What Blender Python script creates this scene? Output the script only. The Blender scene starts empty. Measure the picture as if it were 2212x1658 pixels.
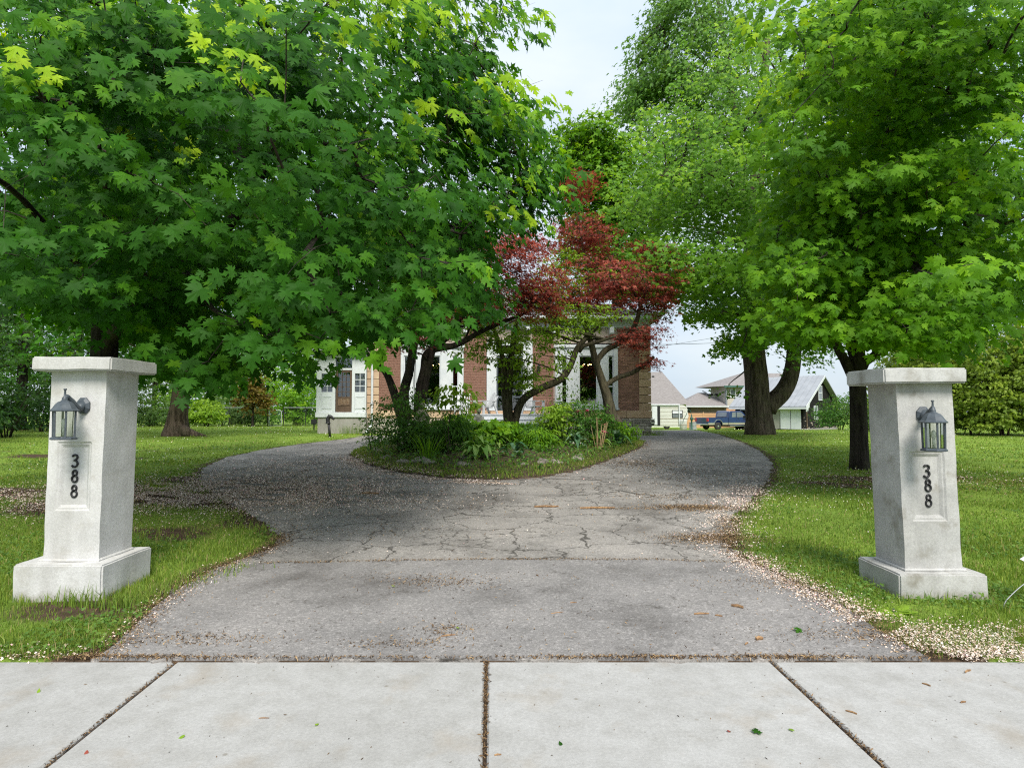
import bpy, bmesh, math, random
import numpy as np
from mathutils import Vector, Matrix, noise as mnoise

rng = np.random.default_rng(7)
random.seed(7)
C = bpy.context.scene.collection
SC = bpy.context.scene
PI = math.pi

# ------------------------------------------------------------------ camera, world, sun, exposure
EYE = 1.5
FPX, CX, CY = 1300.0, 1105.5, 829.0          # focal length and centre in picture units (2211 x 1658)
PITCH = math.radians(2.6)
cd = bpy.data.cameras.new('camera'); cam = bpy.data.objects.new('camera', cd); C.objects.link(cam)
cam.location = (0, 0, EYE); cam.rotation_euler = (PI/2 + PITCH, 0, 0)
cd.sensor_width = 36; cd.lens = 36*FPX/2211; cd.clip_end = 3000; cd.clip_start = .05
SC.camera = cam

SUN_EL, SUN_AZ = math.radians(50), math.radians(166)     # high, behind and to the right of the camera
w = bpy.data.worlds.new('World'); SC.world = w; w.use_nodes = True
nt = w.node_tree; N = nt.nodes; L = nt.links
bg = N['Background']; bg.inputs['Strength'].default_value = .112
sky = N.new('ShaderNodeTexSky'); sky.sky_type = 'NISHITA'; sky.sun_disc = False
sky.sun_elevation = SUN_EL; sky.sun_rotation = SUN_AZ
tc = N.new('ShaderNodeTexCoord')
mp = N.new('ShaderNodeMapping'); mp.inputs['Scale'].default_value = (1, 1, 2.6)
cn = N.new('ShaderNodeTexNoise'); cn.inputs['Scale'].default_value = 2.2; cn.inputs['Detail'].default_value = 5; cn.inputs['Roughness'].default_value = .5
L.new(tc.outputs['Generated'], mp.inputs[0]); L.new(mp.outputs[0], cn.inputs['Vector'])
cr = N.new('ShaderNodeValToRGB')
cr.color_ramp.elements[0].position = .32; cr.color_ramp.elements[0].color = (.58, .72, .90, 1)
cr.color_ramp.elements[1].position = .62; cr.color_ramp.elements[1].color = (.82, .89, .95, 1)
L.new(cn.outputs['Fac'], cr.inputs[0])
sx = N.new('ShaderNodeSeparateXYZ'); L.new(tc.outputs['Generated'], sx.inputs[0])
g = N.new('ShaderNodeMapRange'); g.inputs['From Min'].default_value = 0; g.inputs['From Max'].default_value = 1
g.inputs['To Min'].default_value = 4.7; g.inputs['To Max'].default_value = 7.6
L.new(sx.outputs['Z'], g.inputs['Value'])
vm = N.new('ShaderNodeVectorMath'); vm.operation = 'SCALE'; L.new(cr.outputs[0], vm.inputs[0]); L.new(g.outputs[0], vm.inputs['Scale'])
mx = N.new('ShaderNodeMix'); mx.data_type = 'RGBA'; mx.inputs[0].default_value = .86
L.new(sky.outputs[0], mx.inputs[6]); L.new(vm.outputs[0], mx.inputs[7]); L.new(mx.outputs[2], bg.inputs['Color'])

sd = bpy.data.lights.new('sun', 'SUN'); so = bpy.data.objects.new('sun', sd); C.objects.link(so)
sd.energy = 2.9; sd.angle = math.radians(22); sd.color = (1, .95, .86)
sdir = Vector((math.sin(SUN_AZ)*math.cos(SUN_EL), math.cos(SUN_AZ)*math.cos(SUN_EL), math.sin(SUN_EL)))
so.rotation_euler = sdir.to_track_quat('Z', 'Y').to_euler()
SC.view_settings.view_transform = 'Standard'; SC.view_settings.look = 'None'
SC.view_settings.gamma = 1; SC.view_settings.use_curve_mapping = False
SC.view_settings.exposure = .84
SC.cycles.max_bounces = 8; SC.cycles.diffuse_bounces = 4; SC.cycles.transmission_bounces = 6; SC.cycles.transparent_max_bounces = 12
SC.cycles.use_denoising = False
SC.cycles.filter_width = 1.15; SC.cycles.sample_clamp_indirect = 6

# ------------------------------------------------------------------ terrain height and picture geometry
_L = ([-50, 0, 3.55, 10, 28, 36, 48, 60, 150, 900], [0, 0, .041, .14, .50, .50, .30, .10, -1.0, -6])
_R = ([-50, 0, 3.55, 10, 28, 36, 40, 52, 60, 150, 900], [0, 0, .041, .14, .42, .36, .25, -.12, -.35, -1.5, -8])
def gzs(x, y):
    t = np.clip((np.asarray(x, float)+2)/8, 0, 1); t = t*t*(3-2*t)
    return np.interp(y, *_L)*(1-t) + np.interp(y, *_R)*t
def gz(x, y): return float(gzs(x, y))
ct, st = math.cos(PITCH), math.sin(PITCH)
def ray(px, py):
    a, b = (px-CX)/FPX, (CY-py)/FPX
    return Vector((a, ct - b*st, st + b*ct))
def at(px, py, Y):
    r = ray(px, py); k = Y/r.y
    return Vector((r.x*k, Y, EYE + r.z*k))
def gnd(px, py):
    r = ray(px, py); lo, y = .5, .5
    while y < 300:
        p = at(px, py, y)
        if p.z < gz(p.x, y): break
        lo = y; y *= 1.02
    hi = y
    for _ in range(30):
        m = (lo+hi)/2; p = at(px, py, m)
        if p.z < gz(p.x, m): hi = m
        else: lo = m
    p = at(px, py, hi); return Vector((p.x, p.y, gz(p.x, p.y)))
def proj(P):
    P = np.asarray(P, float); d = P - np.array([0, 0, EYE])
    f = d[:, 1]*ct + d[:, 2]*st; u = -d[:, 1]*st + d[:, 2]*ct
    f2 = np.where(f > .05, f, np.nan)
    return CX + FPX*d[:, 0]/f2, CY - FPX*u/f2, f
def inpoly(x, y, poly):
    x = np.asarray(x, float); y = np.asarray(y, float); r = np.zeros(x.shape, bool); n = len(poly)
    for i in range(n):
        x0, y0 = poly[i][0], poly[i][1]; x1, y1 = poly[(i+1) % n][0], poly[(i+1) % n][1]
        if y0 == y1: continue
        c = ((y0 > y) != (y1 > y)) & (x < (x1-x0)*(y-y0)/(y1-y0) + x0); r ^= c
    return r

# ------------------------------------------------------------------ materials
def newmat(name):
    m = bpy.data.materials.new(name); m.use_nodes = True
    return m, m.node_tree.nodes, m.node_tree.links, m.node_tree.nodes['Principled BSDF']
def ramp(N, stops):
    r = N.new('ShaderNodeValToRGB'); e = r.color_ramp.elements
    while len(e) < len(stops): e.new(.5)
    for i, (p, c) in enumerate(stops): e[i].position = p; e[i].color = (*c, 1)
    return r
def noise(N, L, scale, detail=6, rough=.6, coord='Object', stretch=None, tcn=None):
    t = tcn or N.new('ShaderNodeTexCoord'); n = N.new('ShaderNodeTexNoise')
    n.inputs['Scale'].default_value = scale; n.inputs['Detail'].default_value = detail; n.inputs['Roughness'].default_value = rough
    if stretch:
        m = N.new('ShaderNodeMapping'); m.inputs['Scale'].default_value = stretch; L.new(t.outputs[coord], m.inputs[0]); L.new(m.outputs[0], n.inputs['Vector'])
    else: L.new(t.outputs[coord], n.inputs['Vector'])
    return n
def bump(N, L, P, src, strength, dist=.01):
    b = N.new('ShaderNodeBump'); b.inputs['Strength'].default_value = strength; b.inputs['Distance'].default_value = dist
    L.new(src, b.inputs['Height']); L.new(b.outputs[0], P.inputs['Normal']); return b
def mixc(N, L, f, a, b, mode='MIX'):
    m = N.new('ShaderNodeMix'); m.data_type = 'RGBA'; m.blend_type = mode
    for i, v in ((0, f), (6, a), (7, b)):
        if isinstance(v, (int, float)): m.inputs[i].default_value = v
        elif isinstance(v, tuple): m.inputs[i].default_value = (*v, 1)
        else: L.new(v, m.inputs[i])
    return m.outputs[2]
def pm(name, c1, c2, scale=6, rough=.8, bs=None, bstr=.25, bdist=.01, spec=.3, metal=0, stretch=None, lo=.35, hi=.65, coord='Object', objrand=0, coat=0):
    m, N, L, P = newmat(name)
    n = noise(N, L, scale, coord=coord, stretch=stretch); r = ramp(N, [(lo, c1), (hi, c2)]); L.new(n.outputs['Fac'], r.inputs[0])
    col = r.outputs[0]
    if objrand:
        oi = N.new('ShaderNodeObjectInfo'); mr = N.new('ShaderNodeMapRange'); mr.inputs['To Min'].default_value = 1-objrand; mr.inputs['To Max'].default_value = 1+objrand
        L.new(oi.outputs['Random'], mr.inputs['Value'])
        vm = N.new('ShaderNodeVectorMath'); vm.operation = 'SCALE'; L.new(col, vm.inputs[0]); L.new(mr.outputs[0], vm.inputs['Scale']); col = vm.outputs[0]
    L.new(col, P.inputs['Base Color'])
    P.inputs['Roughness'].default_value = rough; P.inputs['Specular IOR Level'].default_value = spec; P.inputs['Metallic'].default_value = metal
    P.inputs['Coat Weight'].default_value = coat
    if bstr:
        n2 = noise(N, L, bs or scale*3, detail=8, coord=coord, stretch=stretch); bump(N, L, P, n2.outputs['Fac'], bstr, bdist)
    return m
def leafmat(name, stops, tl=(1.6, 1.5, .5), trans=.42, rough=.5, spec=.22):
    """leaf colour runs along the stops with the per-leaf attribute; part of the light passes through"""
    m, N, L, P = newmat(name)
    a = N.new('ShaderNodeAttribute'); a.attribute_name = 'rnd'
    r = ramp(N, stops); L.new(a.outputs['Fac'], r.inputs[0])
    n = noise(N, L, 26, detail=3); col = mixc(N, L, 1.0, r.outputs[0], ramp_out(N, L, n.outputs['Fac'], [(.3, (.8, .8, .8)), (.7, (1.15, 1.15, 1.15))]), 'MULTIPLY')
    L.new(col, P.inputs['Base Color']); P.inputs['Roughness'].default_value = rough; P.inputs['Specular IOR Level'].default_value = spec
    t = N.new('ShaderNodeBsdfTranslucent'); tcx = mixc(N, L, 1.0, col, tl, 'MULTIPLY'); L.new(tcx, t.inputs['Color'])
    ms = N.new('ShaderNodeMixShader'); ms.inputs[0].default_value = trans
    L.new(P.outputs[0], ms.inputs[1]); L.new(t.outputs[0], ms.inputs[2])
    L.new(ms.outputs[0], N['Material Output'].inputs['Surface']); return m
def ramp_out(N, L, src, stops):
    r = ramp(N, stops); L.new(src, r.inputs[0]); return r.outputs[0]
def rndmat(name, stops, rough=.8, spec=.25):
    m, N, L, P = newmat(name); a = N.new('ShaderNodeAttribute'); a.attribute_name = 'rnd'
    r = ramp(N, stops); L.new(a.outputs['Fac'], r.inputs[0]); L.new(r.outputs[0], P.inputs['Base Color'])
    P.inputs['Roughness'].default_value = rough; P.inputs['Specular IOR Level'].default_value = spec; return m
def barkmat(name, c1, c2, s=9):
    m, N, L, P = newmat(name)
    n = noise(N, L, s, detail=8, rough=.65, stretch=(1, 1, .16)); n2 = noise(N, L, 2.2, detail=4)
    c = ramp_out(N, L, n.outputs['Fac'], [(.38, c1), (.62, c2)])
    c = mixc(N, L, ramp_out(N, L, n2.outputs['Fac'], [(.5, (0, 0, 0)), (.75, (.5, .5, .5))]), c, (.085, .09, .05))
    L.new(c, P.inputs['Base Color']); P.inputs['Roughness'].default_value = .9; P.inputs['Specular IOR Level'].default_value = .15
    bump(N, L, P, n.outputs['Fac'], 1, .06); return m
def asphalt(name, base, dirt, cracks):
    m, N, L, P = newmat(name); t = N.new('ShaderNodeTexCoord')
    big = noise(N, L, .9, 7, .65, tcn=t); mid = noise(N, L, 7, 6, .65, tcn=t)
    v = N.new('ShaderNodeTexVoronoi'); v.inputs['Scale'].default_value = 60; L.new(t.outputs['Object'], v.inputs['Vector'])
    sp = N.new('ShaderNodeSeparateColor'); L.new(v.outputs['Color'], sp.inputs[0])
    ag = ramp_out(N, L, sp.outputs[0], [(0, tuple(.72*c for c in base)), (.55, base), (.84, tuple(1.1*c for c in base)), (.97, tuple(1.6*c for c in base))])
    v2 = N.new('ShaderNodeTexVoronoi'); v2.inputs['Scale'].default_value = 190; L.new(t.outputs['Object'], v2.inputs['Vector'])
    sp2 = N.new('ShaderNodeSeparateColor'); L.new(v2.outputs['Color'], sp2.inputs[0])
    ag = mixc(N, L, .5, ag, ramp_out(N, L, sp2.outputs[1], [(0, tuple(.6*c for c in base)), (.8, base), (1, tuple(1.7*c for c in base))]))
    c = mixc(N, L, 1.0, ag, ramp_out(N, L, big.outputs['Fac'], [(.32, (.55, .54, .53)), (.48, (.95, .95, .95)), (.66, (1.22, 1.21, 1.2))]), 'MULTIPLY')
    c = mixc(N, L, ramp_out(N, L, mid.outputs['Fac'], [(.60, (0, 0, 0)), (.72, (dirt, dirt, dirt))]), c, (.055, .048, .04))
    h = v.outputs['Distance']
    if cracks:
        wob = noise(N, L, 3.5, 5, .6, tcn=t)
        va = N.new('ShaderNodeVectorMath'); va.operation = 'MULTIPLY_ADD'; va.inputs[1].default_value = (.5, .5, 0); L.new(wob.outputs['Color'], va.inputs[0]); L.new(t.outputs['Object'], va.inputs[2])
        e = N.new('ShaderNodeTexVoronoi'); e.feature = 'DISTANCE_TO_EDGE'; e.inputs['Scale'].default_value = 4.2; L.new(va.outputs[0], e.inputs['Vector'])
        e2 = N.new('ShaderNodeTexVoronoi'); e2.feature = 'DISTANCE_TO_EDGE'; e2.inputs['Scale'].default_value = 1.05; L.new(va.outputs[0], e2.inputs['Vector'])
        fine = ramp_out(N, L, e.outputs['Distance'], [(.012, (.95, .95, .95)), (.05, (0, 0, 0))])
        wide = ramp_out(N, L, e2.outputs['Distance'], [(.005, (.8, .8, .8)), (.016, (0, 0, 0))])
        mk = noise(N, L, .55, 3, .5, tcn=t); mkr = ramp_out(N, L, mk.outputs['Fac'], [(.48, (0, 0, 0)), (.6, (1, 1, 1))])
        k = mixc(N, L, 1.0, mixc(N, L, 1.0, fine, mkr, 'MULTIPLY'), wide, 'LIGHTEN')
        c = mixc(N, L, k, c, (.028, .025, .02))
    L.new(c, P.inputs['Base Color']); P.inputs['Roughness'].default_value = .88; P.inputs['Specular IOR Level'].default_value = .25
    bump(N, L, P, h, .5, .004); return m
def concrete(name, c1, c2, stain, sc=1.2, amount=.5, speck=True, splash=False):
    m, N, L, P = newmat(name); t = N.new('ShaderNodeTexCoord')
    a = noise(N, L, sc, 8, .65, tcn=t); b = noise(N, L, 60, 6, .7, tcn=t); d = noise(N, L, sc*3.1, 6, .6, tcn=t)
    c = ramp_out(N, L, a.outputs['Fac'], [(.35, c1), (.62, c2)])
    c = mixc(N, L, 1.0, c, ramp_out(N, L, b.outputs['Fac'], [(.3, (.86, .86, .86)), (.7, (1.1, 1.1, 1.1))]), 'MULTIPLY')
    b2 = noise(N, L, 230, 3, .7, tcn=t); c = mixc(N, L, 1.0, c, ramp_out(N, L, b2.outputs['Fac'], [(.3, (.86, .86, .86)), (.7, (1.11, 1.11, 1.11))]), 'MULTIPLY')
    c = mixc(N, L, ramp_out(N, L, d.outputs['Fac'], [(.55, (0, 0, 0)), (.74, (amount, amount, amount))]), c, stain)
    sk = noise(N, L, 7, 5, .6, stretch=(1, 1, .12), tcn=t); c = mixc(N, L, 1.0, c, ramp_out(N, L, sk.outputs['Fac'], [(.32, (.90, .895, .88)), (.6, (1.04, 1.04, 1.04))]), 'MULTIPLY')
    oi = N.new('ShaderNodeObjectInfo'); c = mixc(N, L, 1.0, c, ramp_out(N, L, oi.outputs['Random'], [(0, (.95, .945, .93)), (1, (1.05, 1.05, 1.05))]), 'MULTIPLY')
    if speck:
        v = N.new('ShaderNodeTexVoronoi'); v.inputs['Scale'].default_value = 9; L.new(t.outputs['Object'], v.inputs['Vector'])
        s2 = N.new('ShaderNodeSeparateColor'); L.new(v.outputs['Color'], s2.inputs[0])
        k = mixc(N, L, 1.0, ramp_out(N, L, v.outputs['Distance'], [(.05, (1, 1, 1)), (.13, (0, 0, 0))]), ramp_out(N, L, s2.outputs[0], [(.86, (0, 0, 0)), (.9, (.6, .6, .6))]), 'MULTIPLY')
        c = mixc(N, L, k, c, (.16, .14, .11))
    if splash:
        sv = N.new('ShaderNodeSeparateXYZ'); L.new(t.outputs['Object'], sv.inputs[0]); sn = noise(N, L, 9, 5, .7, tcn=t)
        ma = N.new('ShaderNodeMath'); ma.operation = 'MULTIPLY_ADD'; ma.inputs[1].default_value = -4.5; L.new(sv.outputs['Z'], ma.inputs[0]); L.new(sn.outputs['Fac'], ma.inputs[2])
        c = mixc(N, L, ramp_out(N, L, ma.outputs[0], [(.12, (0, 0, 0)), (.5, (.55, .55, .55))]), c, (.17, .15, .11))
    L.new(c, P.inputs['Base Color']); P.inputs['Roughness'].default_value = .9; P.inputs['Specular IOR Level'].default_value = .2
    bump(N, L, P, b.outputs['Fac'], .35, .006); return m
def glassmat(name, tint, refl=.12):
    m, N, L, P = newmat(name); N.remove(P)
    t = N.new('ShaderNodeBsdfTransparent'); t.inputs[0].default_value = (*tint, 1)
    gl = N.new('ShaderNodeBsdfGlossy'); gl.inputs['Roughness'].default_value = .02
    f = N.new('ShaderNodeFresnel'); f.inputs[0].default_value = 1.5
    ad = N.new('ShaderNodeMath'); ad.operation = 'ADD'; ad.inputs[1].default_value = refl; L.new(f.outputs[0], ad.inputs[0])
    ms = N.new('ShaderNodeMixShader'); L.new(ad.outputs[0], ms.inputs[0]); L.new(t.outputs[0], ms.inputs[1]); L.new(gl.outputs[0], ms.inputs[2])
    L.new(ms.outputs[0], N['Material Output'].inputs['Surface']); return m
def emit(name, col, s):
    m, N, L, P = newmat(name); P.inputs['Emission Color'].default_value = (*col, 1); P.inputs['Emission Strength'].default_value = s
    P.inputs['Base Color'].default_value = (*col, 1); return m

M = {}
M['asphalt_new'] = asphalt('apron_asphalt', (.222, .211, .205), .75, False)
M['asphalt_old'] = asphalt('driveway_asphalt', (.262, .245, .228), .6, True)
M['sidewalk'] = concrete('sidewalk_concrete', (.31, .306, .297), (.36, .357, .35), (.25, .205, .15), .8, .5)
M['pillar_white'] = concrete('whitewashed_concrete', (.44, .435, .425), (.53, .53, .525), (.35, .335, .30), 1.9, .6, False, True)
M['pillar_grey'] = concrete('weathered_concrete', (.345, .345, .338), (.49, .49, .482), (.23, .215, .18), 1.9, .85, True, True)
M['found'] = concrete('foundation_concrete', (.27, .26, .235), (.33, .32, .30), (.2, .24, .2), 1.5, .5, False)
M['soil'] = pm('soil', (.045, .030, .02), (.10, .072, .048), 9, .95, 60, .8, .03)
M['dirt'] = pm('joint_dirt', (.035, .022, .014), (.10, .065, .04), 40, .95, 90, 1, .02)
M['metal_dark'] = pm('grey_painted_metal', (.04, .052, .064), (.07, .086, .102), 22, .5, 60, .1, .003, .5)
M['black'] = pm('black_paint', (.008, .008, .01), (.02, .02, .022), 30, .5, 60, .2, .003, .4)
M['glass_lamp'] = glassmat('lantern_glass', (.86, .88, .85), .06)
M['glass_house'] = glassmat('window_glass', (.62, .66, .66), .10)
M['bulb'] = pm('bulb_glass', (.8, .8, .78), (.85, .85, .82), 5, .2, None, 0)
M['white'] = pm('white_trim_paint', (.52, .55, .58), (.60, .62, .64), 3, .55, 14, .08, .004)
M['white_old'] = pm('peeling_white_paint', (.36, .38, .39), (.58, .61, .63), 7, .75, 24, .4, .006, lo=.28, hi=.42)
M['brick'] = pm('red_brick', (.22, .112, .082), (.34, .19, .145), 14, .9, 60, .4, .004, .15, objrand=.28)
M['mortar'] = pm('mortar', (.36, .29, .25), (.46, .39, .34), 20, .95, 80, .4, .004)
M['quoin'] = pm('tan_painted_stone', (.40, .265, .165), (.50, .35, .235), 5, .85, 40, .35, .006, objrand=.1)
M['quoin_buff'] = pm('buff_stone', (.42, .29, .19), (.52, .39, .27), 5, .85, 40, .35, .006, objrand=.1)  # slightly paler, greyer buff stone for the left part of the front
M['rubble'] = pm('grey_rubble_stone', (.22, .20, .17), (.44, .40, .34), 7, .95, 25, .6, .02, objrand=.25)
M['slate'] = pm('grey_slate', (.10, .10, .11), (.20, .19, .19), 3, .8, 30, .4, .01, stretch=(1, 1, 6), objrand=.2)
M['interior'] = pm('dark_room_plaster', (.035, .028, .022), (.06, .05, .04), 2, .9, None, 0)
M['curtain'] = pm('curtain', (.34, .36, .33), (.5, .52, .48), 3, .9, 9, .3, .02, stretch=(6, 1, .2))
M['oldwood'] = pm('weathered_dark_wood', (.045, .028, .018), (.15, .10, .07), 8, .85, 20, .5, .006, stretch=(.6, 1, 6))
M['rust'] = pm('rusty_screen', (.12, .06, .03), (.26, .20, .14), 26, .9, 60, .5, .004)
M['plastic'] = pm('white_plastic', (.62, .64, .66), (.68, .70, .72), 3, .5, None, 0)
M['plastic_grey'] = pm('grey_plastic', (.40, .41, .43), (.47, .48, .5), 3, .5, None, 0)
M['bark_grey'] = barkmat('maple_bark', (.035, .027, .02), (.125, .10, .078))
M['bark_dark'] = barkmat('dark_maple_bark', (.012, .010, .009), (.045, .037, .03), 14)
M['bark_brown'] = barkmat('ridged_brown_bark', (.05, .035, .025), (.17, .125, .095))
M['bark_moss'] = barkmat('mossy_bark', (.03, .026, .018), (.11, .095, .06), 16)
M['twig'] = pm('twig_bark', (.028, .022, .017), (.06, .047, .036), 20, .9, None, 0)
M['stalk'] = pm('dry_stalk', (.36, .24, .13), (.5, .36, .2), 20, .9, None, 0)
M['stem'] = pm('green_stem', (.06, .11, .03), (.10, .16, .04), 12, .8, None, 0)
M['statue'] = pm('mossy_cast_stone', (.13, .12, .09), (.34, .32, .27), 9, .95, 40, .5, .01)
M['statue_dark'] = pm('dark_cast_stone', (.06, .075, .065), (.24, .24, .21), 9, .95, 40, .5, .01)
M['rock'] = pm('field_stone', (.13, .115, .095), (.30, .27, .23), 6, .95, 22, .6, .02, objrand=.25)
M['wood_chip'] = pm('broken_bark', (.13, .07, .035), (.36, .22, .11), 30, .9, 60, .5, .006)
M['clay'] = pm('terracotta', (.30, .13, .07), (.38, .18, .1), 8, .85, None, 0)
M['blue_paint'] = pm('blue_car_paint', (.006, .022, .10), (.009, .03, .125), 2, .3, None, 0, spec=.5, coat=.8)
M['beige_paint'] = pm('two_tone_beige_paint', (.30, .27, .20), (.36, .33, .25), 2, .4, None, 0, spec=.5, coat=.5)
M['chrome'] = pm('chrome', (.55, .55, .56), (.62, .62, .63), 6, .22, None, 0, metal=1)
M['rubber'] = pm('rubber', (.02, .02, .02), (.045, .042, .04), 12, .85, None, 0)
M['auto_glass'] = pm('auto_glass', (.13, .15, .17), (.18, .2, .22), 2, .06, None, 0, spec=.8)
M['red_lens'] = pm('red_lens', (.45, .012, .015), (.55, .03, .03), 6, .2, None, 0, spec=.6)
M['cream'] = pm('cream_aluminium', (.55, .55, .50), (.62, .62, .57), 2, .55, None, 0)
M['tan_stripe'] = pm('tan_stripe', (.30, .25, .19), (.34, .29, .22), 3, .6, None, 0)
M['shingle'] = pm('brown_grey_shingles', (.17, .155, .15), (.27, .25, .245), 3.5, .95, 20, .5, .02, stretch=(1, 1, 7))
M['shingle_far'] = pm('blue_grey_shingles', (.25, .28, .33), (.33, .36, .41), 3, .95, None, 0)
M['siding'] = pm('beige_siding', (.42, .38, .34), (.48, .44, .39), 1, .7, None, 0)
M['house_brick'] = None
M['metal_roof'] = pm('galvanised_roof', (.25, .265, .29), (.31, .325, .35), 1.5, .5, None, 0, spec=.5)
M['cedar'] = pm('new_cedar_board', (.46, .25, .13), (.58, .36, .2), 4, .8, 14, .3, .006, stretch=(.3, 1, 5), objrand=.15)
M['pump_green'] = pm('green_pump_paint', (.03, .09, .075), (.06, .14, .11), 9, .6, None, 0)
M['wire'] = pm('galvanised_wire', (.30, .32, .33), (.42, .44, .45), 9, .5, None, 0, metal=.3)
M['cable'] = pm('cable', (.25, .28, .3), (.32, .35, .37), 5, .7, None, 0)
M['sign'] = pm('white_sign_board', (.78, .78, .78), (.82, .82, .82), 3, .5, None, 0)
M['lit'] = emit('lit_bulb', (1, .62, .25), 14)
M['peach'] = pm('peach_lamp_shade', (.55, .33, .16), (.62, .4, .22), 5, .7, None, 0)
def brickface(name, c1, c2, mort, patch=None, sc=1.0):
    m, N, L, P = newmat(name); t = N.new('ShaderNodeTexCoord')
    b = N.new('ShaderNodeTexBrick'); b.inputs['Scale'].default_value = sc; b.inputs['Brick Width'].default_value = .23; b.inputs['Row Height'].default_value = .08; b.inputs['Mortar Size'].default_value = .008
    b.inputs['Color1'].default_value = (*c1, 1); b.inputs['Color2'].default_value = (*c2, 1); b.inputs['Mortar'].default_value = (*mort, 1)
    L.new(t.outputs['UV'], b.inputs['Vector']); c = b.outputs['Color']
    if patch:
        mp = N.new('ShaderNodeMapping'); mp.inputs['Scale'].default_value = (1.1, 4.5, 1); L.new(t.outputs['UV'], mp.inputs[0])
        n = N.new('ShaderNodeTexNoise'); n.inputs['Scale'].default_value = 1.4; n.inputs['Detail'].default_value = 5; L.new(mp.outputs[0], n.inputs['Vector'])
        sv = N.new('ShaderNodeSeparateXYZ'); L.new(t.outputs['UV'], sv.inputs[0])
        mr = N.new('ShaderNodeMapRange'); mr.inputs['From Min'].default_value = 2.6; mr.inputs['From Max'].default_value = .2; mr.inputs['To Min'].default_value = -.10; mr.inputs['To Max'].default_value = .05; L.new(sv.outputs['Y'], mr.inputs['Value'])
        ad = N.new('ShaderNodeMath'); ad.operation = 'ADD'; L.new(n.outputs['Fac'], ad.inputs[0]); L.new(mr.outputs[0], ad.inputs[1])
        c = mixc(N, L, ramp_out(N, L, ad.outputs[0], [(.62, (0, 0, 0)), (.64, (1, 1, 1))]), c, patch)
    L.new(c, P.inputs['Base Color']); P.inputs['Roughness'].default_value = .9; P.inputs['Specular IOR Level'].default_value = .15
    bump(N, L, P, b.outputs['Fac'], -.4, .006); return m
M['house_brick'] = brickface('brown_brick', (.13, .085, .075), (.19, .13, .115), (.27, .24, .22))
M['black_brick'] = brickface('black_painted_brick', (.012, .011, .011), (.022, .02, .02), (.008, .008, .008), (.42, .36, .29))
# foliage
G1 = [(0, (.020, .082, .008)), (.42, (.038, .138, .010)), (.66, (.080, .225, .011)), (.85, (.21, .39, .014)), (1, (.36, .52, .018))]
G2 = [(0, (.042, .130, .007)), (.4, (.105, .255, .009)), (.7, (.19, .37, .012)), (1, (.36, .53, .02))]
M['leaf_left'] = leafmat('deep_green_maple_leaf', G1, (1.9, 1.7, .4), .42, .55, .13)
M['leaf_right'] = leafmat('bright_green_maple_leaf', G2, (1.8, 1.6, .35), .46, .55, .13)
M['leaf_old'] = leafmat('old_maple_leaf', [(0, (.055, .16, .010)), (.5, (.13, .29, .013)), (1, (.29, .46, .022))], (1.7, 1.5, .4), .42)
M['leaf_far'] = leafmat('fine_tree_leaf', [(0, (.075, .18, .035)), (.5, (.14, .28, .05)), (1, (.24, .38, .075))], (1.5, 1.4, .5), .4)
M['leaf_red'] = leafmat('red_maple_leaf', [(0, (.15, .032, .028)), (.4, (.28, .068, .05)), (.75, (.44, .115, .07)), (1, (.58, .21, .08))], (1.5, 1.0, .85), .4)
M['leaf_lime'] = leafmat('lime_leaf', [(0, (.13, .25, .025)), (.5, (.22, .37, .03)), (1, (.34, .48, .05))], (1.5, 1.4, .5), .45)
M['leaf_bush'] = leafmat('bush_leaf', [(0, (.03, .10, .016)), (.5, (.075, .19, .026)), (1, (.16, .30, .04))], (1.6, 1.4, .5), .38)
M['leaf_shaded'] = leafmat('shaded_thicket_leaf', [(0, (.012, .045, .008)), (.5, (.03, .085, .013)), (1, (.07, .15, .02))], (1.6, 1.4, .5), .3)  # bush green darkened; the canopy's shade is painted into the leaf colour
M['leaf_pale'] = leafmat('pale_shrub_leaf', [(0, (.06, .13, .03)), (.5, (.11, .20, .05)), (1, (.2, .29, .07))], (1.5, 1.4, .5), .4)
M['leaf_cedar'] = leafmat('cedar_spray', [(0, (.08, .14, .016)), (.5, (.20, .29, .03)), (1, (.34, .42, .055))], (1.3, 1.2, .5), .3)
M['leaf_hosta'] = leafmat('hosta_leaf', [(0, (.07, .2, .03)), (.5, (.17, .34, .07)), (1, (.36, .48, .15))], (1.4, 1.3, .5), .35)
M['leaf_blue'] = leafmat('blue_hosta_leaf', [(0, (.035, .11, .05)), (.5, (.07, .17, .08)), (1, (.2, .31, .2))], (1.4, 1.3, .7), .3)
M['leaf_bronze'] = leafmat('bronze_leaf', [(0, (.08, .055, .012)), (.5, (.16, .12, .02)), (1, (.22, .2, .035))], (1.5, 1.2, .4), .4)
M['grass'] = leafmat('grass_blade', [(0, (.085, .155, .026)), (.45, (.165, .265, .040)), (.8, (.27, .345, .06)), (.93, (.36, .43, .07)), (.97, (.38, .33, .14)), (1, (.42, .34, .17))], (1.4, 1.3, .5), .35, .5)
M['clover'] = leafmat('clover_leaf', [(0, (.06, .14, .022)), (.6, (.11, .21, .035)), (1, (.17, .27, .055))], (1.4, 1.3, .5), .35)
M['petal'] = rndmat('fallen_petals', [(0, (.26, .17, .10)), (.25, (.48, .36, .26)), (.55, (.68, .56, .47)), (.88, (.80, .71, .66)), (1, (.72, .40, .40))])
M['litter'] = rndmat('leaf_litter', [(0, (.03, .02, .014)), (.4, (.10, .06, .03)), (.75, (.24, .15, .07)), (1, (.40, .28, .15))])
M['pink'] = rndmat('pink_petals', [(0, (.50, .06, .14)), (1, (.72, .22, .32))])
M['flower_white'] = rndmat('white_petals', [(0, (.65, .62, .5)), (1, (.8, .8, .72))])
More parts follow.
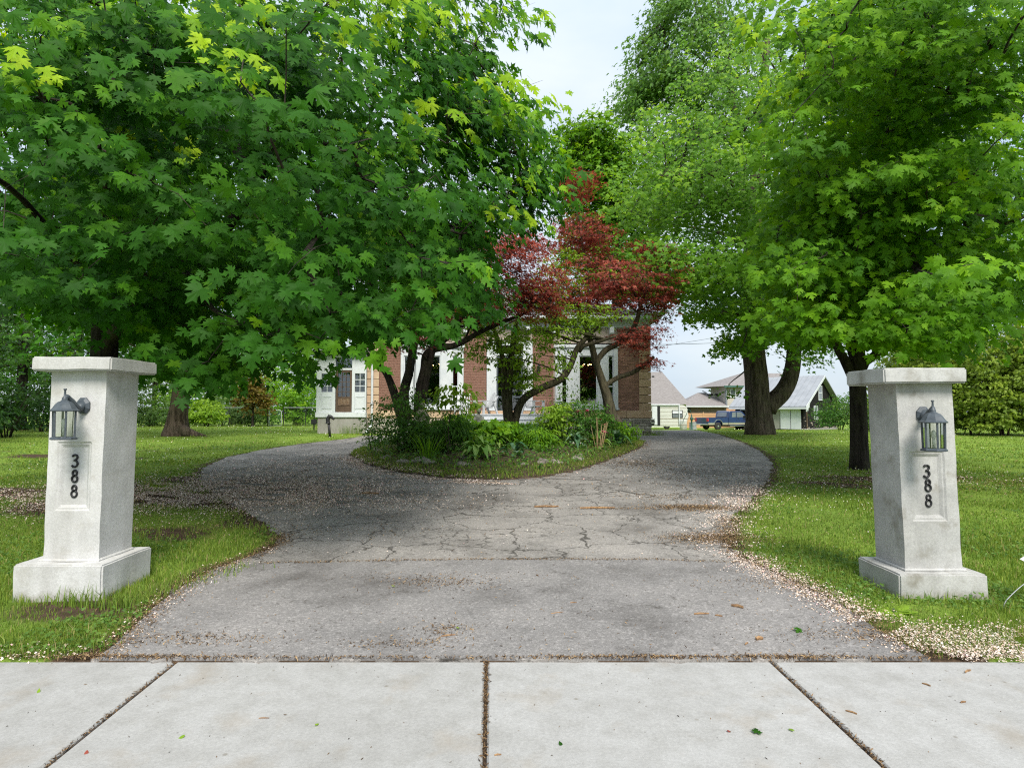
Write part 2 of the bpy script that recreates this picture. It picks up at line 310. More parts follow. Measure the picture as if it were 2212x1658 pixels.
def lawnmat():
    m, N, L, P = newmat('lawn_ground'); t = N.new('ShaderNodeTexCoord')
    a = noise(N, L, .5, 6, .65, tcn=t); b = noise(N, L, 16, 6, .75, tcn=t); d = noise(N, L, 2.2, 6, .7, tcn=t)
    c = ramp_out(N, L, a.outputs['Fac'], [(.35, (.135, .22, .035)), (.65, (.205, .30, .045))])
    c = mixc(N, L, 1.0, c, ramp_out(N, L, b.outputs['Fac'], [(.3, (.55, .55, .5)), (.7, (1.3, 1.3, 1.3))]), 'MULTIPLY')
    c = mixc(N, L, ramp_out(N, L, d.outputs['Fac'], [(.6, (0, 0, 0)), (.75, (.6, .6, .6))]), c, (.10, .085, .04))
    at_ = N.new('ShaderNodeAttribute'); at_.attribute_name = 'bare'
    sl = noise(N, L, 12, 6, .7, tcn=t); sc_ = ramp_out(N, L, sl.outputs['Fac'], [(.3, (.04, .027, .018)), (.7, (.11, .075, .05))])
    ad = N.new('ShaderNodeMath'); ad.operation = 'MULTIPLY_ADD'; ad.inputs[1].default_value = .5; L.new(d.outputs['Fac'], ad.inputs[0]); L.new(at_.outputs['Fac'], ad.inputs[2])
    c = mixc(N, L, ramp_out(N, L, ad.outputs[0], [(.55, (0, 0, 0)), (.85, (1, 1, 1))]), c, sc_)
    L.new(c, P.inputs['Base Color']); P.inputs['Roughness'].default_value = .95; P.inputs['Specular IOR Level'].default_value = .1
    bump(N, L, P, b.outputs['Fac'], .8, .03); return m
M['lawn'] = lawnmat()

# ------------------------------------------------------------------ object helpers
def tag(o, label=None, cat=None, group=None, kind=None):
    for k, v in (('label', label), ('category', cat), ('group', group), ('kind', kind)):
        if v: o[k] = v
    return o
def thing(name, label, cat, loc, group=None):
    o = bpy.data.objects.new(name, None); o.empty_display_size = .2; C.objects.link(o); o.location = loc
    return tag(o, label, cat, group)
def origin(o):
    v = Vector((0, 0, 0))
    while o is not None: v += Vector(o.location); o = o.parent
    return v
def link(name, me, parent=None, mat=None, kind=None):
    o = bpy.data.objects.new(name, me); C.objects.link(o)
    if mat is not None and not me.materials: me.materials.append(mat)
    if parent is not None: o.parent = parent
    if kind: o['kind'] = kind
    return o
def dup(root, loc=None):
    r = root.copy(); C.objects.link(r)
    if loc is not None: r.location = loc
    for ch in root.children:
        c = ch.copy(); C.objects.link(c); c.parent = r
        for s in ch.children:
            d = s.copy(); C.objects.link(d); d.parent = c
    return r
class MB:
    """collects shapes into one mesh, in world coordinates"""
    def __init__(s): s.v = []; s.f = []
    def raw(s, v, f):
        n = len(s.v); s.v += [tuple(p) for p in v]; s.f += [tuple(i+n for i in q) for q in f]; return s
    def box(s, x0, x1, y0, y1, z0, z1, ch=0):
        if ch:
            c = ch
            P = []
            for z, i in ((z0, c), (z0+c, 0), (z1-c, 0), (z1, c)):
                P.append([(x0+i, y0+i, z), (x1-i, y0+i, z), (x1-i, y1-i, z), (x0+i, y1-i, z)])
            v = sum(P, []); f = [(3, 2, 1, 0), (12, 13, 14, 15)]
            for k in range(3):
                for j in range(4): a, b = k*4+j, k*4+(j+1) % 4; f.append((a, b, b+4, a+4))
            return s.raw(v, f)
        v = [(x0, y0, z0), (x1, y0, z0), (x1, y1, z0), (x0, y1, z0), (x0, y0, z1), (x1, y0, z1), (x1, y1, z1), (x0, y1, z1)]
        return s.raw(v, [(3, 2, 1, 0), (4, 5, 6, 7), (0, 1, 5, 4), (1, 2, 6, 5), (2, 3, 7, 6), (3, 0, 4, 7)])
    def obox(s, c, ux, uy, uz):
        """box from centre and three half-axis vectors"""
        c, ux, uy, uz = map(Vector, (c, ux, uy, uz)); v = []
        for k in (-1, 1):
            for i, j in ((-1, -1), (1, -1), (1, 1), (-1, 1)): v.append(c + ux*i + uy*j + uz*k)
        return s.raw(v, [(3, 2, 1, 0), (4, 5, 6, 7), (0, 1, 5, 4), (1, 2, 6, 5), (2, 3, 7, 6), (3, 0, 4, 7)])
    def tube(s, pts, rad, n=8, cap=True, wob=0, sq=1.0):
        pts = [Vector(p) for p in pts]; m = len(pts)
        if isinstance(rad, (int, float)): rad = [rad]*m
        t0 = (pts[1]-pts[0]).normalized(); ref = Vector((1, 0, 0)) if abs(t0.x) < .9 else Vector((0, 1, 0))
        u = t0.cross(ref).normalized(); V = []
        for i, p in enumerate(pts):
            t = (pts[min(i+1, m-1)] - pts[max(i-1, 0)]).normalized()
            u = (u - t*u.dot(t)).normalized(); b = t.cross(u)
            for k in range(n):
                a = 2*PI*k/n; r = rad[i]
                if wob: r *= 1 + wob*mnoise.noise(Vector((math.cos(a)*1.7+p.x, math.sin(a)*1.7+p.y, p.z*.6)))+wob*.5*math.sin(a*5+p.z*.3)
                V.append(p + (u*math.cos(a) + b*math.sin(a)*sq)*r)
        F = []
        for i in range(m-1):
            for k in range(n): a, c = i*n+k, i*n+(k+1) % n; F.append((a, c, c+n, a+n))
        if cap: F += [tuple(range(n-1, -1, -1)), tuple(range((m-1)*n, m*n))]
        return s.raw(V, F)
    def lathe(s, prof, c, n=16, sx=1, sy=1, rot=0, closed=True):
        V = []; F = []; c = Vector(c)
        for r, z in prof:
            for k in range(n): a = 2*PI*k/n + rot; V.append((c.x+r*sx*math.cos(a), c.y+r*sy*math.sin(a), c.z+z))
        for i in range(len(prof)-1):
            for k in range(n): a, b = i*n+k, i*n+(k+1) % n; F.append((a, b, b+n, a+n))
        if closed: F += [tuple(range(n-1, -1, -1)), tuple(range((len(prof)-1)*n, len(prof)*n))]
        return s.raw(V, F)
    def ball(s, c, r, n=10, m=6):
        r = (r, r, r) if isinstance(r, (int, float)) else r; c = Vector(c)
        V = [(c.x, c.y, c.z-r[2])]; F = []
        for i in range(1, m):
            e = -PI/2 + PI*i/m
            for k in range(n): a = 2*PI*k/n; V.append((c.x+r[0]*math.cos(e)*math.cos(a), c.y+r[1]*math.cos(e)*math.sin(a), c.z+r[2]*math.sin(e)))
        V.append((c.x, c.y, c.z+r[2])); t = len(V)-1
        for k in range(n): F.append((0, 1+(k+1) % n, 1+k)); F.append((t, t-n+k, t-n+(k+1) % n))
        for i in range(m-2):
            for k in range(n): a, b = 1+i*n+k, 1+i*n+(k+1) % n; F.append((a, b, b+n, a+n))
        return s.raw(V, F)
    def prism(s, poly, d):
        """poly: list of 3D points of one face; d: extrusion vector"""
        d = Vector(d); n = len(poly); v = [Vector(p) for p in poly] + [Vector(p)+d for p in poly]
        f = [tuple(range(n-1, -1, -1)), tuple(range(n, 2*n))] + [(i, (i+1) % n, (i+1) % n+n, i+n) for i in range(n)]
        return s.raw(v, f)
    def build(s, name, mat, parent=None, smooth=False, kind=None, bevel=0, remesh=0, uv=False):
        o0 = origin(parent); me = bpy.data.meshes.new(name)
        me.from_pydata([(p[0]-o0.x, p[1]-o0.y, p[2]-o0.z) for p in s.v], [], s.f)
        bm = bmesh.new(); bm.from_mesh(me); bmesh.ops.recalc_face_normals(bm, faces=bm.faces)
        if uv:
            ul = bm.loops.layers.uv.new('UVMap')
            for f in bm.faces:
                nx, ny = f.normal.x, f.normal.y; h = math.hypot(nx, ny)
                for l in f.loops:
                    p = l.vert.co; l[ul].uv = ((-ny*p.x + nx*p.y)/h if h > 1e-3 else p.x, p.z)
        bm.to_mesh(me); bm.free()
        if smooth:
            me.polygons.foreach_set('use_smooth', [True]*len(me.polygons))
        o = link(name, me, parent, mat, kind)
        if remesh:
            r = o.modifiers.new('remesh', 'REMESH'); r.mode = 'VOXEL'; r.voxel_size = remesh; r.use_smooth_shade = True
            sm = o.modifiers.new('smooth', 'SMOOTH'); sm.factor = .5; sm.iterations = 3
        if bevel:
            b = o.modifiers.new('bevel', 'BEVEL'); b.width = bevel; b.segments = 2; b.limit_method = 'ANGLE'
        return o
def npmesh(name, V, F, mat, parent=None, rnd=None, kind=None, smooth=False, extra=None):
    """triangle or quad mesh from numpy arrays, with a per-vertex 'rnd' attribute"""
    o0 = np.array(origin(parent)); me = bpy.data.meshes.new(name); k = F.shape[1]
    me.vertices.add(len(V)); me.vertices.foreach_set('co', (V-o0).astype(np.float32).ravel())
    me.loops.add(F.size); me.loops.foreach_set('vertex_index', F.astype(np.int32).ravel())
    me.polygons.add(len(F)); me.polygons.foreach_set('loop_start', np.arange(0, F.size, k, dtype=np.int32))
    if smooth: me.polygons.foreach_set('use_smooth', np.ones(len(F), bool))
    for nm, arr in (('rnd', rnd),) + tuple((extra or {}).items()):
        if arr is not None:
            a = me.attributes.new(nm, 'FLOAT', 'POINT'); a.data.foreach_set('value', np.asarray(arr, np.float32))
    me.update(); me.validate()
    return link(name, me, parent, mat, kind)

# ------------------------------------------------------------------ leaf shapes: petiole at the origin, tip along +y, face up +z
def shape(half, droop=.30, fold=.16):
    pts = [(x, y) for x, y in half] + [(-x, y) for x, y in half[-2:0:-1] if True]
    if half[0][0] > 0: pts = [(x, y) for x, y in half] + [(-x, y) for x, y in half[-2::-1]]
    pts = [(0, .26)] + pts
    V = np.array([(x, y, -droop*(y-.15)**2*(1 if y > .15 else .3) - fold*abs(x)) for x, y in pts]); n = len(pts)-1
    F = np.array([(0, 1+i, 1+(i+1) % n) for i in range(n)])
    return V, F
MAPLE = shape([(.03, .02), (.20, -.10), (.44, -.10), (.25, .09), (.52, .10), (.47, .22), (.76, .43), (.45, .39), (.47, .63), (.18, .42), (.17, .60), (.33, .76), (.13, .80), (0, 1.10)])
MAPLE_S = shape([(0, 0), (.42, -.10), (.26, .10), (.74, .42), (.20, .42), (.30, .74), (0, 1.08)])
MAPLE_T = shape([(0, 0), (.40, .0), (.60, .42), (.22, .46), (0, 1.0)])
PALM = shape([(0, 0), (.16, .12), (.55, .10), (.2, .3), (.5, .62), (.12, .42), (0, 1.0)], .5, .2)
OVAL = shape([(0, 0), (.20, .18), (.27, .42), (.17, .75), (0, 1.0)], .5, .35)
LANCE = shape([(0, 0), (.11, .25), (.10, .6), (0, 1.0)], .6, .3)
CLUMP = shape([(0, 0), (.30, .05), (.2, .3), (.42, .5), (.15, .6), (0, 1.0)], .4, .3)

def orient(normal, tip):
    """rows of (n,3) -> rotation matrices with columns x, y(tip), z(normal)"""
    z = normal/np.linalg.norm(normal, axis=1, keepdims=True)
    y = tip - z*np.sum(tip*z, axis=1, keepdims=True); ln = np.linalg.norm(y, axis=1, keepdims=True)
    y = np.where(ln > 1e-4, y/np.maximum(ln, 1e-4), np.array([[1., 0, 0]]))
    x = np.cross(y, z); return np.stack([x, y, z], axis=2)
def leaves(name, shp, P, R, S, rnd, mat, parent, kind='stuff'):
    V0, F0 = shp; k = len(V0)
    q = np.random.default_rng(len(P)); W = np.repeat(V0[None], len(P), 0); W[:, :, 2] *= q.normal(1, .75, len(P))[:, None]
    W[:, :, 2] += q.normal(0, .22, len(P))[:, None]*W[:, :, 0]*W[:, :, 1]; W[:, :, 0] *= q.uniform(.82, 1.12, len(P))[:, None]
    V = np.einsum('nij,nkj->nki', R, W)*S[:, None, None] + P[:, None, :]
    F = (F0[None] + (np.arange(len(P))*k)[:, None, None]).reshape(-1, 3)
    return npmesh(name, V.reshape(-1, 3), F, mat, parent, np.repeat(rnd, k), kind)
_lv = {}
def leaf_objects(shp, key, P, R, S, rnd, mat, parent, name='leaf'):
    """each leaf an object of its own, sharing a few meshes that differ in tint"""
    o0 = np.array(origin(parent))
    for i in range(len(P)):
        b = int(min(7, rnd[i]*8)); kk = (key, b)
        if kk not in _lv:
            V0, F0 = shp; me = bpy.data.meshes.new(name)
            me.from_pydata(V0.tolist(), [], F0.tolist()); a = me.attributes.new('rnd', 'FLOAT', 'POINT'); a.data.foreach_set('value', [b/8+.06]*len(V0)); me.materials.append(mat); _lv[kk] = me
        o = bpy.data.objects.new(name, _lv[kk]); C.objects.link(o); o.parent = parent
        m = Matrix(R[i].tolist()).to_4x4() @ Matrix.Diagonal((float(S[i])*random.uniform(.85, 1.1), float(S[i]), float(S[i])*random.uniform(.2, 2.0), 1)); m.translation = Vector((P[i]-o0).tolist()); o.matrix_local = m

def spline(pts, n=6):
    pts = [Vector(p) for p in pts]; q = [pts[0]*2-pts[1]] + pts + [pts[-1]*2-pts[-2]]; out = []
    for i in range(1, len(q)-2):
        for k in range(n):
            t = k/n; a, b, c, d = q[i-1], q[i], q[i+1], q[i+2]
            out.append(.5*((2*b) + (c-a)*t + (2*a-5*b+4*c-d)*t*t + (3*b-a-3*c+d)*t**3))
    out.append(pts[-1]); return out
def lerp_r(rs, n, m):
    return [float(np.interp(i/(m-1)*(len(rs)-1), range(len(rs)), rs)) for i in range(m)]

def tree(name, label, cat, stems, lobes, nspray, nleaf, lsize, shp, lmat, bmat, limbs=10, mask=None, seed=1, group=None, sr=.45, shell=4.0,
         parts=0, key=None, out_keep=.3, twig=True, up=.8, outw=.55, droop=.5, limb_r=.07, flare=1.6, ax=None, nsides=12, jit=.35, thin=0.0, zmin=None, flat=.12, face=0.0, tipk=.16):
    """stems: list of (points, radii); lobes: list of (centre, radii) whose union is the crown"""
    r = np.random.default_rng(seed); base = Vector(stems[0][0][0])
    root = thing(name, label, cat, (base.x, base.y, gz(base.x, base.y)), group)
    trunkpts = []
    for pts, rad in stems:
        sp = spline(pts, 6); rr = lerp_r(rad, len(pts), len(sp))
        if flare and pts is stems[0][0]:
            for i in range(len(rr)):
                h = (sp[i]-sp[0]).length/max(rad[0], .01); rr[i] *= 1 + (flare-1)*math.exp(-h*1.1)
        mb = MB(); mb.tube([sp[0]-Vector((0, 0, .15))]+sp[1:], rr, nsides, wob=.12); mb.build('trunk' if pts is stems[0][0] else 'stem', bmat, root, smooth=True); trunkpts += sp[2:]
    TP = np.array([tuple(p) for p in trunkpts])
    # sprays
    vol = np.array([l[1][0]*l[1][1]*l[1][2] for l in lobes])**.75; vol /= vol.sum()
    cen = np.array([tuple(l[0]) for l in lobes]); rad = np.array([tuple(l[1]) for l in lobes])
    n = nspray*4; w = r.choice(len(lobes), n, p=vol); d = r.normal(size=(n, 3)); d /= np.linalg.norm(d, axis=1, keepdims=True)
    q = r.random(n)**(1/shell); P = cen[w] + d*q[:, None]*rad[w]
    wn = 1 + .16*np.sin(P[:, 0]*1.9+seed) * np.sin(P[:, 1]*1.7) ; P = cen[w] + (P-cen[w])*wn[:, None]
    ok = P[:, 2] > gzs(P[:, 0], P[:, 1]) + .3
    if zmin is not None: ok &= P[:, 2] > zmin
    px, py, f = proj(P); px = np.nan_to_num(px, nan=-9e4); py = np.nan_to_num(py, nan=-9e4)
    if mask is not None:
        ok &= inpoly(px, py, mask) & (f > 1.5)
    inside = (px > -60) & (px < 2270) & (py > -60) & (py < 1700)
    ok &= inside | (r.random(n) < out_keep)
    if thin:
        nz = np.array([mnoise.noise(Vector((p[0]*.5+seed, p[1]*.5, p[2]*1.6))*(1 if lsize < .14 else .7)) for p in P]); ok &= nz > thin-.2
    P = P[ok][:nspray]; n = len(P)
    A = np.array(tuple(ax if ax else cen.mean(0)))
    o = P - A; o[:, 2] *= .35; o /= np.linalg.norm(o, axis=1, keepdims=True)+1e-6
    # limbs: farthest-point targets among sprays
    if limbs:
        idx = [int(r.integers(n))]; dist = np.linalg.norm(P-P[idx[0]], axis=1)
        for _ in range(limbs-1):
            j = int(dist.argmax()); idx.append(j); dist = np.minimum(dist, np.linalg.norm(P-P[j], axis=1))
        LP = []
        for j in idx:
            tgt = P[j]*.9 + A*.1; dd = np.linalg.norm(TP[:, :2]-tgt[:2], axis=1)
            h = np.clip(tgt[2]-.45*dd.min(), TP[:, 2].min()+.25*(TP[:, 2].max()-TP[:, 2].min()), TP[:, 2].max())
            s0 = TP[np.abs(TP[:, 2]-h).argmin()]; v = tgt-s0; ln = np.linalg.norm(v)
            pts = [Vector(s0), Vector(s0+v*.33+np.array([0, 0, .10*ln])+r.normal(size=3)*.05*ln), Vector(s0+v*.66+np.array([0, 0, .09*ln])+r.normal(size=3)*.05*ln), Vector(tgt)]
            sp = spline(pts, 5); rr = lerp_r([limb_r*min(1.6, .5+ln*.12), limb_r*.6, limb_r*.35, limb_r*.12], 4, len(sp))
            MB().tube(sp, rr, 7).build('branch', bmat, root, smooth=True); LP += [tuple(p) for p in sp[3:]]
        LP = np.array(LP+[tuple(p) for p in TP[len(TP)//3:]])
        if twig:
            V = []; F = []; c = 0
            d2 = ((P[:, None, :]-LP[None]) ** 2).sum(2) if n*len(LP) < 2e6 else np.stack([((LP-p)**2).sum(1) for p in P])
            best = np.sqrt(d2.min(1)); par = d2.argmin(1); src = LP[par].copy(); par = np.full(n, -1); left = np.ones(n, bool); order = []
            for _ in range(n):                       # grow outwards: each spray joins the nearest wood already there
                i = int(np.where(left, best, 1e9).argmin()); left[i] = False; order.append(i)
                dn = np.linalg.norm(P-P[i], axis=1); k = left & (dn < best*.92); best[k] = dn[k]; par[k] = i; src[k] = P[i]
            desc = np.ones(n)
            for i in reversed(order):
                if par[i] >= 0: desc[par[i]] += desc[i]
            w0 = .0042*(lsize/.13)**.5
            for i in range(n):
                a, b = src[i], P[i]; m_ = (a+b)/2 + np.array([0, 0, .06*np.linalg.norm(b-a)]) + r.normal(size=3)*.08*best[i]
                e = b + o[i]*sr*.5; wb = w0*desc[i]**.5
                for p, wd in ((a, wb*1.15), (m_, wb), (b, wb*.85), (e, w0*.4)):
                    for kx in range(3): an = 2.1*kx; V.append((p[0]+wd*math.cos(an), p[1]+wd*.7*math.sin(an), p[2]+wd*math.sin(an)))
                for s_ in range(3):
                    for kx in range(3): x0, x1 = c+s_*3+kx, c+s_*3+(kx+1) % 3; F.append((x0, x1, x1+3, x0+3))
                c += 12
            npmesh('twigs', np.array(V), np.array(F), M['twig'], root, kind='stuff')
    # leaves of each spray
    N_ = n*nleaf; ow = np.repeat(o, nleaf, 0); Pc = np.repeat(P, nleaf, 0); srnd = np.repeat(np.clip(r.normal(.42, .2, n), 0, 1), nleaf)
    hz = ow.copy(); hz[:, 2] = 0; hz /= np.linalg.norm(hz, axis=1, keepdims=True)+1e-6; tan = np.stack([-hz[:, 1], hz[:, 0], hz[:, 0]*0], 1)
    an = r.random(N_)*2*PI; q = np.sqrt(r.random(N_)); srr = np.repeat(sr*r.uniform(.7, 1.35, n), nleaf)
    off = hz*(np.cos(an)*q*srr)[:, None] + tan*(np.sin(an)*q*srr*.85)[:, None]
    off[:, 2] += -droop*.6*q*q*srr*(.4+.6*np.cos(an)) + r.normal(size=N_)*flat*srr
    Lp = Pc + off
    nrm = hz*outw + np.array([0, -face, up]) + r.normal(size=(N_, 3))*jit
    tip = off/(srr[:, None]+1e-6)*.7 + hz*.55 + np.array([0, 0, -droop]) + r.normal(size=(N_, 3))*.3
    R = orient(nrm, tip); S = lsize*r.uniform(.5, 1.22, N_)
    cover = np.array([((np.hypot(P[:, 0]-p[0], P[:, 1]-p[1]) < 1.1*sr) & (P[:, 2] > p[2]+.2*sr)).sum() for p in P]); young = (cover < 3) & (r.random(n) < .6) | (cover < 7) & (r.random(n) < .16)  # uncovered sprays count as young; their leaf colour also carries painted skylight
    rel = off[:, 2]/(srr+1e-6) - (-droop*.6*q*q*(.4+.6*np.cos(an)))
    rn = np.clip(srnd*.62 + .22*r.random(N_)+.03 + (.12*np.clip(rel/flat, -1, 1) + tipk*(rel > -.12)*np.repeat(young, nleaf)) - .03, .01, .99)  # upper leaves of a spray painted lighter, lower ones darker, like top light
    if parts:
        px, py, f = proj(Lp); vis = (px > 5) & (px < 2206) & (py > 5) & (py < 1650); k = np.where(vis, f/S, 1e9); pick = np.argsort(k)[:parts]
        leaf_objects(shp, key or name, Lp[pick], R[pick], S[pick], rn[pick], lmat, root)
        keep = np.ones(N_, bool); keep[pick] = False; Lp, R, S, rn = Lp[keep], R[keep], S[keep], rn[keep]
    if shp is MAPLE:
        nr = Lp[:, 1] < 8.2
        leaves('foliage', MAPLE_S, Lp[~nr], R[~nr], S[~nr]*1.03, rn[~nr], lmat, root); Lp, R, S, rn = Lp[nr], R[nr], S[nr], rn[nr]
        leaves('near_foliage', shp, Lp, R, S, rn, lmat, root)
    else: leaves('foliage', shp, Lp, R, S, rn, lmat, root)
    return root

# ================================================================== SETTING
# ---- sidewalk slabs
LJ = [gnd(378, 1430), gnd(95, 1657)]; CJ = [gnd(1050, 1427), gnd(1046, 1657)]; RJ = [gnd(1662, 1425), gnd(1912, 1657)]
def line_at(j, Y):
    a, b = j; t = (Y-a.y)/(b.y-a.y); return a.x+(b.x-a.x)*t
SWY0, SWY1 = 1.75, (LJ[0].y+RJ[0].y)/2
def joint_x(i, Y):           # joints 0,1,2 are the three in view; the rest repeat at the same spacing
    xs = [line_at(j, Y) for j in (LJ, CJ, RJ)]
    return xs[i] if 0 <= i <= 2 else (xs[0]+(xs[1]-xs[0])*i if i < 0 else xs[2]+(xs[2]-xs[1])*(i-2))
sidewalk = bpy.data.objects.new('sidewalk', None); C.objects.link(sidewalk); sidewalk['kind'] = 'structure'; sidewalk['label'] = 'pale concrete sidewalk in front of the driveway'
GAP = .009
def sw_z(x, y): return .0115*y + .004
for i in range(-3, 5):
    mb = MB(); ys = [SWY0, SWY0+.008, SWY1-.02, SWY1]; dz = [-.01, 0, 0, -.012]
    r = []
    for y, d in zip(ys, dz):
        a, b = joint_x(i-1, y)+GAP, joint_x(i, y)-GAP; r.append([(a, d-.01), (a+.01, d), (b-.01, d), (b, d-.01)])
    V = []; F = []
    for y, row in zip(ys, r):
        for x, d in row: V.append((x, y, sw_z(x, y)+d))
    for a in range(3):
        for b in range(3): F.append((a*4+b, a*4+b+1, a*4+b+5, a*4+b+4))
    nb = len(V); ring = [0, 1, 2, 3, 7, 11, 15, 14, 13, 12, 8, 4]
    for k in ring: V.append((V[k][0], V[k][1], V[k][2]-.12))
    for k in range(12): F.append((ring[k], ring[(k+1) % 12], nb+(k+1) % 12, nb+k))
    mb.raw(V, F).build('slab', M['sidewalk'], sidewalk)
ip = MB().box(-9, 9, SWY0-.02, SWY1+.03, -.12, -.004); ip.v = [(x, y, z+.0115*y-.01) for x, y, z in ip.v]; ip.build('joint_bed', M['dirt'], sidewalk)

# ---- regions (outlines measured on the ground)
def jag(pts, step, amp, seed):
    r = np.random.default_rng(seed); out = []; n = len(pts)
    for i in range(n):
        a, b = Vector(pts[i][:2]), Vector(pts[(i+1) % n][:2]); m = max(1, int((b-a).length/step)); nn = (b-a).normalized() if (b-a).length > 0 else Vector((1, 0)); pr = Vector((-nn.y, nn.x))
        for k in range(m): out.append(a.lerp(b, k/m) + pr*float(r.normal()*amp)*(1 if k else .3))
    return [(p.x, p.y) for p in out]
G = lambda x, y: tuple(gnd(x, y)[:2])
LEFT_EDGE = [G(*p) for p in [(222, 1424), (250, 1396), (285, 1362), (335, 1312), (400, 1266), (470, 1228), (560, 1196), (602, 1178), (606, 1158), (575, 1128), (520, 1098), (462, 1070), (432, 1040), (440, 1010), (490, 988), (560, 973), (650, 959), (740, 949), (792, 942)]]
BACK = [(-6.6, 25.6), (-4, 26.4), (0, 26.6), (4, 26.8), (6.6, 27.2), (7.0, 30), (7.4, 36), (8.6, 42), (10, 47)]
RIGHT_EDGE = [G(*p) for p in [(1990, 1423), (1955, 1396), (1900, 1366), (1830, 1320), (1740, 1272), (1650, 1230), (1592, 1199), (1562, 1165), (1575, 1120), (1625, 1072), (1660, 1035), (1668, 1000), (1640, 974), (1600, 955), (1562, 942), (1530, 934)]]
LEFT_EDGE[0] = (LEFT_EDGE[0][0]-.04, SWY1+.004); RIGHT_EDGE[0] = (RIGHT_EDGE[0][0]+.03, SWY1+.004)
DRIVE = LEFT_EDGE + BACK + [(13.2, 46), (11.4, 38)] + RIGHT_EDGE[::-1]
ISLE = [G(*p) for p in [(757, 984), (790, 1004), (860, 1021), (960, 1034), (1080, 1038), (1180, 1030), (1250, 1016), (1330, 990), (1385, 966), (1393, 953)]] + [(5.0, 22.6), (3.6, 24.0), (0, 24.2), (-3.2, 23.4), (-4.6, 21), (-4.7, 18)]
APRON_Y = gnd(1000, 1212).y
APRON = [p for p in LEFT_EDGE if p[1] < APRON_Y-.02] + [G(540, 1219), G(700, 1218), G(830, 1214), G(1000, 1211), G(1200, 1210), G(1400, 1211), G(1560, 1216), G(1612, 1218)] + [p for p in RIGHT_EDGE[::-1] if p[1] < APRON_Y-.02]
ISC = np.array(ISLE).mean(0)
def seg_dist(x, y, poly, closed=True):
    x = np.asarray(x, float); y = np.asarray(y, float); d = np.full(x.shape, 1e9); n = len(poly)
    for i in range(n if closed else n-1):
        (ax_, ay), (bx, by) = poly[i][:2], poly[(i+1) % n][:2]; vx, vy = bx-ax_, by-ay; l = vx*vx+vy*vy+1e-9
        t = np.clip(((x-ax_)*vx+(y-ay)*vy)/l, 0, 1); d = np.minimum(d, np.hypot(x-ax_-t*vx, y-ay-t*vy))
    return d
def isle_h(x, y):
    ins = inpoly(x, y, ISLE); d = seg_dist(x, y, ISLE)
    return np.where(ins, .03+.34*np.clip(d/3.2, 0, 1)**.7, 0)
def surf(x, y):              # ground plus island mound
    return gzs(x, y) + isle_h(x, y)
def z_at(x, y): return float(surf(np.array([x]), np.array([y]))[0])
BARE = [(G(2010, 1036), 3.8, 1.3, .98), (G(1800, 1030), 1.6, .7, .9), ((-5.6, 9.7), 4.2, 2.3, 1.2), ((-3.2, 7.6), 1.3, .9, .9), (G(60, 1085), 2.4, 1.3, .7), (G(70, 985), 4, 2.2, .6), (G(60, 1320), .8, .3, .9), (G(150, 1400), .5, .12, .7), (G(2080, 1330), .5, .3, .5), (G(1700, 1130), .5, 1.2, .45), (G(700, 950), 1.5, .8, .35), (G(250, 1010), 2.5, 1.5, .4), (G(1600, 962), 2, 1.4, .55), (G(380, 942), 2.0, 1.2, .4), (G(1700, 985), 1.2, 1.2, .5)]
def bare(x, y):
    b = np.zeros(np.shape(x))
    for (c, rx, ry, k) in BARE: b = np.maximum(b, k*np.exp(-(((x-c[0])/rx)**2+((y-c[1])/ry)**2)**1.15))*(.95+.13*np.sin(x*2.1+y)*np.sin(y*2.9+x*.7))
    e = np.minimum(seg_dist(x, y, LEFT_EDGE, False), seg_dist(x, y, RIGHT_EDGE, False))
    b = np.maximum(b, 1.5*((y < SWY1+.07) & (x > -2.7) & (x < 2.9)))
    return np.maximum(b, .85*np.exp(-(e/.22)**2))
# ---- ground sheet
xs = np.concatenate([-np.geomspace(900, 24, 26), np.arange(-22, 22.1, .3), np.geomspace(24, 900, 26)])
ys = np.concatenate([[-300, -100, -40, -15, -6, -2, 0, 1.5], np.sort(np.append(np.arange(1.8, 30, .2), [SWY1-.012, SWY1+.012])), np.geomspace(30.3, 1500, 60)])
X, Y = np.meshgrid(xs, ys); Z = gzs(X, Y)
under = (Y < SWY1-.01) & (Y > 1.2) & (np.abs(X) < 9)
Z = np.where(under, Z-.16, Z); Z = Z + .018*np.sin(X*2.3+Y)*np.cos(Y*1.9)*(Y > 4.2)*(Y < 60)*np.clip(seg_dist(X, Y, DRIVE)/1.0, 0, 1)*(~inpoly(X, Y, DRIVE))
ins = inpoly(X, Y, DRIVE); Z = np.where(ins, Z-.05*np.clip(seg_dist(X, Y, DRIVE)/.25, 0, 1), Z)
nx, ny = len(xs), len(ys); I = np.arange(nx*ny).reshape(ny, nx)
F = np.stack([I[:-1, :-1], I[:-1, 1:], I[1:, 1:], I[1:, :-1]], -1).reshape(-1, 4)
npmesh('ground', np.stack([X, Y, Z], -1).reshape(-1, 3), F, M['lawn'], None, kind='structure', smooth=True, extra={'bare': bare(X, Y).ravel()})
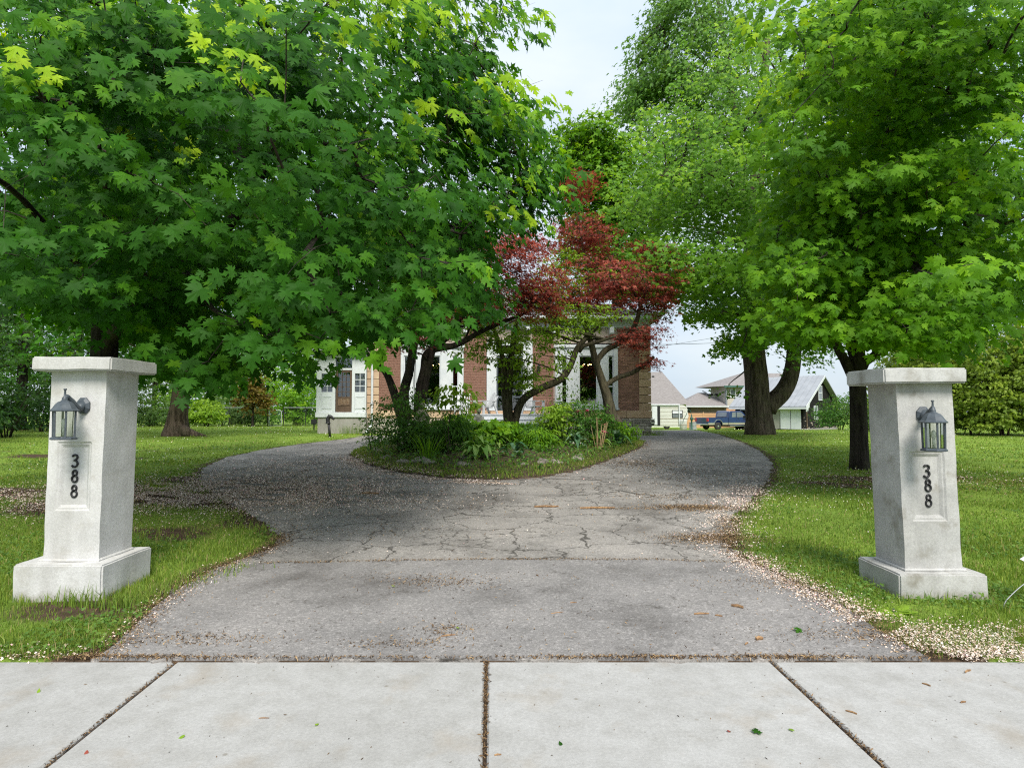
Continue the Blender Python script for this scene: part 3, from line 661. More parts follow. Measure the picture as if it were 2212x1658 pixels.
def sheet(name, poly, mat, lift, cuts=.5, hf=gzs, kind='structure', thick=.05):
    bm = bmesh.new(); bm.faces.new([bm.verts.new((x, y, 0)) for x, y in poly])
    y0 = min(p[1] for p in poly); y1 = max(p[1] for p in poly); y = y0+cuts; 
    while y < y1:
        bmesh.ops.bisect_plane(bm, geom=bm.verts[:]+bm.edges[:]+bm.faces[:], plane_co=(0, y, 0), plane_no=(0, 1, 0)); y += cuts
    x0 = min(p[0] for p in poly); x1 = max(p[0] for p in poly); x = x0+1
    while x < x1:
        bmesh.ops.bisect_plane(bm, geom=bm.verts[:]+bm.edges[:]+bm.faces[:], plane_co=(x, 0, 0), plane_no=(1, 0, 0)); x += 1
    bmesh.ops.triangulate(bm, faces=bm.faces[:])
    for v in bm.verts: v.co.z = float(hf(np.array([v.co.x]), np.array([v.co.y]))[0]) + lift
    bmesh.ops.recalc_face_normals(bm, faces=bm.faces)
    if sum(f.normal.z for f in bm.faces) < 0: bmesh.ops.reverse_faces(bm, faces=bm.faces)
    bd = [e for e in bm.edges if len(e.link_faces) == 1]
    ex = bmesh.ops.extrude_edge_only(bm, edges=bd)
    for v in ex['geom']:
        if isinstance(v, bmesh.types.BMVert): v.co.z -= thick
    me = bpy.data.meshes.new(name); bm.to_mesh(me); bm.free(); return link(name, me, None, mat, kind)
sheet('driveway', jag(DRIVE, .12, .03, 3), M['asphalt_old'], .012)
ap = jag(APRON, .1, .012, 4)
ap_o = sheet('driveway_apron', [(x, max(y, SWY1+.012)) for x, y in ap], M['asphalt_new'], .017, .4)
sheet('garden_bed', jag(ISLE, .2, .05, 5), M['soil'], 0, .35, lambda x, y: surf(x, y)+.012, thick=.12)
# ground under the right hand lawn and beyond is the same sheet

# ================================================================== GATE PILLARS
def num_path(ch):
    if ch == '3':
        a = [(-.020, .036), (-.010, .046), (.006, .047), (.018, .038), (.018, .022), (.004, .008), (-.006, .006), (.006, .004), (.020, -.010), (.021, -.028), (.008, -.044), (-.010, -.046), (-.022, -.034)]
        return [spline([(x, 0, y) for x, y in a], 3)]
    up = [(.017*math.cos(a), 0, .024+.0205*math.sin(a)) for a in np.linspace(-PI/2, 1.5*PI, 17)]
    lo = [(.0215*math.cos(a), 0, -.021+.0255*math.sin(a)) for a in np.linspace(PI/2, 2.5*PI, 19)]
    return [up, lo]
def lantern(label, cxy, z, plate):
    """wall lantern: plate position on the face, arm, hood with finial, glazed cage and bulb"""
    px_, py_, pz = plate; X_, Y_ = cxy
    t = thing('wall_lantern', label, 'lantern', (px_, py_, pz), 'lanterns on the gate pillars')
    mb = MB(); V = []; 
    for d, s in ((0, 1), (-.012, 1), (-.026, .62), (-.03, .3)):
        for k in range(8): a = 2*PI*k/8+PI/8; V.append((px_+.062*s*math.cos(a), py_+d, pz+.075*s*math.sin(a)))
    F = [tuple(range(7, -1, -1)), tuple(range(24, 32))]
    for i in range(3):
        for k in range(8): a, b = i*8+k, i*8+(k+1) % 8; F.append((a, b, b+8, a+8))
    mb.raw(V, F).build('wall_plate', M['metal_dark'], t)
    top = z + .195
    MB().tube(spline([(px_, py_-.02, pz), (px_+(X_-px_)*.35, py_-.075, pz-.02), (px_+(X_-px_)*.75, Y_+.03, top+.045), (X_, Y_, top+.035)], 5), [.034]*4+[.026]*5+[.02]*3+[.018]*4, 10).build('arm', M['metal_dark'], t, smooth=True)
    MB().lathe([(.004, .118), (.012, .116), (.013, .108), (.007, .10), (.010, .05), (.02, .04), (.026, .0), (.02, -.005)][::-1], (X_, Y_, top), 10).build('finial', M['metal_dark'], t, smooth=True)
    MB().lathe([(.105, -.075), (.108, -.066), (.094, -.056), (.088, -.048), (.070, -.018), (.052, .002), (.03, .012), (.022, .02)], (X_, Y_, top), 8, rot=PI/8).build('hood', M['metal_dark'], t)
    cg = MB(); zb = z-.105; zt = top-.07
    for k in range(6):
        a = 2*PI*k/6+.25; x, y = X_+.083*math.cos(a), Y_+.083*math.sin(a); x2, y2 = X_+.079*math.cos(a), Y_+.079*math.sin(a)
        cg.tube([(x, y, zt), (x2, y2, zb)], .0085, 5)
    cg.build('cage', M['metal_dark'], t)
    MB().lathe([(.078, zt-z), (.074, zb-z)], (X_, Y_, z), 6, rot=.25, closed=False).build('lantern_glass', M['glass_lamp'], t)
    MB().lathe([(.096, zb-z-.012), (.1, zb-z-.006), (.098, zb-z+.004), (.082, zb-z+.012)], (X_, Y_, z), 8, rot=PI/8).build('base_ring', M['metal_dark'], t)
    MB().lathe([(.012, -.10), (.013, -.03), (.011, -.02), (.018, 0), (.021, .03), (.012, .055), (.003, .06)], (X_, Y_, z), 8).build('bulb', M['bulb'], t, smooth=True)
    return t
def pillar(label, lamp_label, num_label, bx, sh, cp, zb, zs, zc, zt, rec, mat, lamp, plate, nums, lean=0):
    """bx, sh, cp: (x0,x1,y0,y1) of base, shaft, cap; rec: recess (x0,x1,z0,z1) in the shaft's front"""
    t = thing('gate_pillar', label, 'gate pillar', ((bx[0]+bx[1])/2, (bx[2]+bx[3])/2, zb), 'gate pillars')
    g = MB(); 
    def block(nm, b, z0, z1, seed, rough=.006, n=7):
        bm = bmesh.new(); bmesh.ops.create_cube(bm, size=1)
        for v in bm.verts: v.co = Vector(((b[0]+b[1])/2+v.co.x*(b[1]-b[0]), (b[2]+b[3])/2+v.co.y*(b[3]-b[2]), (z0+z1)/2+v.co.z*(z1-z0)))
        bmesh.ops.bevel(bm, geom=bm.edges[:], offset=.012, segments=2, affect='EDGES')
        bmesh.ops.subdivide_edges(bm, edges=[e for e in bm.edges if e.calc_length() > .08], cuts=n, use_grid_fill=True)
        return bm, nm, seed, rough
    def fin(bm, nm, seed, rough):
        o0 = origin(t)
        for v in bm.verts:
            p = v.co*5; v.co += Vector((mnoise.noise(p+Vector((seed, 0, 0))), mnoise.noise(p+Vector((0, seed, 0))), mnoise.noise(p+Vector((0, 0, seed)))))*rough
            v.co.x += lean*(v.co.z-zb)
            v.co -= o0
        me = bpy.data.meshes.new(nm); bm.to_mesh(me); bm.free(); return link(nm, me, t, mat)
    fin(*block('plinth', bx, zb-.15, zs, 1, .009, 8))
    fin(*block('cap', cp, zc, zt, 9, .006, 8))
    # shaft with a recessed panel on its front
    x0, x1, y0, y1 = sh; rx0, rx1, rz0, rz1 = rec[:4]; lx = lambda z: lean*(z-zb)
    s = MB(); V = []; zz = [zs-.01, rz0, rz1, zc+.005]; xx = [x0, rx0, rx1, x1]
    fr = [(x+lx(z), y0, z) for z in zz for x in xx]; s.raw(fr, [(a*4+b, a*4+b+1, a*4+b+5, a*4+b+4) for a in range(3) for b in range(3) if not (a == 1 and b == 1)])
    o_ = [(rx0, rz0), (rx1, rz0), (rx1, rz1), (rx0, rz1)]; i1 = .012; i2 = .03
    def ringp(i, y): return [(rx0+i+lx(rz0), y, rz0+i), (rx1-i+lx(rz0), y, rz0+i), (rx1-i+lx(rz1), y, rz1-i), (rx0+i+lx(rz1), y, rz1-i)]
    rr = ringp(0, y0)+ringp(i1, y0+.009)+ringp(i2, y0+.010)+ringp(i2+.008, y0+.024)
    s.raw(rr, [(k*4+j, k*4+(j+1) % 4, k*4+4+(j+1) % 4, k*4+4+j) for k in range(3) for j in range(4)]+[(12, 13, 14, 15)])
    bk = [(x0+lx(zz[0]), y0, zz[0]), (x1+lx(zz[0]), y0, zz[0]), (x1+lx(zz[0]), y1, zz[0]), (x0+lx(zz[0]), y1, zz[0]), (x0+lx(zz[3]), y0, zz[3]), (x1+lx(zz[3]), y0, zz[3]), (x1+lx(zz[3]), y1, zz[3]), (x0+lx(zz[3]), y1, zz[3])]
    s.raw(bk, [(1, 2, 6, 5), (2, 3, 7, 6), (3, 0, 4, 7)])
    so_ = s.build('shaft', mat, t)
    bm = bmesh.new(); bm.from_mesh(so_.data); bmesh.ops.remove_doubles(bm, verts=bm.verts, dist=.0015)
    bmesh.ops.subdivide_edges(bm, edges=[e for e in bm.edges if e.calc_length() > .12], cuts=8, use_grid_fill=True)
    for v in bm.verts: v.co += Vector((mnoise.noise(v.co*6), mnoise.noise(v.co*6+Vector((4, 0, 0))), 0))*.005
    bmesh.ops.recalc_face_normals(bm, faces=bm.faces); bm.to_mesh(so_.data); bm.free()
    so_.modifiers.new('bevel', 'BEVEL').width = .008; so_.modifiers['bevel'].limit_method = 'ANGLE'; so_.modifiers['bevel'].angle_limit = math.radians(50)
    # mortar fillet round the shaft's foot
    f = MB()
    for a, b, c_, d in ((x0-.02, x1+.02, y0-.02, y0+.01), (x0-.02, x0+.01, y0+.011, y1), (x1-.01, x1+.02, y0+.011, y1)): f.box(a, b, c_, d, zs-.005, zs+.02, .008)
    f.build('mortar_fillet', mat, t)
    for ch, x, z in nums:
        mb = MB()
        for p in num_path(ch):
            mb.tube([(x+q[0], rec[4]-.006, z+q[2]) for q in p], .0082, 6)
        o = mb.build('house_number', M['black'], t, smooth=True); o['label'] = 'black metal house number ' + ch
    lantern(lamp_label, lamp[:2], lamp[2], plate).scale = (.9, .9, .9)
yF = 4.76
pl = dict(bx=(-3.81, -3.125, 4.65, 5.28), sh=(-3.67, -3.235, 4.765, 5.18), cp=(-3.76, -3.14, 4.67, 5.28))
pillar('whitewashed concrete gate pillar numbered 388 left of the driveway', 'grey lantern hanging from the whitewashed left gate pillar', '', pl['bx'], pl['sh'], pl['cp'], .05, .33, 1.815, 1.925,
       (-3.60, -3.325, .72, 1.262, 4.79), M['pillar_white'], (-3.395, 4.55, 1.375), (-3.385, 4.762, 1.545), [('3', -3.457, 1.108), ('8', -3.455, .99), ('8', -3.455, .872)], .012)
pillar('weathered concrete gate pillar numbered 388 right of the driveway', 'grey lantern hanging from the weathered right gate pillar', '', (2.985, 3.665, 4.69, 5.26), (3.095, 3.54, 4.79, 5.18), (2.95, 3.60, 4.70, 5.24), .05, .25, 1.72, 1.84,
       (3.17, 3.45, .635, 1.185, 4.815), M['pillar_grey'], (3.20, 4.57, 1.285), (3.262, 4.788, 1.475), [('3', 3.293, 1.025), ('8', 3.302, .915), ('8', 3.302, .795)], -.022)

# ================================================================== HOUSE
HY = 27.7
def H(px, py, y=HY): return at(px, py, y)
hz0 = .42
house = thing('brick_house', 'red brick house with white trim behind the garden island', 'house', (H(1100, 0).x, HY, hz0))
xL, xR = H(791, 880).x, H(1405.4, 880).x
zB0, zB1 = H(0, 902.5).z, H(0, 886.7).z        # tan belt course
zE = H(0, 708).z                               # underside of the eaves
DEP = 9.0
WX = lambda p: H(p, 850).x
piers = [(818.5, 866), (1001, 1051), (1150, 1199), (1334, 1379.5)]
# mortar-backed brick piers between the openings; bricks sit 8 mm proud
wall = MB()
for a, b in piers: wall.box(WX(a), WX(b), HY+.008, HY+.25, zB1, zE)
wall.box(WX(866), WX(1001), HY+.008, HY+.25, H(0, 741).z, zE); wall.box(WX(1199), WX(1334), HY+.008, HY+.25, H(0, 741).z, zE); wall.box(WX(1051), WX(1150), HY+.008, HY+.25, H(0, 735).z, zE)
wall.box(xL+.05, xL+.3, HY+.26, HY+DEP, .3, zE); wall.box(xR-.3, xR-.05, HY+.26, HY+DEP, .3, zE); wall.box(xL+.3, xR-.3, HY+DEP-.3, HY+DEP-.02, .3, zE)
wall.build('wall', M['mortar'], house)
def brick_mesh(w, h, d):
    m = MB(); m.box(-w/2, w/2, 0, d, -h/2, h/2); me = bpy.data.meshes.new('brick'); me.from_pydata(m.v, [], m.f); me.materials.append(M['brick']); return me
bm_full, bm_half = brick_mesh(.205, .064, .02), brick_mesh(.0975, .064, .02)
cells = []
for a, b in [piers[3], piers[2], piers[0], piers[1]]:
    x0, x1 = WX(a)+.005, WX(b)-.005; row = 0; z = zB1+.042
    while z < zE-.04:
        x = x0; first = True
        while x < x1-.05:
            half = first and row % 2; wd = .0975 if half else .205
            if x+wd > x1: wd = .0975 if x+.0975 <= x1+.02 else 0
            if not wd: break
            cells.append((x+wd/2, z, wd < .15)); x += wd+.01; first = False
        row += 1; z += .074
extra = MB()
for i, (x, z, half) in enumerate(cells):
    if i < 300:
        o = bpy.data.objects.new('brick', bm_half if half else bm_full); C.objects.link(o); o.parent = house
        o.location = Vector((x+random.uniform(-.003, .003), HY-.012+random.uniform(-.003, .003), z)) - origin(house)
    else:
        wd = .0975 if half else .205; y = HY-.012+random.uniform(-.003, .003); extra.box(x-wd/2, x+wd/2, y, y+.02, z-.032, z+.032)
extra.build('brickwork', M['brick'], house, kind='stuff')
# quoins, belt course, foundation stones
for side, (a, b), mt in ((0, (791, 818.5), 'quoin_buff'), (1, (1379.5, 1405.4), 'quoin')):
    z = zB1+.01; k = 0
    while z < zE-.1:
        h = min(.36, zE-z); x0, x1 = WX(a), WX(b); 
        MB().box(x0 if side == 0 else x0+.004, x1-.004 if side == 0 else x1, HY-.045, HY+.25, z, z+h-.022, .012).build('quoin_block', M[mt], house); z += h; k += 1
xx = WX(791)-.02; ends = [WX(818.5)+.1, WX(900), WX(960), WX(1012), WX(1060), WX(1190), WX(1240), WX(1300), WX(1352), WX(1405.4)+.03]
for i, e in enumerate(ends):
    MB().box(xx, e-.012, HY-.06, HY+.24, zB0, zB1, .015).build('belt_stone', M['quoin_buff'] if e < WX(1000) else M['quoin'], house); xx = e
z = hz0-.35; row = 0
while z < zB0-.06:
    h = min(random.uniform(.12, .19), zB0-.012-z); x = xL-.02
    while x < xR:
        wd = random.uniform(.2, .5); x1 = min(x+wd, xR+.02); d = random.uniform(0, .03)
        if x < WX(866) or x > WX(1180): MB().box(x, x1-.015, HY-.05-d, HY+.2, z, z+h-.014, .012).build('foundation_stone', M['rubble'], house)
        x = x1
    z += h
MB().box(xL, xR, HY-.012, HY+.22, hz0-.4, zB0-.005).build('foundation', M['mortar'], house)
# window groups: three lights in white casings
def window_group(p0, p1, lights, ztop, zsill, name='window'):
    wx0, wx1 = WX(p0), WX(p1)
    fr = MB(); edges = [wx0]
    for a, b in lights: edges += [WX(a), WX(b)]
    edges.append(wx1)
    for i in range(0, len(edges), 2): fr.box(edges[i], edges[i+1], HY-.10, HY+.12, zsill, ztop, .012)
    g0 = zsill+.13
    for a, b in lights:
        fr.box(WX(a)+.001, WX(b)-.001, HY-.07, HY+.10, zsill+.002, g0); fr.box(WX(a)+.001, WX(b)-.001, HY-.07, HY+.10, ztop-.35, ztop-.002)
    w = fr.build('window', M['white'], house)
    MB().box(wx0-.04, wx1+.04, HY-.17, HY+.1, zsill-.09, zsill-.003, .015).build('sill', M['white'], w)
    MB().box(wx0-.05, wx1+.05, HY-.16, HY+.1, ztop+.003, ztop+.16, .02).build('hood_moulding', M['white'], w)
    for i, (a, b) in enumerate(lights):
        a, b = WX(a), WX(b); s = MB(); t_ = .045
        s.box(a, a+t_, HY-.03, HY+.05, g0, ztop-.351); s.box(b-t_, b, HY-.03, HY+.05, g0, ztop-.351)
        s.box(a+t_, b-t_, HY-.028, HY+.05, g0, g0+t_); s.box(a+t_, b-t_, HY-.028, HY+.05, ztop-.351-t_, ztop-.351)
        if i != 1: zm = g0+(ztop-.35-g0)*.38; s.box(a+t_, b-t_, HY-.035, HY+.045, zm-.025, zm+.025)
        s.build('sash', M['white'], w)
        MB().box(a+.02, b-.02, HY+.012, HY+.018, g0+.02, ztop-.37).build('pane', M['glass_house'], w)
    return w
ztop = H(0, 752).z
window_group(1199, 1334, [(1212, 1224.5), (1250, 1289.5), (1313, 1325)], ztop, H(0, 881).z)
window_group(866, 1001, [(872, 884), (911, 951), (976, 989.5)], ztop, H(0, 881).z)
# brackets under the eaves
for p in (1195, 1320, 870, 1005, 1062, 1140):
    MB().box(WX(p)-.09, WX(p)+.09, HY-.38, HY-.001, zE-.30, zE-.003, .02).build('bracket', M['white'], house)
MB().box(xL-.02, xR+.02, HY-.06, HY+.24, zE+.002, zE+.34, .02).build('frieze', M['white'], house)
MB().box(xL-.5, xR+.42, HY-.52, HY+DEP+.4, zE+.345, zE+.50, .03).build('cornice', M['white'], house)
# low hipped slate roof
rz = zE+.505; rh = 1.45; a0, a1, b0, b1 = xL-.45, xR+.37, HY-.47, HY+DEP+.35; ins_ = 3.6
MB().raw([(a0, b0, rz), (a1, b0, rz), (a1, b1, rz), (a0, b1, rz), (a0+ins_, b0+ins_, rz+rh), (a1-ins_, b0+ins_, rz+rh), (a1-ins_, b1-ins_, rz+rh), (a0+ins_, b1-ins_, rz+rh)],
         [(0, 1, 5, 4), (1, 2, 6, 5), (2, 3, 7, 6), (3, 0, 4, 7), (4, 5, 6, 7), (3, 2, 1, 0)]).build('roof', M['slate'], house)
sl = MB(); 
for r_ in range(13):
    t0, t1 = r_/13, (r_+1)/13; y0, y1 = b0+ins_*t0, b0+ins_*t1; z0, z1 = rz+rh*t0+.03, rz+rh*t1+.012
    x = a0+ins_*t0+.1
    while x < a1-ins_*t0-.3: sl.raw([(x, y0-.02, z0), (x+.27, y0-.02, z0), (x+.27, y1, z1), (x, y1, z1), (x, y0-.02, z0-.02), (x+.27, y0-.02, z0-.02)], [(0, 1, 2, 3), (4, 5, 1, 0)]); x += .285
sl.build('slates', M['slate'], house, kind='stuff')
# dormer over the door
dm = MB(); dx0, dx1 = WX(1083), WX(1203); dy = HY+.9; dz0, dz1 = rz+.05, H(0, 622, dy).z
dm.box(dx0, dx1, dy, dy+3, dz0, dz1); d_ = dm.build('dormer', M['white'], house)
MB().box(dx0-.15, dx1+.15, dy-.2, dy+3.1, dz1+.002, dz1+.14, .02).build('dormer_cornice', M['white'], d_)
MB().box((dx0+dx1)/2-.7, (dx0+dx1)/2+.7, dy-.03, dy-.004, dz0+.35, dz1-.2).build('dormer_pane', M['auto_glass'], d_)
# front door with screen, transom and side casings
dzt = H(0, 768).z; dzb = H(0, 893).z
df = MB(); 
for a, b in ((1051, 1072), (1129, 1150)): df.box(WX(a), WX(b), HY-.08, HY+.1, zB1+.002, H(0, 737).z, .012)
df.box(WX(1072)+.001, WX(1129)-.001, HY-.06, HY+.1, dzt, dzt+.09); df.box(WX(1072)+.001, WX(1129)-.001, HY-.07, HY+.1, H(0, 746).z, H(0, 737).z)
dcas = df.build('door_casing', M['white'], house)
MB().box(WX(1072)+.02, WX(1129)-.02, HY+.02, HY+.03, dzt+.09, H(0, 746).z).build('transom_pane', M['glass_house'], dcas)
dd = MB(); xm = (WX(1072)+WX(1129))/2
for a, b in ((WX(1072)+.005, xm-.006), (xm+.006, WX(1129)-.005)):
    dd.box(a, a+.07, HY-.02, HY+.03, dzb, dzt-.004); dd.box(b-.07, b, HY-.02, HY+.03, dzb, dzt-.004)
    for z0, z1 in ((dzb, dzb+.16), (dzb+.72, dzb+.80), (dzt-.10, dzt-.005)): dd.box(a+.07, b-.07, HY-.018, HY+.028, z0, z1)
door = dd.build('front_door', M['metal_dark'], house)
for a, b in ((WX(1072)+.075, xm-.076), (xm+.076, WX(1129)-.075)): MB().box(a, b, HY+.003, HY+.008, dzb+.16, dzt-.1).build('screen_pane', M['glass_house'], door)
MB().tube([(xm+.05, HY-.02, dzb+.95), (xm+.05, HY-.07, dzb+.95), (xm+.05, HY-.07, dzb+1.08), (xm+.05, HY-.02, dzb+1.08)], .012, 6).build('handle', M['chrome'], door)
# dark rooms behind the glass
rm = MB(); rm.box(xL+.3, xR-.3, HY+4.2, HY+4.3, hz0, zE); rm.box(xL+.3, xR-.3, HY+.3, HY+4.2, zE-.1, zE-.02); rm.box(xL+.3, xR-.3, HY+.3, HY+4.2, hz0, zB1-.1)
rm.build('interior', M['interior'], house)
for p in (911, 944, 1250, 1283): MB().box(WX(p)+.05, WX(p)+.22, HY+.35, HY+.42, zB1, zE-.3).build('curtain', M['interior'], house)
for p, zc_, n_ in ((1270, H(0, 786).z, 8), (931, H(0, 786).z, 6)):
    x = WX(p); y = HY+1.8
    t = thing('chandelier', 'lit chandelier seen through the %s front window' % ('right' if p > 1000 else 'left'), 'chandelier', (x, y, zc_), 'chandeliers in the front rooms')
    mb = MB(); mb.tube([(x, y, zc_), (x, y, zE-.1)], .012, 5); bl = MB()
    for k in range(n_): a = 2*PI*k/n_; e = Vector((x+.38*math.cos(a), y+.38*math.sin(a), zc_+.05)); mb.tube([(x, y, zc_), (x+.2*math.cos(a), y+.2*math.sin(a), zc_-.08), e], .01, 5); bl.ball(e+Vector((0, 0, .06)), .026, 6, 4)
    mb.build('frame', M['chrome'], t); bl.build('bulbs', M['lit'], t)
t = thing('hall_lamp', 'peach lamp shade glowing behind the front door', 'lamp', (WX(1105), HY+1.4, H(0, 785).z))
MB().lathe([(.10, .15), (.27, .3)], (WX(1105), HY+1.4, H(0, 790).z), 12, closed=False).build('lamp_shade', M['peach'], t); MB().ball((WX(1105), HY+1.4, H(0, 790).z+.2), .045).build('bulb', M['lit'], t)
MB().tube([(WX(1105), HY+1.4, H(0, 790).z+.2), (WX(1105), HY+1.4, zE-.1)], .01, 5).build('rod', M['black'], t)
t = thing('porch_lantern', 'small black wall lantern on brick beside the front door', 'lantern', (WX(1163), HY-.02, H(0, 795).z))
lx_, lz = WX(1163), H(0, 795).z
MB().box(lx_-.05, lx_+.05, HY-.03, HY-.012, lz-.05, lz+.12).build('wall_plate', M['black'], t)
MB().lathe([(.05, -.14), (.085, .08), (.1, .09), (.02, .2), (.01, .27)], (lx_, HY-.16, lz-.05), 8).build('lantern_body', M['black'], t); MB().tube([(lx_, HY-.03, lz+.05), (lx_, HY-.1, lz+.16), (lx_, HY-.16, lz+.12)], .014, 5).build('arm', M['black'], t)
# sunroom on the left end
sx0, sx1 = H(683, 880, HY-.3).x, H(791, 880, HY-.3).x - .02; SY = HY-.3
SX = lambda p: H(p, 850, SY).x
SZ = lambda p: H(700, p, SY).z
sr_ = thing('sunroom', 'peeling white wooden sunroom with old brown door beside the brick house', 'sunroom', ((sx0+sx1)/2, SY, hz0))
MB().box(sx0+.06, sx1-.01, SY+.02, SY+3, hz0-.4, SZ(901), .01).build('foundation', M['found'], sr_)
MB().box(sx0-.03, sx1, SY-.05, SY+3.02, SZ(901)+.003, SZ(890), .01).build('sill_board', M['white_old'], sr_)
wl = MB(); zt_ = SZ(772); zb_ = SZ(890)+.003; zg = SZ(847); 
posts = [(sx0, SX(694)), (SX(718), SX(724)), (SX(760), SX(766)), (SX(788), sx1)]
for a, b in posts: wl.box(a, b, SY-.02, SY+.12, zb_, zt_, .006)
wl.box(SX(724)+.002, SX(760)-.002, SY-.03, SY+.1, SZ(799), SZ(795)); wl.box(sx0, sx1, SY-.025, SY+.13, zt_+.002, zt_+.2)
wl.box(sx0, sx0+.1, SY+.13, SY+3, zb_, zt_+.2)
wl.build('wall_frame', M['white_old'], sr_)
for a, b in ((SX(694), SX(718)), (SX(766), SX(788))):
    pn = MB(); pn.box(a+.002, b-.002, SY, SY+.08, zb_, zg); c_ = (a+b)/2
    for d in (.0, .06): 
        for q in ((c_-.22+d, c_-.19+d, zb_+.15+d, zg-.17-d), (c_+.19-d, c_+.22-d, zb_+.15+d, zg-.17-d)): pn.box(q[0], q[1], SY-.015+d*.1, SY-.002, q[2], q[3])
        for z_ in (zb_+.15+d, zg-.2-d): pn.box(c_-.189+d, c_+.189-d, SY-.014+d*.1, SY-.002, z_, z_+.03)
    pn.build('panel', M['white_old'], sr_)
    sw = MB(); zw = SZ(806)
    sw.box(a+.002, b-.002, SY, SY+.08, zw, zt_)
    for i in range(1): sw.box(c_-.012, c_+.012, SY+.01, SY+.05, zg, zw)
    for i in (0, 1, 2, 3): zz_ = zg+(zw-zg)*i/3; sw.box(a+.003, b-.003, SY+.012, SY+.048, zz_-.014, zz_+.014)
    swo = sw.build('window', M['white_old'], sr_)
    MB().box(a+.02, b-.02, SY+.055, SY+.06, zg, zw).build('pane', M['glass_house'], swo)
da, db = SX(725), SX(759.5); dt_ = SZ(799)-.003
dw = MB()
for a, b in ((da, da+.09), (db-.09, db)): dw.box(a, b, SY+.0, SY+.05, zb_, dt_, .004)
for z0, z1 in ((zb_, zb_+.14), (zb_+.30, zb_+.36), (SZ(859)-.02, SZ(859)+.05), (dt_-.1, dt_)): dw.box(da+.092, db-.092, SY+.004, SY+.046, z0, z1)
dw.box(da+.092, db-.092, SY+.02, SY+.03, zb_+.14, zb_+.30)
odo = dw.build('door', M['oldwood'], sr_); odo['label'] = 'brown weathered door with small panes'
MB().box(da+.092, db-.092, SY+.02, SY+.028, zb_+.36, SZ(859)-.02).build('screen', M['rust'], odo)
lt = MB()
for i in range(9): x = da+.1+(db-da-.2)*i/8; lt.box(x-.006, x+.006, SY+.008, SY+.018, zb_+.37, SZ(859)-.03)
for i in range(1, 3): x = da+.09+(db-da-.18)*i/3; lt.box(x-.012, x+.012, SY+.012, SY+.04, SZ(859)+.05, dt_-.1)
for i in range(1, 5): z_ = SZ(859)+.05+(dt_-.1-SZ(859)-.05)*i/5; lt.box(da+.092, db-.092, SY+.013, SY+.039, z_-.01, z_+.01)
lt.build('muntins', M['oldwood'], odo); MB().box(da+.09, db-.09, SY+.041, SY+.045, SZ(859)+.05, dt_-.1).build('pane', M['glass_house'], odo)
MB().box(SX(724)+.004, SX(760)-.004, SY+.05, SY+.056, SZ(795), zt_).build('transom_pane', M['glass_house'], sr_)
cz = MB()
for i in range(40):
    x = sx0+.15+(sx1-sx0-.3)*i/39; cz.box(x-.03, x+.03, SY+.3+.02*(i % 2), SY+.33+.02*(i % 2), zb_+.5, zt_)
cz.build('curtain', M['curtain'], sr_)
MB().box(sx0+.1, sx1, SY+1.6, SY+1.7, zb_, zt_).build('interior', M['interior'], sr_)
MB().box(sx0-.35, sx1+.1, SY-.4, SY+3.3, SZ(760), SZ(753), .02).build('cornice', M['white'], sr_)
MB().box(sx0-.02, sx1, SY-.06, SY+3, zt_+.205, SZ(760)-.003).build('frieze', M['white_old'], sr_)
for i in range(16): x = sx0+.1+(sx1-sx0-.2)*i/15; MB().box(x-.05, x+.05, SY-.16, SY-.062, SZ(766), SZ(760)-.006).build('dentil', M['white_old'], sr_)
# downspout
t = thing('downspout', 'white downspout with kicked out foot at the sunroom corner', 'downspout', (WX(804.5), HY-.2, hz0))
MB().tube([(WX(804.5), HY-.11, zE), (WX(804.5), HY-.11, H(0, 917).z), (WX(803), HY-.16, H(0, 920).z), (WX(795), HY-.45, H(0, 934).z)], .055, 8).build('pipe', M['white'], t)
MB().box(WX(804.5)-.08, WX(804.5)+.08, HY-.18, HY-.04, H(0, 873).z, H(0, 871).z).build('strap', M['wire'], t)
# porch deck and steps
pz = H(0, 894, HY-2).z; pd = thing('porch', 'white wooden porch deck with steps before the front door', 'porch', (WX(1100), HY-1.2, hz0))
px0, px1 = H(990, 890, HY-2.2).x, H(1195, 890, HY-2.2).x
for i in range(12):
    y0 = HY-2.2+i*.178; MB().box(px0, px1, y0, y0+.17, pz-.035, pz, .004).build('deck_board', M['white'], pd)
MB().box(px0+.03, px1-.03, HY-2.15, HY-.07, hz0-.1, pz-.04).build('skirt', M['white'], pd)
for k in range(3):
    z_ = pz-.19*(k+1); y_ = HY-2.2-.32*(k+1); MB().box(px0+1.0, px1-.6, y_, y_+.33, z_-.04, z_, .01).build('step', M['white'], pd); MB().box(px0+1.03, px1-.63, y_+.05, y_+.32, z_-.20, z_-.043).build('riser', M['white'], pd)
t = thing('porch_railing', 'white railing with balusters at the left end of the porch', 'railing', (px0, HY-2.1, pz))
ra = H(998, 880, HY-2.1).x; rb = H(1016, 880, HY-2.1).x
for i in range(6): x = px0+.05+i*(rb-px0-.1)/5; MB().box(x-.02, x+.02, HY-2.12, HY-2.08, pz+.003, pz+.8).build('baluster', M['white'], t)
MB().box(px0, rb, HY-2.14, HY-2.06, pz+.803, pz+.86, .01).build('handrail', M['white'], t)
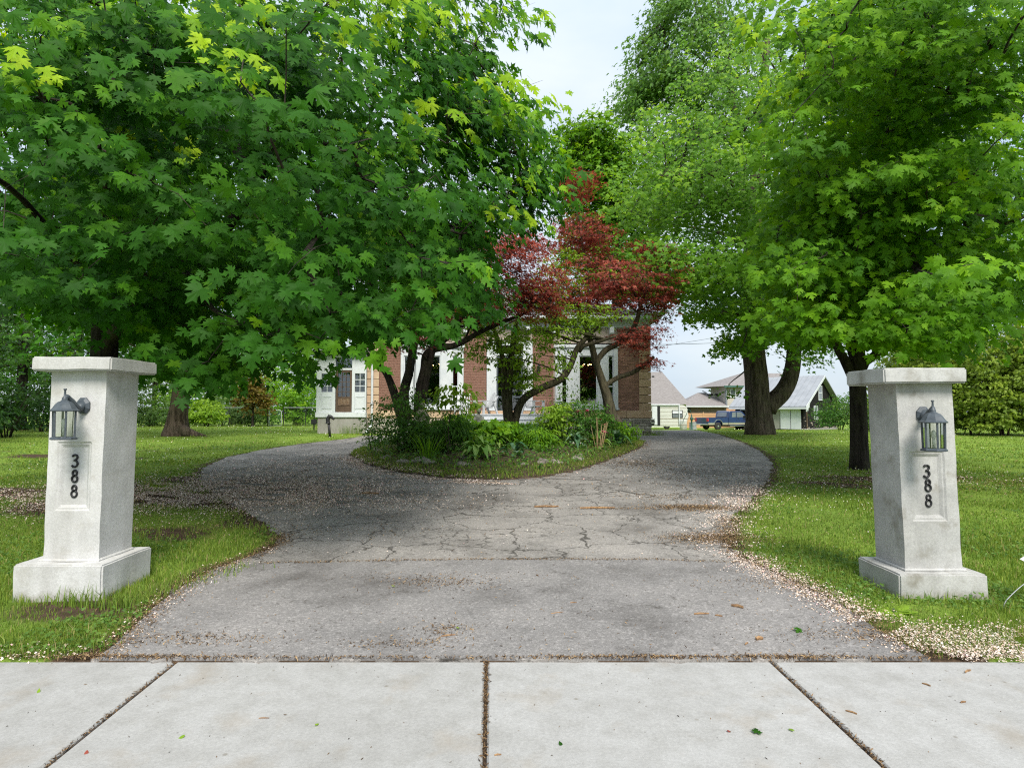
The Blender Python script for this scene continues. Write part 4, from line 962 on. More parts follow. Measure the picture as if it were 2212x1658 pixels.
# plastic garden chairs on the porch
def chair(px, y, rz, label, mat):
    c = H(px, 890, y).x; t = thing('porch_chair', label, 'chair', (c, y, pz), 'plastic chairs on the porch')
    R3 = Matrix.Rotation(rz, 3, 'Z')
    def place(mb): mb.v = [tuple(Vector((c, y, pz+.002))+R3 @ Vector(v)) for v in mb.v]; return mb
    s = MB(); s.raw([(-.26, -.30, .36), (.26, -.30, .36), (.24, .26, .29), (-.24, .26, .29), (-.26, -.30, .33), (.26, -.30, .33), (.24, .26, .26), (-.24, .26, .26)], [(0, 1, 2, 3), (7, 6, 5, 4), (0, 4, 5, 1), (1, 5, 6, 2), (2, 6, 7, 3), (3, 7, 4, 0)])
    place(s).build('seat', mat, t)
    for i in range(5):
        x = -.2+.1*i; h = .95-.06*abs(i-2)**1.5
        place(MB().prism([(x-.043, .24, .28), (x+.043, .24, .28), (x*1.15+.043, .52, h), (x*1.15-.043, .52, h)], (0, .025, .01))).build('back_slat', mat, t)
    for sx_ in (-1, 1):
        place(MB().prism([(sx_*.26, -.36, .56), (sx_*.36, -.36, .56), (sx_*.34, .36, .54), (sx_*.27, .36, .54)], (0, 0, .03))).build('armrest', mat, t)
        place(MB().prism([(sx_*.27, -.34, 0), (sx_*.27, -.24, 0), (sx_*.29, -.20, .56), (sx_*.29, -.33, .56)], (sx_*.05, 0, 0))).build('leg', mat, t)
        place(MB().prism([(sx_*.27, .42, 0), (sx_*.27, .5, 0), (sx_*.27, .3, .54), (sx_*.27, .2, .54)], (sx_*.05, 0, 0))).build('leg', mat, t)
chair(1004, HY-1.5, .5, 'white plastic chair at the left end of the porch', M['plastic'])
chair(1047, HY-1.4, -.9, 'grey plastic chair left of the front door', M['plastic_grey'])
chair(1153, HY-1.4, .8, 'pale plastic chair right of the front door', M['plastic_grey'])
# ================================================================== NEIGHBOURING BUILDINGS
def bld(name, label, cat, px, py, Y): p = at(px, py, Y); return thing(name, label, cat, (p.x, Y, gz(p.x, Y)))
# beige two-storey house with brick base
NY = 84
q = lambda px, py, y=NY: at(px, py, y)
nb = bld('neighbour_house', 'beige sided two storey house with brown brick base behind the pickup', 'house', 1540, 900, NY)
gl = gz(q(1540, 900).x, NY)-1
MB().box(q(1480, 0).x, q(1640, 0).x, NY, NY+9, gl, q(0, 879).z).build('brick_base', M['house_brick'], nb, uv=True)
up0, up1 = q(1555, 0).x, q(1720, 0).x; zt_u = q(0, 833).z; zb_u = q(0, 878.5).z
def sided(name, x0, x1, y0, z0, z1, parent, dirv=(1, 0)):
    """lapped boards: each course leans out at its lower edge"""
    n_ = int((z1-z0)/.13); 
    mb = MB()
    for i in range(n_):
        a, b = z0+(z1-z0)*i/n_, z0+(z1-z0)*(i+1)/n_
        p0 = Vector((x0, y0, 0)); p1 = Vector((x1[0], x1[1], 0)) if isinstance(x1, tuple) else Vector((x1, y0, 0)); nrm = Vector(((p1-p0).y, -(p1-p0).x, 0)).normalized()
        mb.raw([p0+nrm*.03+Vector((0, 0, a)), p1+nrm*.03+Vector((0, 0, a)), p1+Vector((0, 0, b)), p0+Vector((0, 0, b)), p0+Vector((0, 0, a)), p1+Vector((0, 0, a))], [(0, 1, 2, 3), (4, 5, 1, 0)])
    return mb.build(name, M['siding'], parent)
MB().prism([(up0, NY+.2, zb_u-.3), (up1, NY+.2, zb_u-.3), (up1, NY+9, zb_u-.3), (q(1522, 0, NY+6).x, NY+6, zb_u-.3)], (0, 0, zt_u-zb_u+.35)).build('upper_wall', M['siding'], nb)
sided('siding', up0, up1, NY+.19, zb_u, zt_u, nb)
sided('siding', q(1522, 0, NY+6).x, (up0, NY+.19), NY+5.9, zb_u-.1, zt_u, nb)
MB().box(up0-.12, up0+.12, NY+.08, NY+.3, zb_u, zt_u).build('corner_board', M['metal_roof'], nb)
nw = MB(); wx0, wx1, wz0, wz1 = q(1563, 0).x, q(1575, 0).x, q(0, 858).z, q(0, 840).z
for a, b, c_, d in ((wx0, wx0+.1, wz0, wz1), (wx1-.1, wx1, wz0, wz1), (wx0+.1, wx1-.1, wz0, wz0+.1), (wx0+.1, wx1-.1, wz1-.1, wz1)): nw.box(a, b, NY+.05, NY+.17, c_, d)
nwo = nw.build('window', M['white'], nb); MB().box(wx0+.05, wx1-.05, NY+.10, NY+.12, wz0+.05, wz1-.05).build('pane', M['auto_glass'], nwo)
e0 = zt_u-.05; hip = [(q(1514, 0, NY-.5).x, NY+5), (up0-.5, NY-.5), (up1+.5, NY-.5), (up1+.5, NY+9), (q(1522, 0, NY+9).x, NY+9.5)]
ap_ = q(1600, 808, NY+4)
MB().raw([(x, y, e0) for x, y in hip]+[(ap_.x, ap_.y, q(0, 806, NY+4).z), (ap_.x+6, ap_.y, q(0, 806, NY+4).z)], [(0, 1, 5), (1, 2, 6, 5), (2, 3, 6), (3, 4, 5, 6), (4, 0, 5), (4, 3, 2, 1, 0)]).build('roof', M['shingle'], nb)
MB().box(up0-.5, up1+.5, NY-.62, NY-.48, e0-.18, e0+.05).build('gutter', M['pump_green'], nb)
l0, l1 = q(1478, 0, NY-.6).x, q(1558, 0, NY-.6).x
MB().raw([(l0-1.5, NY-.6, q(0, 877).z), (l1, NY-.6, q(0, 877).z), (q(1534, 0).x, NY+4.4, q(0, 848, NY+4.4).z), (q(1515, 0).x, NY+4.4, q(0, 848, NY+4.4).z), (l1, NY+4.4, q(0, 877).z), (l0-1.5, NY+4.4, q(0, 877).z)], [(0, 1, 2, 3), (1, 4, 2), (5, 0, 3), (5, 4, 1, 0), (5, 3, 2, 4)]).build('lower_roof', M['shingle'], nb)
MB().box(l0-1.5, l1+.1, NY-.75, NY-.62, q(0, 879).z, q(0, 876.5).z).build('gutter', M['white'], nb)
for p in (1534, 1548): c_ = at(p, 852, NY+3.4); MB().box(c_.x-.3, c_.x+.3, c_.y-.25, c_.y+.2, c_.z-.15, c_.z+.12).build('roof_vent', M['black'], nb)
MB().tube([(q(1525, 0).x, NY+4.2, q(0, 842).z), (q(1529, 0).x, NY+3.5, q(0, 846).z), (q(1531, 0).x, NY+3.5, q(0, 853).z)], .08, 6).build('downspout', M['metal_roof'], nb)
MB().tube([(up0-.3, NY-.3, zt_u-.1), (up0+.0, NY-.05, zt_u-.5), (up0+.0, NY-.05, zb_u)], .09, 6).build('downspout', M['metal_roof'], nb)
# steep shingled house left of the gap
SYN = 80; q2 = lambda px, py, y=SYN: at(px, py, y)
sh_ = bld('shingled_house', 'pale house with steep grey brown shingle roof behind the trailer', 'house', 1420, 900, SYN)
MB().box(q2(1380, 0).x, q2(1470, 0).x, SYN, SYN+8, gz(20, SYN)-1, q2(0, 873).z).build('wall', M['cream'], sh_)
MB().raw([(q2(1375, 0).x, SYN-.5, q2(0, 873).z), (q2(1476, 0).x, SYN-.5, q2(0, 873).z), (q2(1436, 0).x, SYN+4, q2(0, 803, SYN+4).z), (q2(1375, 0).x, SYN+4, q2(0, 803, SYN+4).z), (q2(1476, 0).x, SYN+8.5, q2(0, 873).z), (q2(1375, 0).x, SYN+8.5, q2(0, 873).z)], [(0, 1, 2, 3), (1, 4, 2), (4, 5, 3, 2), (5, 0, 3), (5, 4, 1, 0)]).build('roof', M['shingle'], sh_)
MB().box(q2(1411, 0).x, q2(1416, 0).x, SYN+3.2, SYN+3.8, q2(0, 813).z, q2(0, 808.5).z).build('roof_vent', M['black'], sh_)
# far blue roof
fr_ = bld('far_house', 'distant house with blue grey hipped roof between two roofs', 'house', 1468, 900, 120); q3 = lambda px, py, y=120: at(px, py, y)
MB().box(q3(1440, 0).x, q3(1495, 0).x, 120, 128, gz(30, 120)-1, q3(0, 871).z).build('wall', M['siding'], fr_)
MB().raw([(q3(1425, 0).x, 119, q3(0, 872).z), (q3(1500, 0).x, 119, q3(0, 872).z), (q3(1500, 0).x, 129, q3(0, 872).z), (q3(1425, 0).x, 129, q3(0, 872).z), (q3(1452, 0).x, 124, q3(0, 848).z), (q3(1466, 0).x, 124, q3(0, 853).z)], [(0, 1, 5, 4), (1, 2, 5), (2, 3, 4, 5), (3, 0, 4), (3, 2, 1, 0)]).build('roof', M['shingle_far'], fr_)
MB().tube([q3(1471, 861), q3(1471, 853.5)], .12, 6).build('vent_pipe', M['black'], fr_)
# black painted brick building with a pale roof
BY = 58; c0 = at(1735, 925, BY); a_ = math.radians(46); ds = Vector((-math.cos(a_), math.sin(a_), 0)); dg = Vector((math.sin(a_), math.cos(a_), 0))
bz = gz(c0.x, BY)-.05; ez = at(1735, 872, BY).z; Wg, Ls = 9.2, 6.8; rz_ = at(1795, 813, BY+3.2).z
bb = thing('black_brick_garage', 'black painted brick building with pale metal roof and white barn doors', 'garage', (c0.x, BY, bz)); o_ = Vector((c0.x, BY, 0))
P3 = lambda s, g_, z: o_ + ds*s + dg*g_ + Vector((0, 0, z))
MB().raw([P3(0, 0, bz-1), P3(0, Wg, bz-1), P3(0, Wg, ez), P3(0, Wg/2, rz_-.05), P3(0, 0, ez), P3(Ls, 0, bz-1), P3(Ls, Wg, bz-1), P3(Ls, Wg, ez), P3(Ls, Wg/2, rz_-.05), P3(Ls, 0, ez)], [(0, 1, 2, 3, 4), (5, 9, 8, 7, 6), (0, 4, 9, 5), (1, 6, 7, 2)]).build('wall', M['black_brick'], bb, uv=True)
# raise the plinth in concrete
MB().prism([P3(-.08, -.08, bz-.8), P3(-.08, Wg, bz-.8), P3(.3, Wg, bz-.8), P3(.3, -.08, bz-.8)], (0, 0, .8+.16)).build('plinth', M['found'], bb)
th = .12
for g0_, g1_ in ((-.55, Wg/2), (Wg+.55, Wg/2)):
    k_ = (rz_-ez)/(Wg/2); zz0 = ez-.55*k_; MB().prism([P3(-.5, g0_, zz0), P3(Ls+.4, g0_, zz0), P3(Ls+.4, g1_, rz_), P3(-.5, g1_, rz_)], (0, 0, th)).build('roof', M['metal_roof'], bb)
rb_ = MB(); 
for i in range(16):
    s_ = -.45+i*(Ls+.8)/15; rb_.prism([P3(s_, -.55, ez-.55*k_+th+.003), P3(s_+.05, -.55, ez-.55*k_+th+.003), P3(s_+.05, Wg/2, rz_+th+.003), P3(s_, Wg/2, rz_+th+.003)], (0, 0, .035))
rb_.build('roof_ribs', M['metal_roof'], bb, kind='stuff')
MB().prism([P3(-.53, -.6, ez-.55*k_-.14), P3(-.53, -.6, ez-.55*k_+.13), P3(-.53, Wg/2, rz_+.13), P3(-.53, Wg/2, rz_-.14)], ds*.04).build('barge_board', M['white'], bb)
MB().prism([P3(-.535, -.62, ez-.75), P3(-.535, -.62, ez-.2), P3(-.535, .55, ez+.35), P3(-.535, .2, ez-.1), P3(-.535, .15, ez-.35), P3(-.535, -.1, ez-.4), P3(-.535, -.2, ez-.72)], ds*.05).build('eave_bracket', M['white'], bb)
MB().prism([P3(-.5, -.66, ez-.5), P3(Ls+.4, -.66, ez-.5), P3(Ls+.4, -.66, ez-.34), P3(-.5, -.66, ez-.34)], dg*.1).build('gutter', M['white'], bb)
MB().prism([P3(.2, -.18, ez-.62), P3(6.2, -.18, ez-.62), P3(6.2, -.18, ez-.44), P3(.2, -.18, ez-.44)], dg*.1).build('door_rail', M['white_old'], bb)
for s0 in (.15, 1.15, 2.95, 3.95):
    MB().prism([P3(s0+.03, -.14, bz+.12), P3(s0+.97, -.14, bz+.12), P3(s0+.97, -.14, ez-.63), P3(s0+.03, -.14, ez-.63)], dg*.06).build('barn_door', M['white'], bb)
MB().prism([P3(2.2, -.04, bz+.12), P3(2.9, -.04, bz+.12), P3(2.9, -.04, ez-.63), P3(2.2, -.04, ez-.63)], dg*.03).build('door_jamb', M['found'], bb)
MB().tube([P3(-.06, .75, bz), P3(-.06, .75, ez-.1)], .035, 6).build('drain_pipe', M['rust'], bb)
for g_, z0, z1, wd in ((4.05, bz+2.95, bz+4.45, 1.0), (2.7, bz+1.0, bz+2.4, 1.05)):
    fw = MB(); 
    for ga, gb, za, zb__ in ((g_, g_+.1, z0, z1), (g_+wd-.1, g_+wd, z0, z1), (g_+.1, g_+wd-.1, z0, z0+.1), (g_+.1, g_+wd-.1, z1-.1, z1), (g_+.1, g_+wd-.1, (z0+z1)/2-.04, (z0+z1)/2+.04)):
        fw.prism([P3(-.06, ga, za), P3(-.06, gb, za), P3(-.06, gb, zb__), P3(-.06, ga, zb__)], ds*.05)
    f_ = fw.build('window', M['white'], bb); MB().prism([P3(-.03, g_+.05, z0+.05), P3(-.03, g_+wd-.05, z0+.05), P3(-.03, g_+wd-.05, z1-.05), P3(-.03, g_+.05, z1-.05)], ds*.015).build('pane', M['auto_glass'], f_)
# cedar fence
CY_ = 70; fx0, fx1 = at(1478, 900, CY_).x, at(1640, 900, CY_).x; fz = gz(fx0, CY_)
t = thing('cedar_fence', 'new orange cedar board fence behind the pickup', 'fence', ((fx0+fx1)/2, CY_, fz))
zt_f = at(0, 892, CY_).z; n_ = 9
for j in range(4):
    a, b = fx0+(fx1-fx0)*j/4, fx0+(fx1-fx0)*(j+1)/4
    for i in range(n_):
        z0, z1 = fz+.05+(zt_f-fz-.05)*i/n_, fz+.05+(zt_f-fz-.05)*(i+1)/n_; d = random.uniform(0, .02)
        MB().box(a+.06, b-.06, CY_-d, CY_+.03, z0+.012, z1).build('board', M['cedar'], t)
    MB().box(a-.05, a+.05, CY_-.06, CY_+.08, fz-.3, zt_f+.12).build('post', M['cedar'], t)
MB().box(at(1555, 0, CY_).x, fx1, CY_+.1, CY_+.2, zt_f, zt_f+.55).build('raised_panel', M['cedar'], t)
# camper trailer
TY = 64; tz = gz(at(1450, 900, TY).x, TY); qx = lambda p: at(p, 900, TY).x; qz = lambda p: at(1450, p, TY).z
tr = thing('camper_trailer', 'cream travel trailer with dark window beside the brick house', 'trailer', (qx(1440), TY, tz))
x0, x1 = qx(1372), qx(1487); zt_t, zb_t = qz(874.5), qz(921)
prof = [(x0, zb_t+.1), (x1-.55, zb_t), (x1-.25, zb_t+.25), (x1, zb_t+1.1), (x1-.12, zb_t+1.9), (x1-.35, zt_t-.12), (x1-.6, zt_t), (x0, zt_t)]
MB().prism([(x, TY, z) for x, z in prof], (0, 2.3, 0)).build('body', M['cream'], tr, bevel=.04)
rl = MB()
for p in (880.5, 889, 897, 911.5, 917): rl.box(x0, x1-.3, TY-.012, TY-.002, qz(p)-.012, qz(p)+.012)
rl.build('seam', M['tan_stripe'], tr); MB().box(x0, x1-.02, TY-.016, TY-.004, qz(904.5), qz(903)).build('stripe', M['tan_stripe'], tr)
wm = MB(); a, b, c_, d = qx(1451), qx(1474), qz(902), qz(885.5)
for q_ in ((a, a+.06, c_, d), (b-.06, b, c_, d), (a+.06, b-.06, c_, c_+.06), (a+.06, b-.06, d-.06, d), (a+.06, b-.06, (c_+d)/2, (c_+d)/2+.05)): wm.box(q_[0], q_[1], TY-.04, TY-.018, q_[2], q_[3])
wo_ = wm.build('window', M['black'], tr); MB().box(a+.03, b-.03, TY-.028, TY-.02, c_+.03, d-.03).build('pane', M['auto_glass'], wo_); MB().box(a+.05, b-.05, TY-.034, TY-.03, (c_+d)/2+.05, d-.08).build('blind', M['plastic'], wo_)
MB().box(qx(1419), qx(1425), TY-.06, TY-.018, qz(919), qz(877)).build('door_opening', M['black'], tr)
MB().box(qx(1408), qx(1419)-.01, TY-.09, TY-.05, qz(917), qz(877)).build('door', M['plastic'], tr)
MB().tube([(qx(1400), TY-.1, qz(874)), (qx(1468), TY-.1, qz(874))], .07, 8).build('awning_roll', M['plastic'], tr)
MB().tube([(qx(1466), TY-.1, qz(875)), (qx(1466), TY-.1, qz(917))], .05, 6).build('awning_arm', M['plastic'], tr)
for p in (1395, 1432): MB().lathe([(.32, -.1), (.34, 0), (.32, .1)], (0, 0, 0), 14).v and None
def wheel(parent, c, r, axis_y=True, w=.22, name='wheel'):
    def l(prof): 
        m = MB().lathe(prof, (0, 0, 0), 20); m.v = [(c[0]+x, c[1]+z, c[2]+y) for x, y, z in m.v]; return m
    o = l([(r*.62, -w/2), (r*.9, -w/2), (r, -w/3), (r, w/3), (r*.9, w/2), (r*.62, w/2)]).build(name, M['rubber'], parent, smooth=True)
    rm_ = l([(r*.62, -w/2+.005), (r*.60, -w/2+.03), (r*.3, -w/2+.07), (r*.28, -w/2-.01), (.001, -w/2-.012)])
    rm_.build('rim', M['chrome'], o, smooth=False); return o
wheel(tr, (qx(1440), TY+.15, tz+.33), .33)
# dark sport utility vehicle, mostly hidden by the house corner
VY = 52; vx = at(1413.5, 900, VY).x; vz = gz(vx, VY)
t = thing('parked_suv', 'black sport utility vehicle nosing out behind the house corner', 'car', (vx-1.6, VY, vz))
side = [(-4.6, .35), (-.25, .32), (0, .45), (.03, .75), (-.06, 1.0), (-.3, 1.12), (-1.35, 1.2), (-2.0, 1.68), (-4.2, 1.72), (-4.65, 1.1)]
MB().prism([(vx+x, VY, vz+z) for x, z in side], (0, 1.85, 0)).build('body', M['black'], t, bevel=.06)
MB().prism([(vx-1.5, VY-.012, vz+1.22), (vx-2.05, VY-.012, vz+1.6), (vx-4.0, VY-.012, vz+1.62), (vx-4.2, VY-.012, vz+1.2)], (0, .01, 0)).build('side_window', M['auto_glass'], t)
MB().box(vx-.02, vx+.05, VY+.25, VY+1.6, vz+.55, vz+.85).build('grille', M['chrome'], t)
for y in (VY-.02, VY+1.55): MB().box(vx-.3, vx+.03, y, y+.32, vz+.88, vz+1.02, .03).build('headlight', M['plastic_grey'], t)
MB().box(vx-.9, vx-.02, VY-.03, VY-.005, vz+.6, vz+.66).build('side_trim', M['chrome'], t)
wheel(t, (vx-.95, VY+.1, vz+.36), .36); wheel(t, (vx-3.7, VY+.1, vz+.36), .36)
# blue pickup
PY = 60; pc = at(1514, 925, PY); pz_ = gz(pc.x+1, PY); t = thing('pickup_truck', 'dark blue extended cab pickup truck with beige lower stripe', 'pickup truck', (pc.x, PY, pz_))
ang = math.radians(-20); R3 = Matrix.Rotation(ang+math.radians(40), 3, 'Z'); org = Vector((at(1524.5, 925, PY).x, PY-.6, pz_))
def T(mb): mb.v = [tuple(org + R3 @ Vector(v)) for v in mb.v]; return mb
# local frame: x forward from the rear bumper, y across (0 near side, 2 far side), z up
bed = [(0, .62), (0, 1.22), (2.45, 1.22), (2.45, .5), (1.75, .5), (1.72, .78), (1.55, .98), (1.25, 1.04), (.95, .98), (.78, .78), (.75, .5), (.1, .5)]
T(MB().prism([(x, 0, z) for x, z in bed], (0, .16, 0))).build('bed_side', M['blue_paint'], t); T(MB().prism([(x, 1.84, z) for x, z in bed], (0, .16, 0))).build('bed_side', M['blue_paint'], t)
T(MB().box(.03, 2.4, .16, 1.84, .62, .72)).build('bed_floor', M['rubber'], t)
T(MB().box(0, .06, .1605, 1.8395, .62, 1.2, .01)).build('tailgate', M['blue_paint'], t)
cab = [(2.47, .45), (2.47, 1.24), (2.62, 1.83), (2.8, 1.88), (4.0, 1.88), (4.2, 1.82), (4.85, 1.25), (6.05, 1.12), (6.12, .98), (6.12, .5), (5.75, .5), (5.7, .78), (5.5, 1.0), (5.2, 1.04), (4.95, .98), (4.78, .78), (4.75, .45)]
T(MB().prism([(x, 0, z) for x, z in cab], (0, 2.0, 0))).build('cab', M['blue_paint'], t, bevel=.05)
for p in ([(2.9, 1.27), (2.95, 1.75), (3.38, 1.77), (3.38, 1.27)], [(3.5, 1.27), (3.5, 1.77), (4.05, 1.77), (4.6, 1.3), (4.6, 1.27)]):
    T(MB().prism([(x, -.012, z) for x, z in p], (0, .01, 0))).build('side_window', M['auto_glass'], t)
T(MB().prism([(2.455, .25, 1.32), (2.455, 1.75, 1.32), (2.58, 1.65, 1.76), (2.58, .35, 1.76)], (-.012, 0, .002))).build('rear_window', M['auto_glass'], t)
for a, b in ((.03, .8), (1.72, 2.45), (2.5, 4.75)):
    T(MB().box(a, b, -.02, -.004, .52, .66)).build('lower_panel', M['beige_paint'], t); T(MB().box(a, b, -.028, -.003, .67, .74)).build('side_moulding', M['chrome'], t)
for y in (-.015, 1.79):
    T(MB().box(-.02, .07, y, y+.22, .85, 1.18, .02)).build('tail_light', M['red_lens'], t)
T(MB().box(-.16, .0, .0, 2.0, .5, .62, .02)).build('rear_bumper', M['chrome'], t); T(MB().box(-.17, -.162, .85, 1.2, .5, .61)).build('licence_plate', M['plastic'], t)
arch = [(1.25+.52*math.cos(a), -.012, .5+.52*math.sin(a)) for a in np.linspace(.1, PI-.1, 12)]
T(MB().tube(arch, .035, 5)).build('wheel_arch', M['chrome'], t)
T(MB().box(2.6, 4.6, -.1, 0, .36, .42, .01)).build('running_board', M['chrome'], t); T(MB().box(.3, 5.8, .4, 1.6, .35, .49)).build('chassis', M['rubber'], t)
T(MB().box(4.3, 4.5, -.25, -.02, 1.22, 1.42, .02)).build('mirror', M['black'], t); T(MB().box(3.6, 3.76, -.03, -.005, 1.12, 1.16)).build('door_handle', M['black'], t)
for s_ in (2.495, 3.44): T(MB().box(s_, s_+.012, -.006, -.001, .5, 1.8)).build('door_seam', M['black'], t)
for xw, yw in ((1.25, .12), (5.25, .12), (1.25, 1.9), (5.25, 1.9)):
    m = MB().lathe([(.23, -.11), (.34, -.11), (.375, -.07), (.375, .07), (.34, .11), (.23, .11)], (0, 0, 0), 20); m.v = [(xw+x, yw+z, .375+y) for x, y, z in m.v]; wo_ = T(m).build('wheel', M['rubber'], t, smooth=True)
    m = MB().lathe([(.235, -.10), (.22, -.07), (.12, -.03), (.1, -.12), (.001, -.125)], (0, 0, 0), 16); m.v = [(xw+x, yw+z, .375+y) for x, y, z in m.v]; T(m).build('rim', M['chrome'], wo_)
# hand pump and barrel
HPY = 50; hp = at(1493.5, 922, HPY); hz_ = gz(hp.x, HPY); t = thing('hand_pump', 'green cast iron hand pump with curved handle near the trailer', 'hand pump', (hp.x, HPY, hz_))
MB().lathe([(.16, 0), (.16, .04), (.075, .08), (.07, .8), (.11, .84), (.13, .95), (.11, 1.06), (.06, 1.1), (.05, 1.25), (.02, 1.28)], (hp.x, HPY, hz_), 12).build('pump_column', M['pump_green'], t, smooth=True)
MB().tube(spline([(hp.x, HPY, hz_+1.2), (hp.x-.1, HPY, hz_+1.62), (hp.x-.28, HPY, hz_+1.7), (hp.x-.42, HPY, hz_+1.3), (hp.x-.62, HPY, hz_+.95), (hp.x-.75, HPY, hz_+.6)], 4), .022, 6).build('pump_handle', M['pump_green'], t)
MB().tube([(hp.x, HPY, hz_+.95), (hp.x+.22, HPY-.05, hz_+.95), (hp.x+.26, HPY-.05, hz_+.85)], .035, 8).build('spout', M['pump_green'], t)
t = thing('plastic_barrel', 'pale plastic barrel standing behind the hand pump', 'barrel', (hp.x-.45, HPY+1, hz_)); MB().lathe([(.25, 0), (.29, .05), (.3, .4), (.29, .75), (.24, .85), (.06, .87)], (hp.x-.42, HPY+1, hz_), 16).build('barrel_body', M['cream'], t, smooth=True); MB().lathe([(.31, .38), (.315, .4), (.31, .42)], (hp.x-.42, HPY+1, hz_), 16).build('hoop', M['tan_stripe'], t)
t = thing('metal_drum', 'grey metal drum between hand pump and pickup', 'drum', (hp.x+.55, HPY+1.5, hz_)); MB().lathe([(.28, 0), (.3, .02), (.29, .3), (.3, .32), (.29, .6), (.3, .62), (.26, .64)], (hp.x+.55, HPY+1.5, hz_), 16).build('drum_body', M['wire'], t); MB().lathe([(.05, .64), (.05, .67)], (hp.x+.65, HPY+1.5, hz_), 8).build('bung', M['black'], t)
# overhead cables
for k, (a, b, sag) in enumerate((((1405, 744, 28.4), (1760, 712, 60), .35), ((1410, 750, 28.6), (1880, 640, 60), .5))):
    p, q_ = at(*a), at(*b); pts = [p.lerp(q_, i/24) - Vector((0, 0, sag*4*(i/24)*(1-i/24))) for i in range(25)]
    tag(MB().tube(pts, .014 if k == 0 else .009, 5).build('overhead_cable', M['cable']), ('thicker' if k == 0 else 'thinner upper')+' grey cable running from the house corner past the old maple', 'cable', 'overhead cables')
# chain link fence with gate on the left
FY = 48; f0, f1 = at(300, 900, FY).x, at(700, 900, FY).x; fzz = gz(f0, FY); ft = at(500, 880, FY).z
t = thing('chain_link_fence', 'dark chain link fence across the back of the left lawn', 'fence', ((f0+f1)/2, FY, fzz))
gx0, gx1 = at(578, 900, FY).x, at(611, 900, FY).x
for p in (300, 350, 395, 434, 496, 578, 612, 660, 700):
    x = at(p, 900, FY).x; MB().tube([(x, FY, fzz-.3), (x, FY, ft+.03)], .045 if p in (578, 612) else .032, 7).build('post', M['black'], t)
for a, b in ((f0, gx0), (gx1, f1)):
    MB().tube([(a, FY, ft), (b, FY, ft)], .025, 6).build('top_rail', M['wire'], t)
def mesh_wires(a, b, z0, z1, y, st_=.11, r=.0045):
    mb = MB(); h = z1-z0; x = a-h
    while x < b:
        for sgn in (1, -1):
            xa, xb = (x, x+h) if sgn == 1 else (x+h, x); ta = max(0, (a-xa)/(xb-xa) if sgn == 1 else (b-xa)/(xb-xa)); tb = min(1, (b-xa)/(xb-xa) if sgn == 1 else (a-xa)/(xb-xa))
            if tb > ta+.02: mb.tube([(xa+(xb-xa)*ta, y+.008*sgn, z0+h*ta), (xa+(xb-xa)*tb, y+.008*sgn, z0+h*tb)], r, 3, cap=False)
        x += st_
    return mb
for a, b in ((f0, gx0), (gx1, f1)): mesh_wires(a, b, fzz+.02, ft, FY).build('wire_mesh', M['black'], t, kind='stuff')
t = thing('fence_gate', 'pale tubular gate with chain link infill in the back fence', 'gate', ((gx0+gx1)/2, FY, fzz)); ga, gb, gt_ = gx0+.12, gx1-.12, at(500, 886, FY).z
MB().tube([(ga, FY-.02, fzz+.05), (ga, FY-.02, gt_-.1), (ga+.1, FY-.02, gt_), (gb-.1, FY-.02, gt_), (gb, FY-.02, gt_-.1), (gb, FY-.02, fzz+.05), (ga, FY-.02, fzz+.05)], .028, 6).build('gate_frame', M['plastic_grey'], t)
mesh_wires(ga, gb, fzz+.06, gt_-.02, FY-.02).build('wire_mesh', M['pump_green'], t, kind='stuff')
# horse-head hitching post
hb = gnd(713, 943); t = thing('hitching_post', 'black hitching post with horse head before the sunroom', 'hitching post', hb)
pt = at(709.5, 912, hb.y).z; MB().tube([hb-Vector((0, 0, .1)), (at(709.5, 912, hb.y).x, hb.y, pt)], .052, 10).build('post', M['black'], t, smooth=True)
hx = at(709.5, 905, hb.y).x; hh = MB()
hh.tube(spline([(hx-.02, hb.y, pt-.02), (hx-.03, hb.y, pt+.12), (hx+.02, hb.y, pt+.24), (hx+.10, hb.y, pt+.24), (hx+.2, hb.y, pt+.15), (hx+.235, hb.y, pt+.12)], 4), lerp_r([.085, .085, .075, .065, .05, .04], 6, 21), 10); hh.tube([(hx+.0, hb.y-.03, pt+.28), (hx-.01, hb.y-.035, pt+.36)], [.025, .006], 6); hh.tube([(hx+.0, hb.y+.03, pt+.28), (hx-.01, hb.y+.035, pt+.36)], [.025, .006], 6)
hh.lathe([(.1, -.06), (.11, -.02), (.08, 0)], (hx-.02, hb.y, pt), 10)
hh.build('horse_head', M['black'], t, remesh=.012)
t = thing('electric_meter', 'dark meter box on the sunroom foundation corner', 'meter box', (sx0-.02, SY-.05, SZ(905)))
MB().box(sx0-.18, sx0+.05, SY-.16, SY-.04, SZ(916), SZ(905), .02).build('meter_case', M['black'], t); MB().tube([(sx0-.06, SY-.1, SZ(916)), (sx0-.06, SY-.1, SZ(928))], .03, 6).build('conduit', M['black'], t)

# ================================================================== TREES
def gp(px, py): return gnd(px, py)
V3 = lambda px, py, Y: tuple(at(px, py, Y))
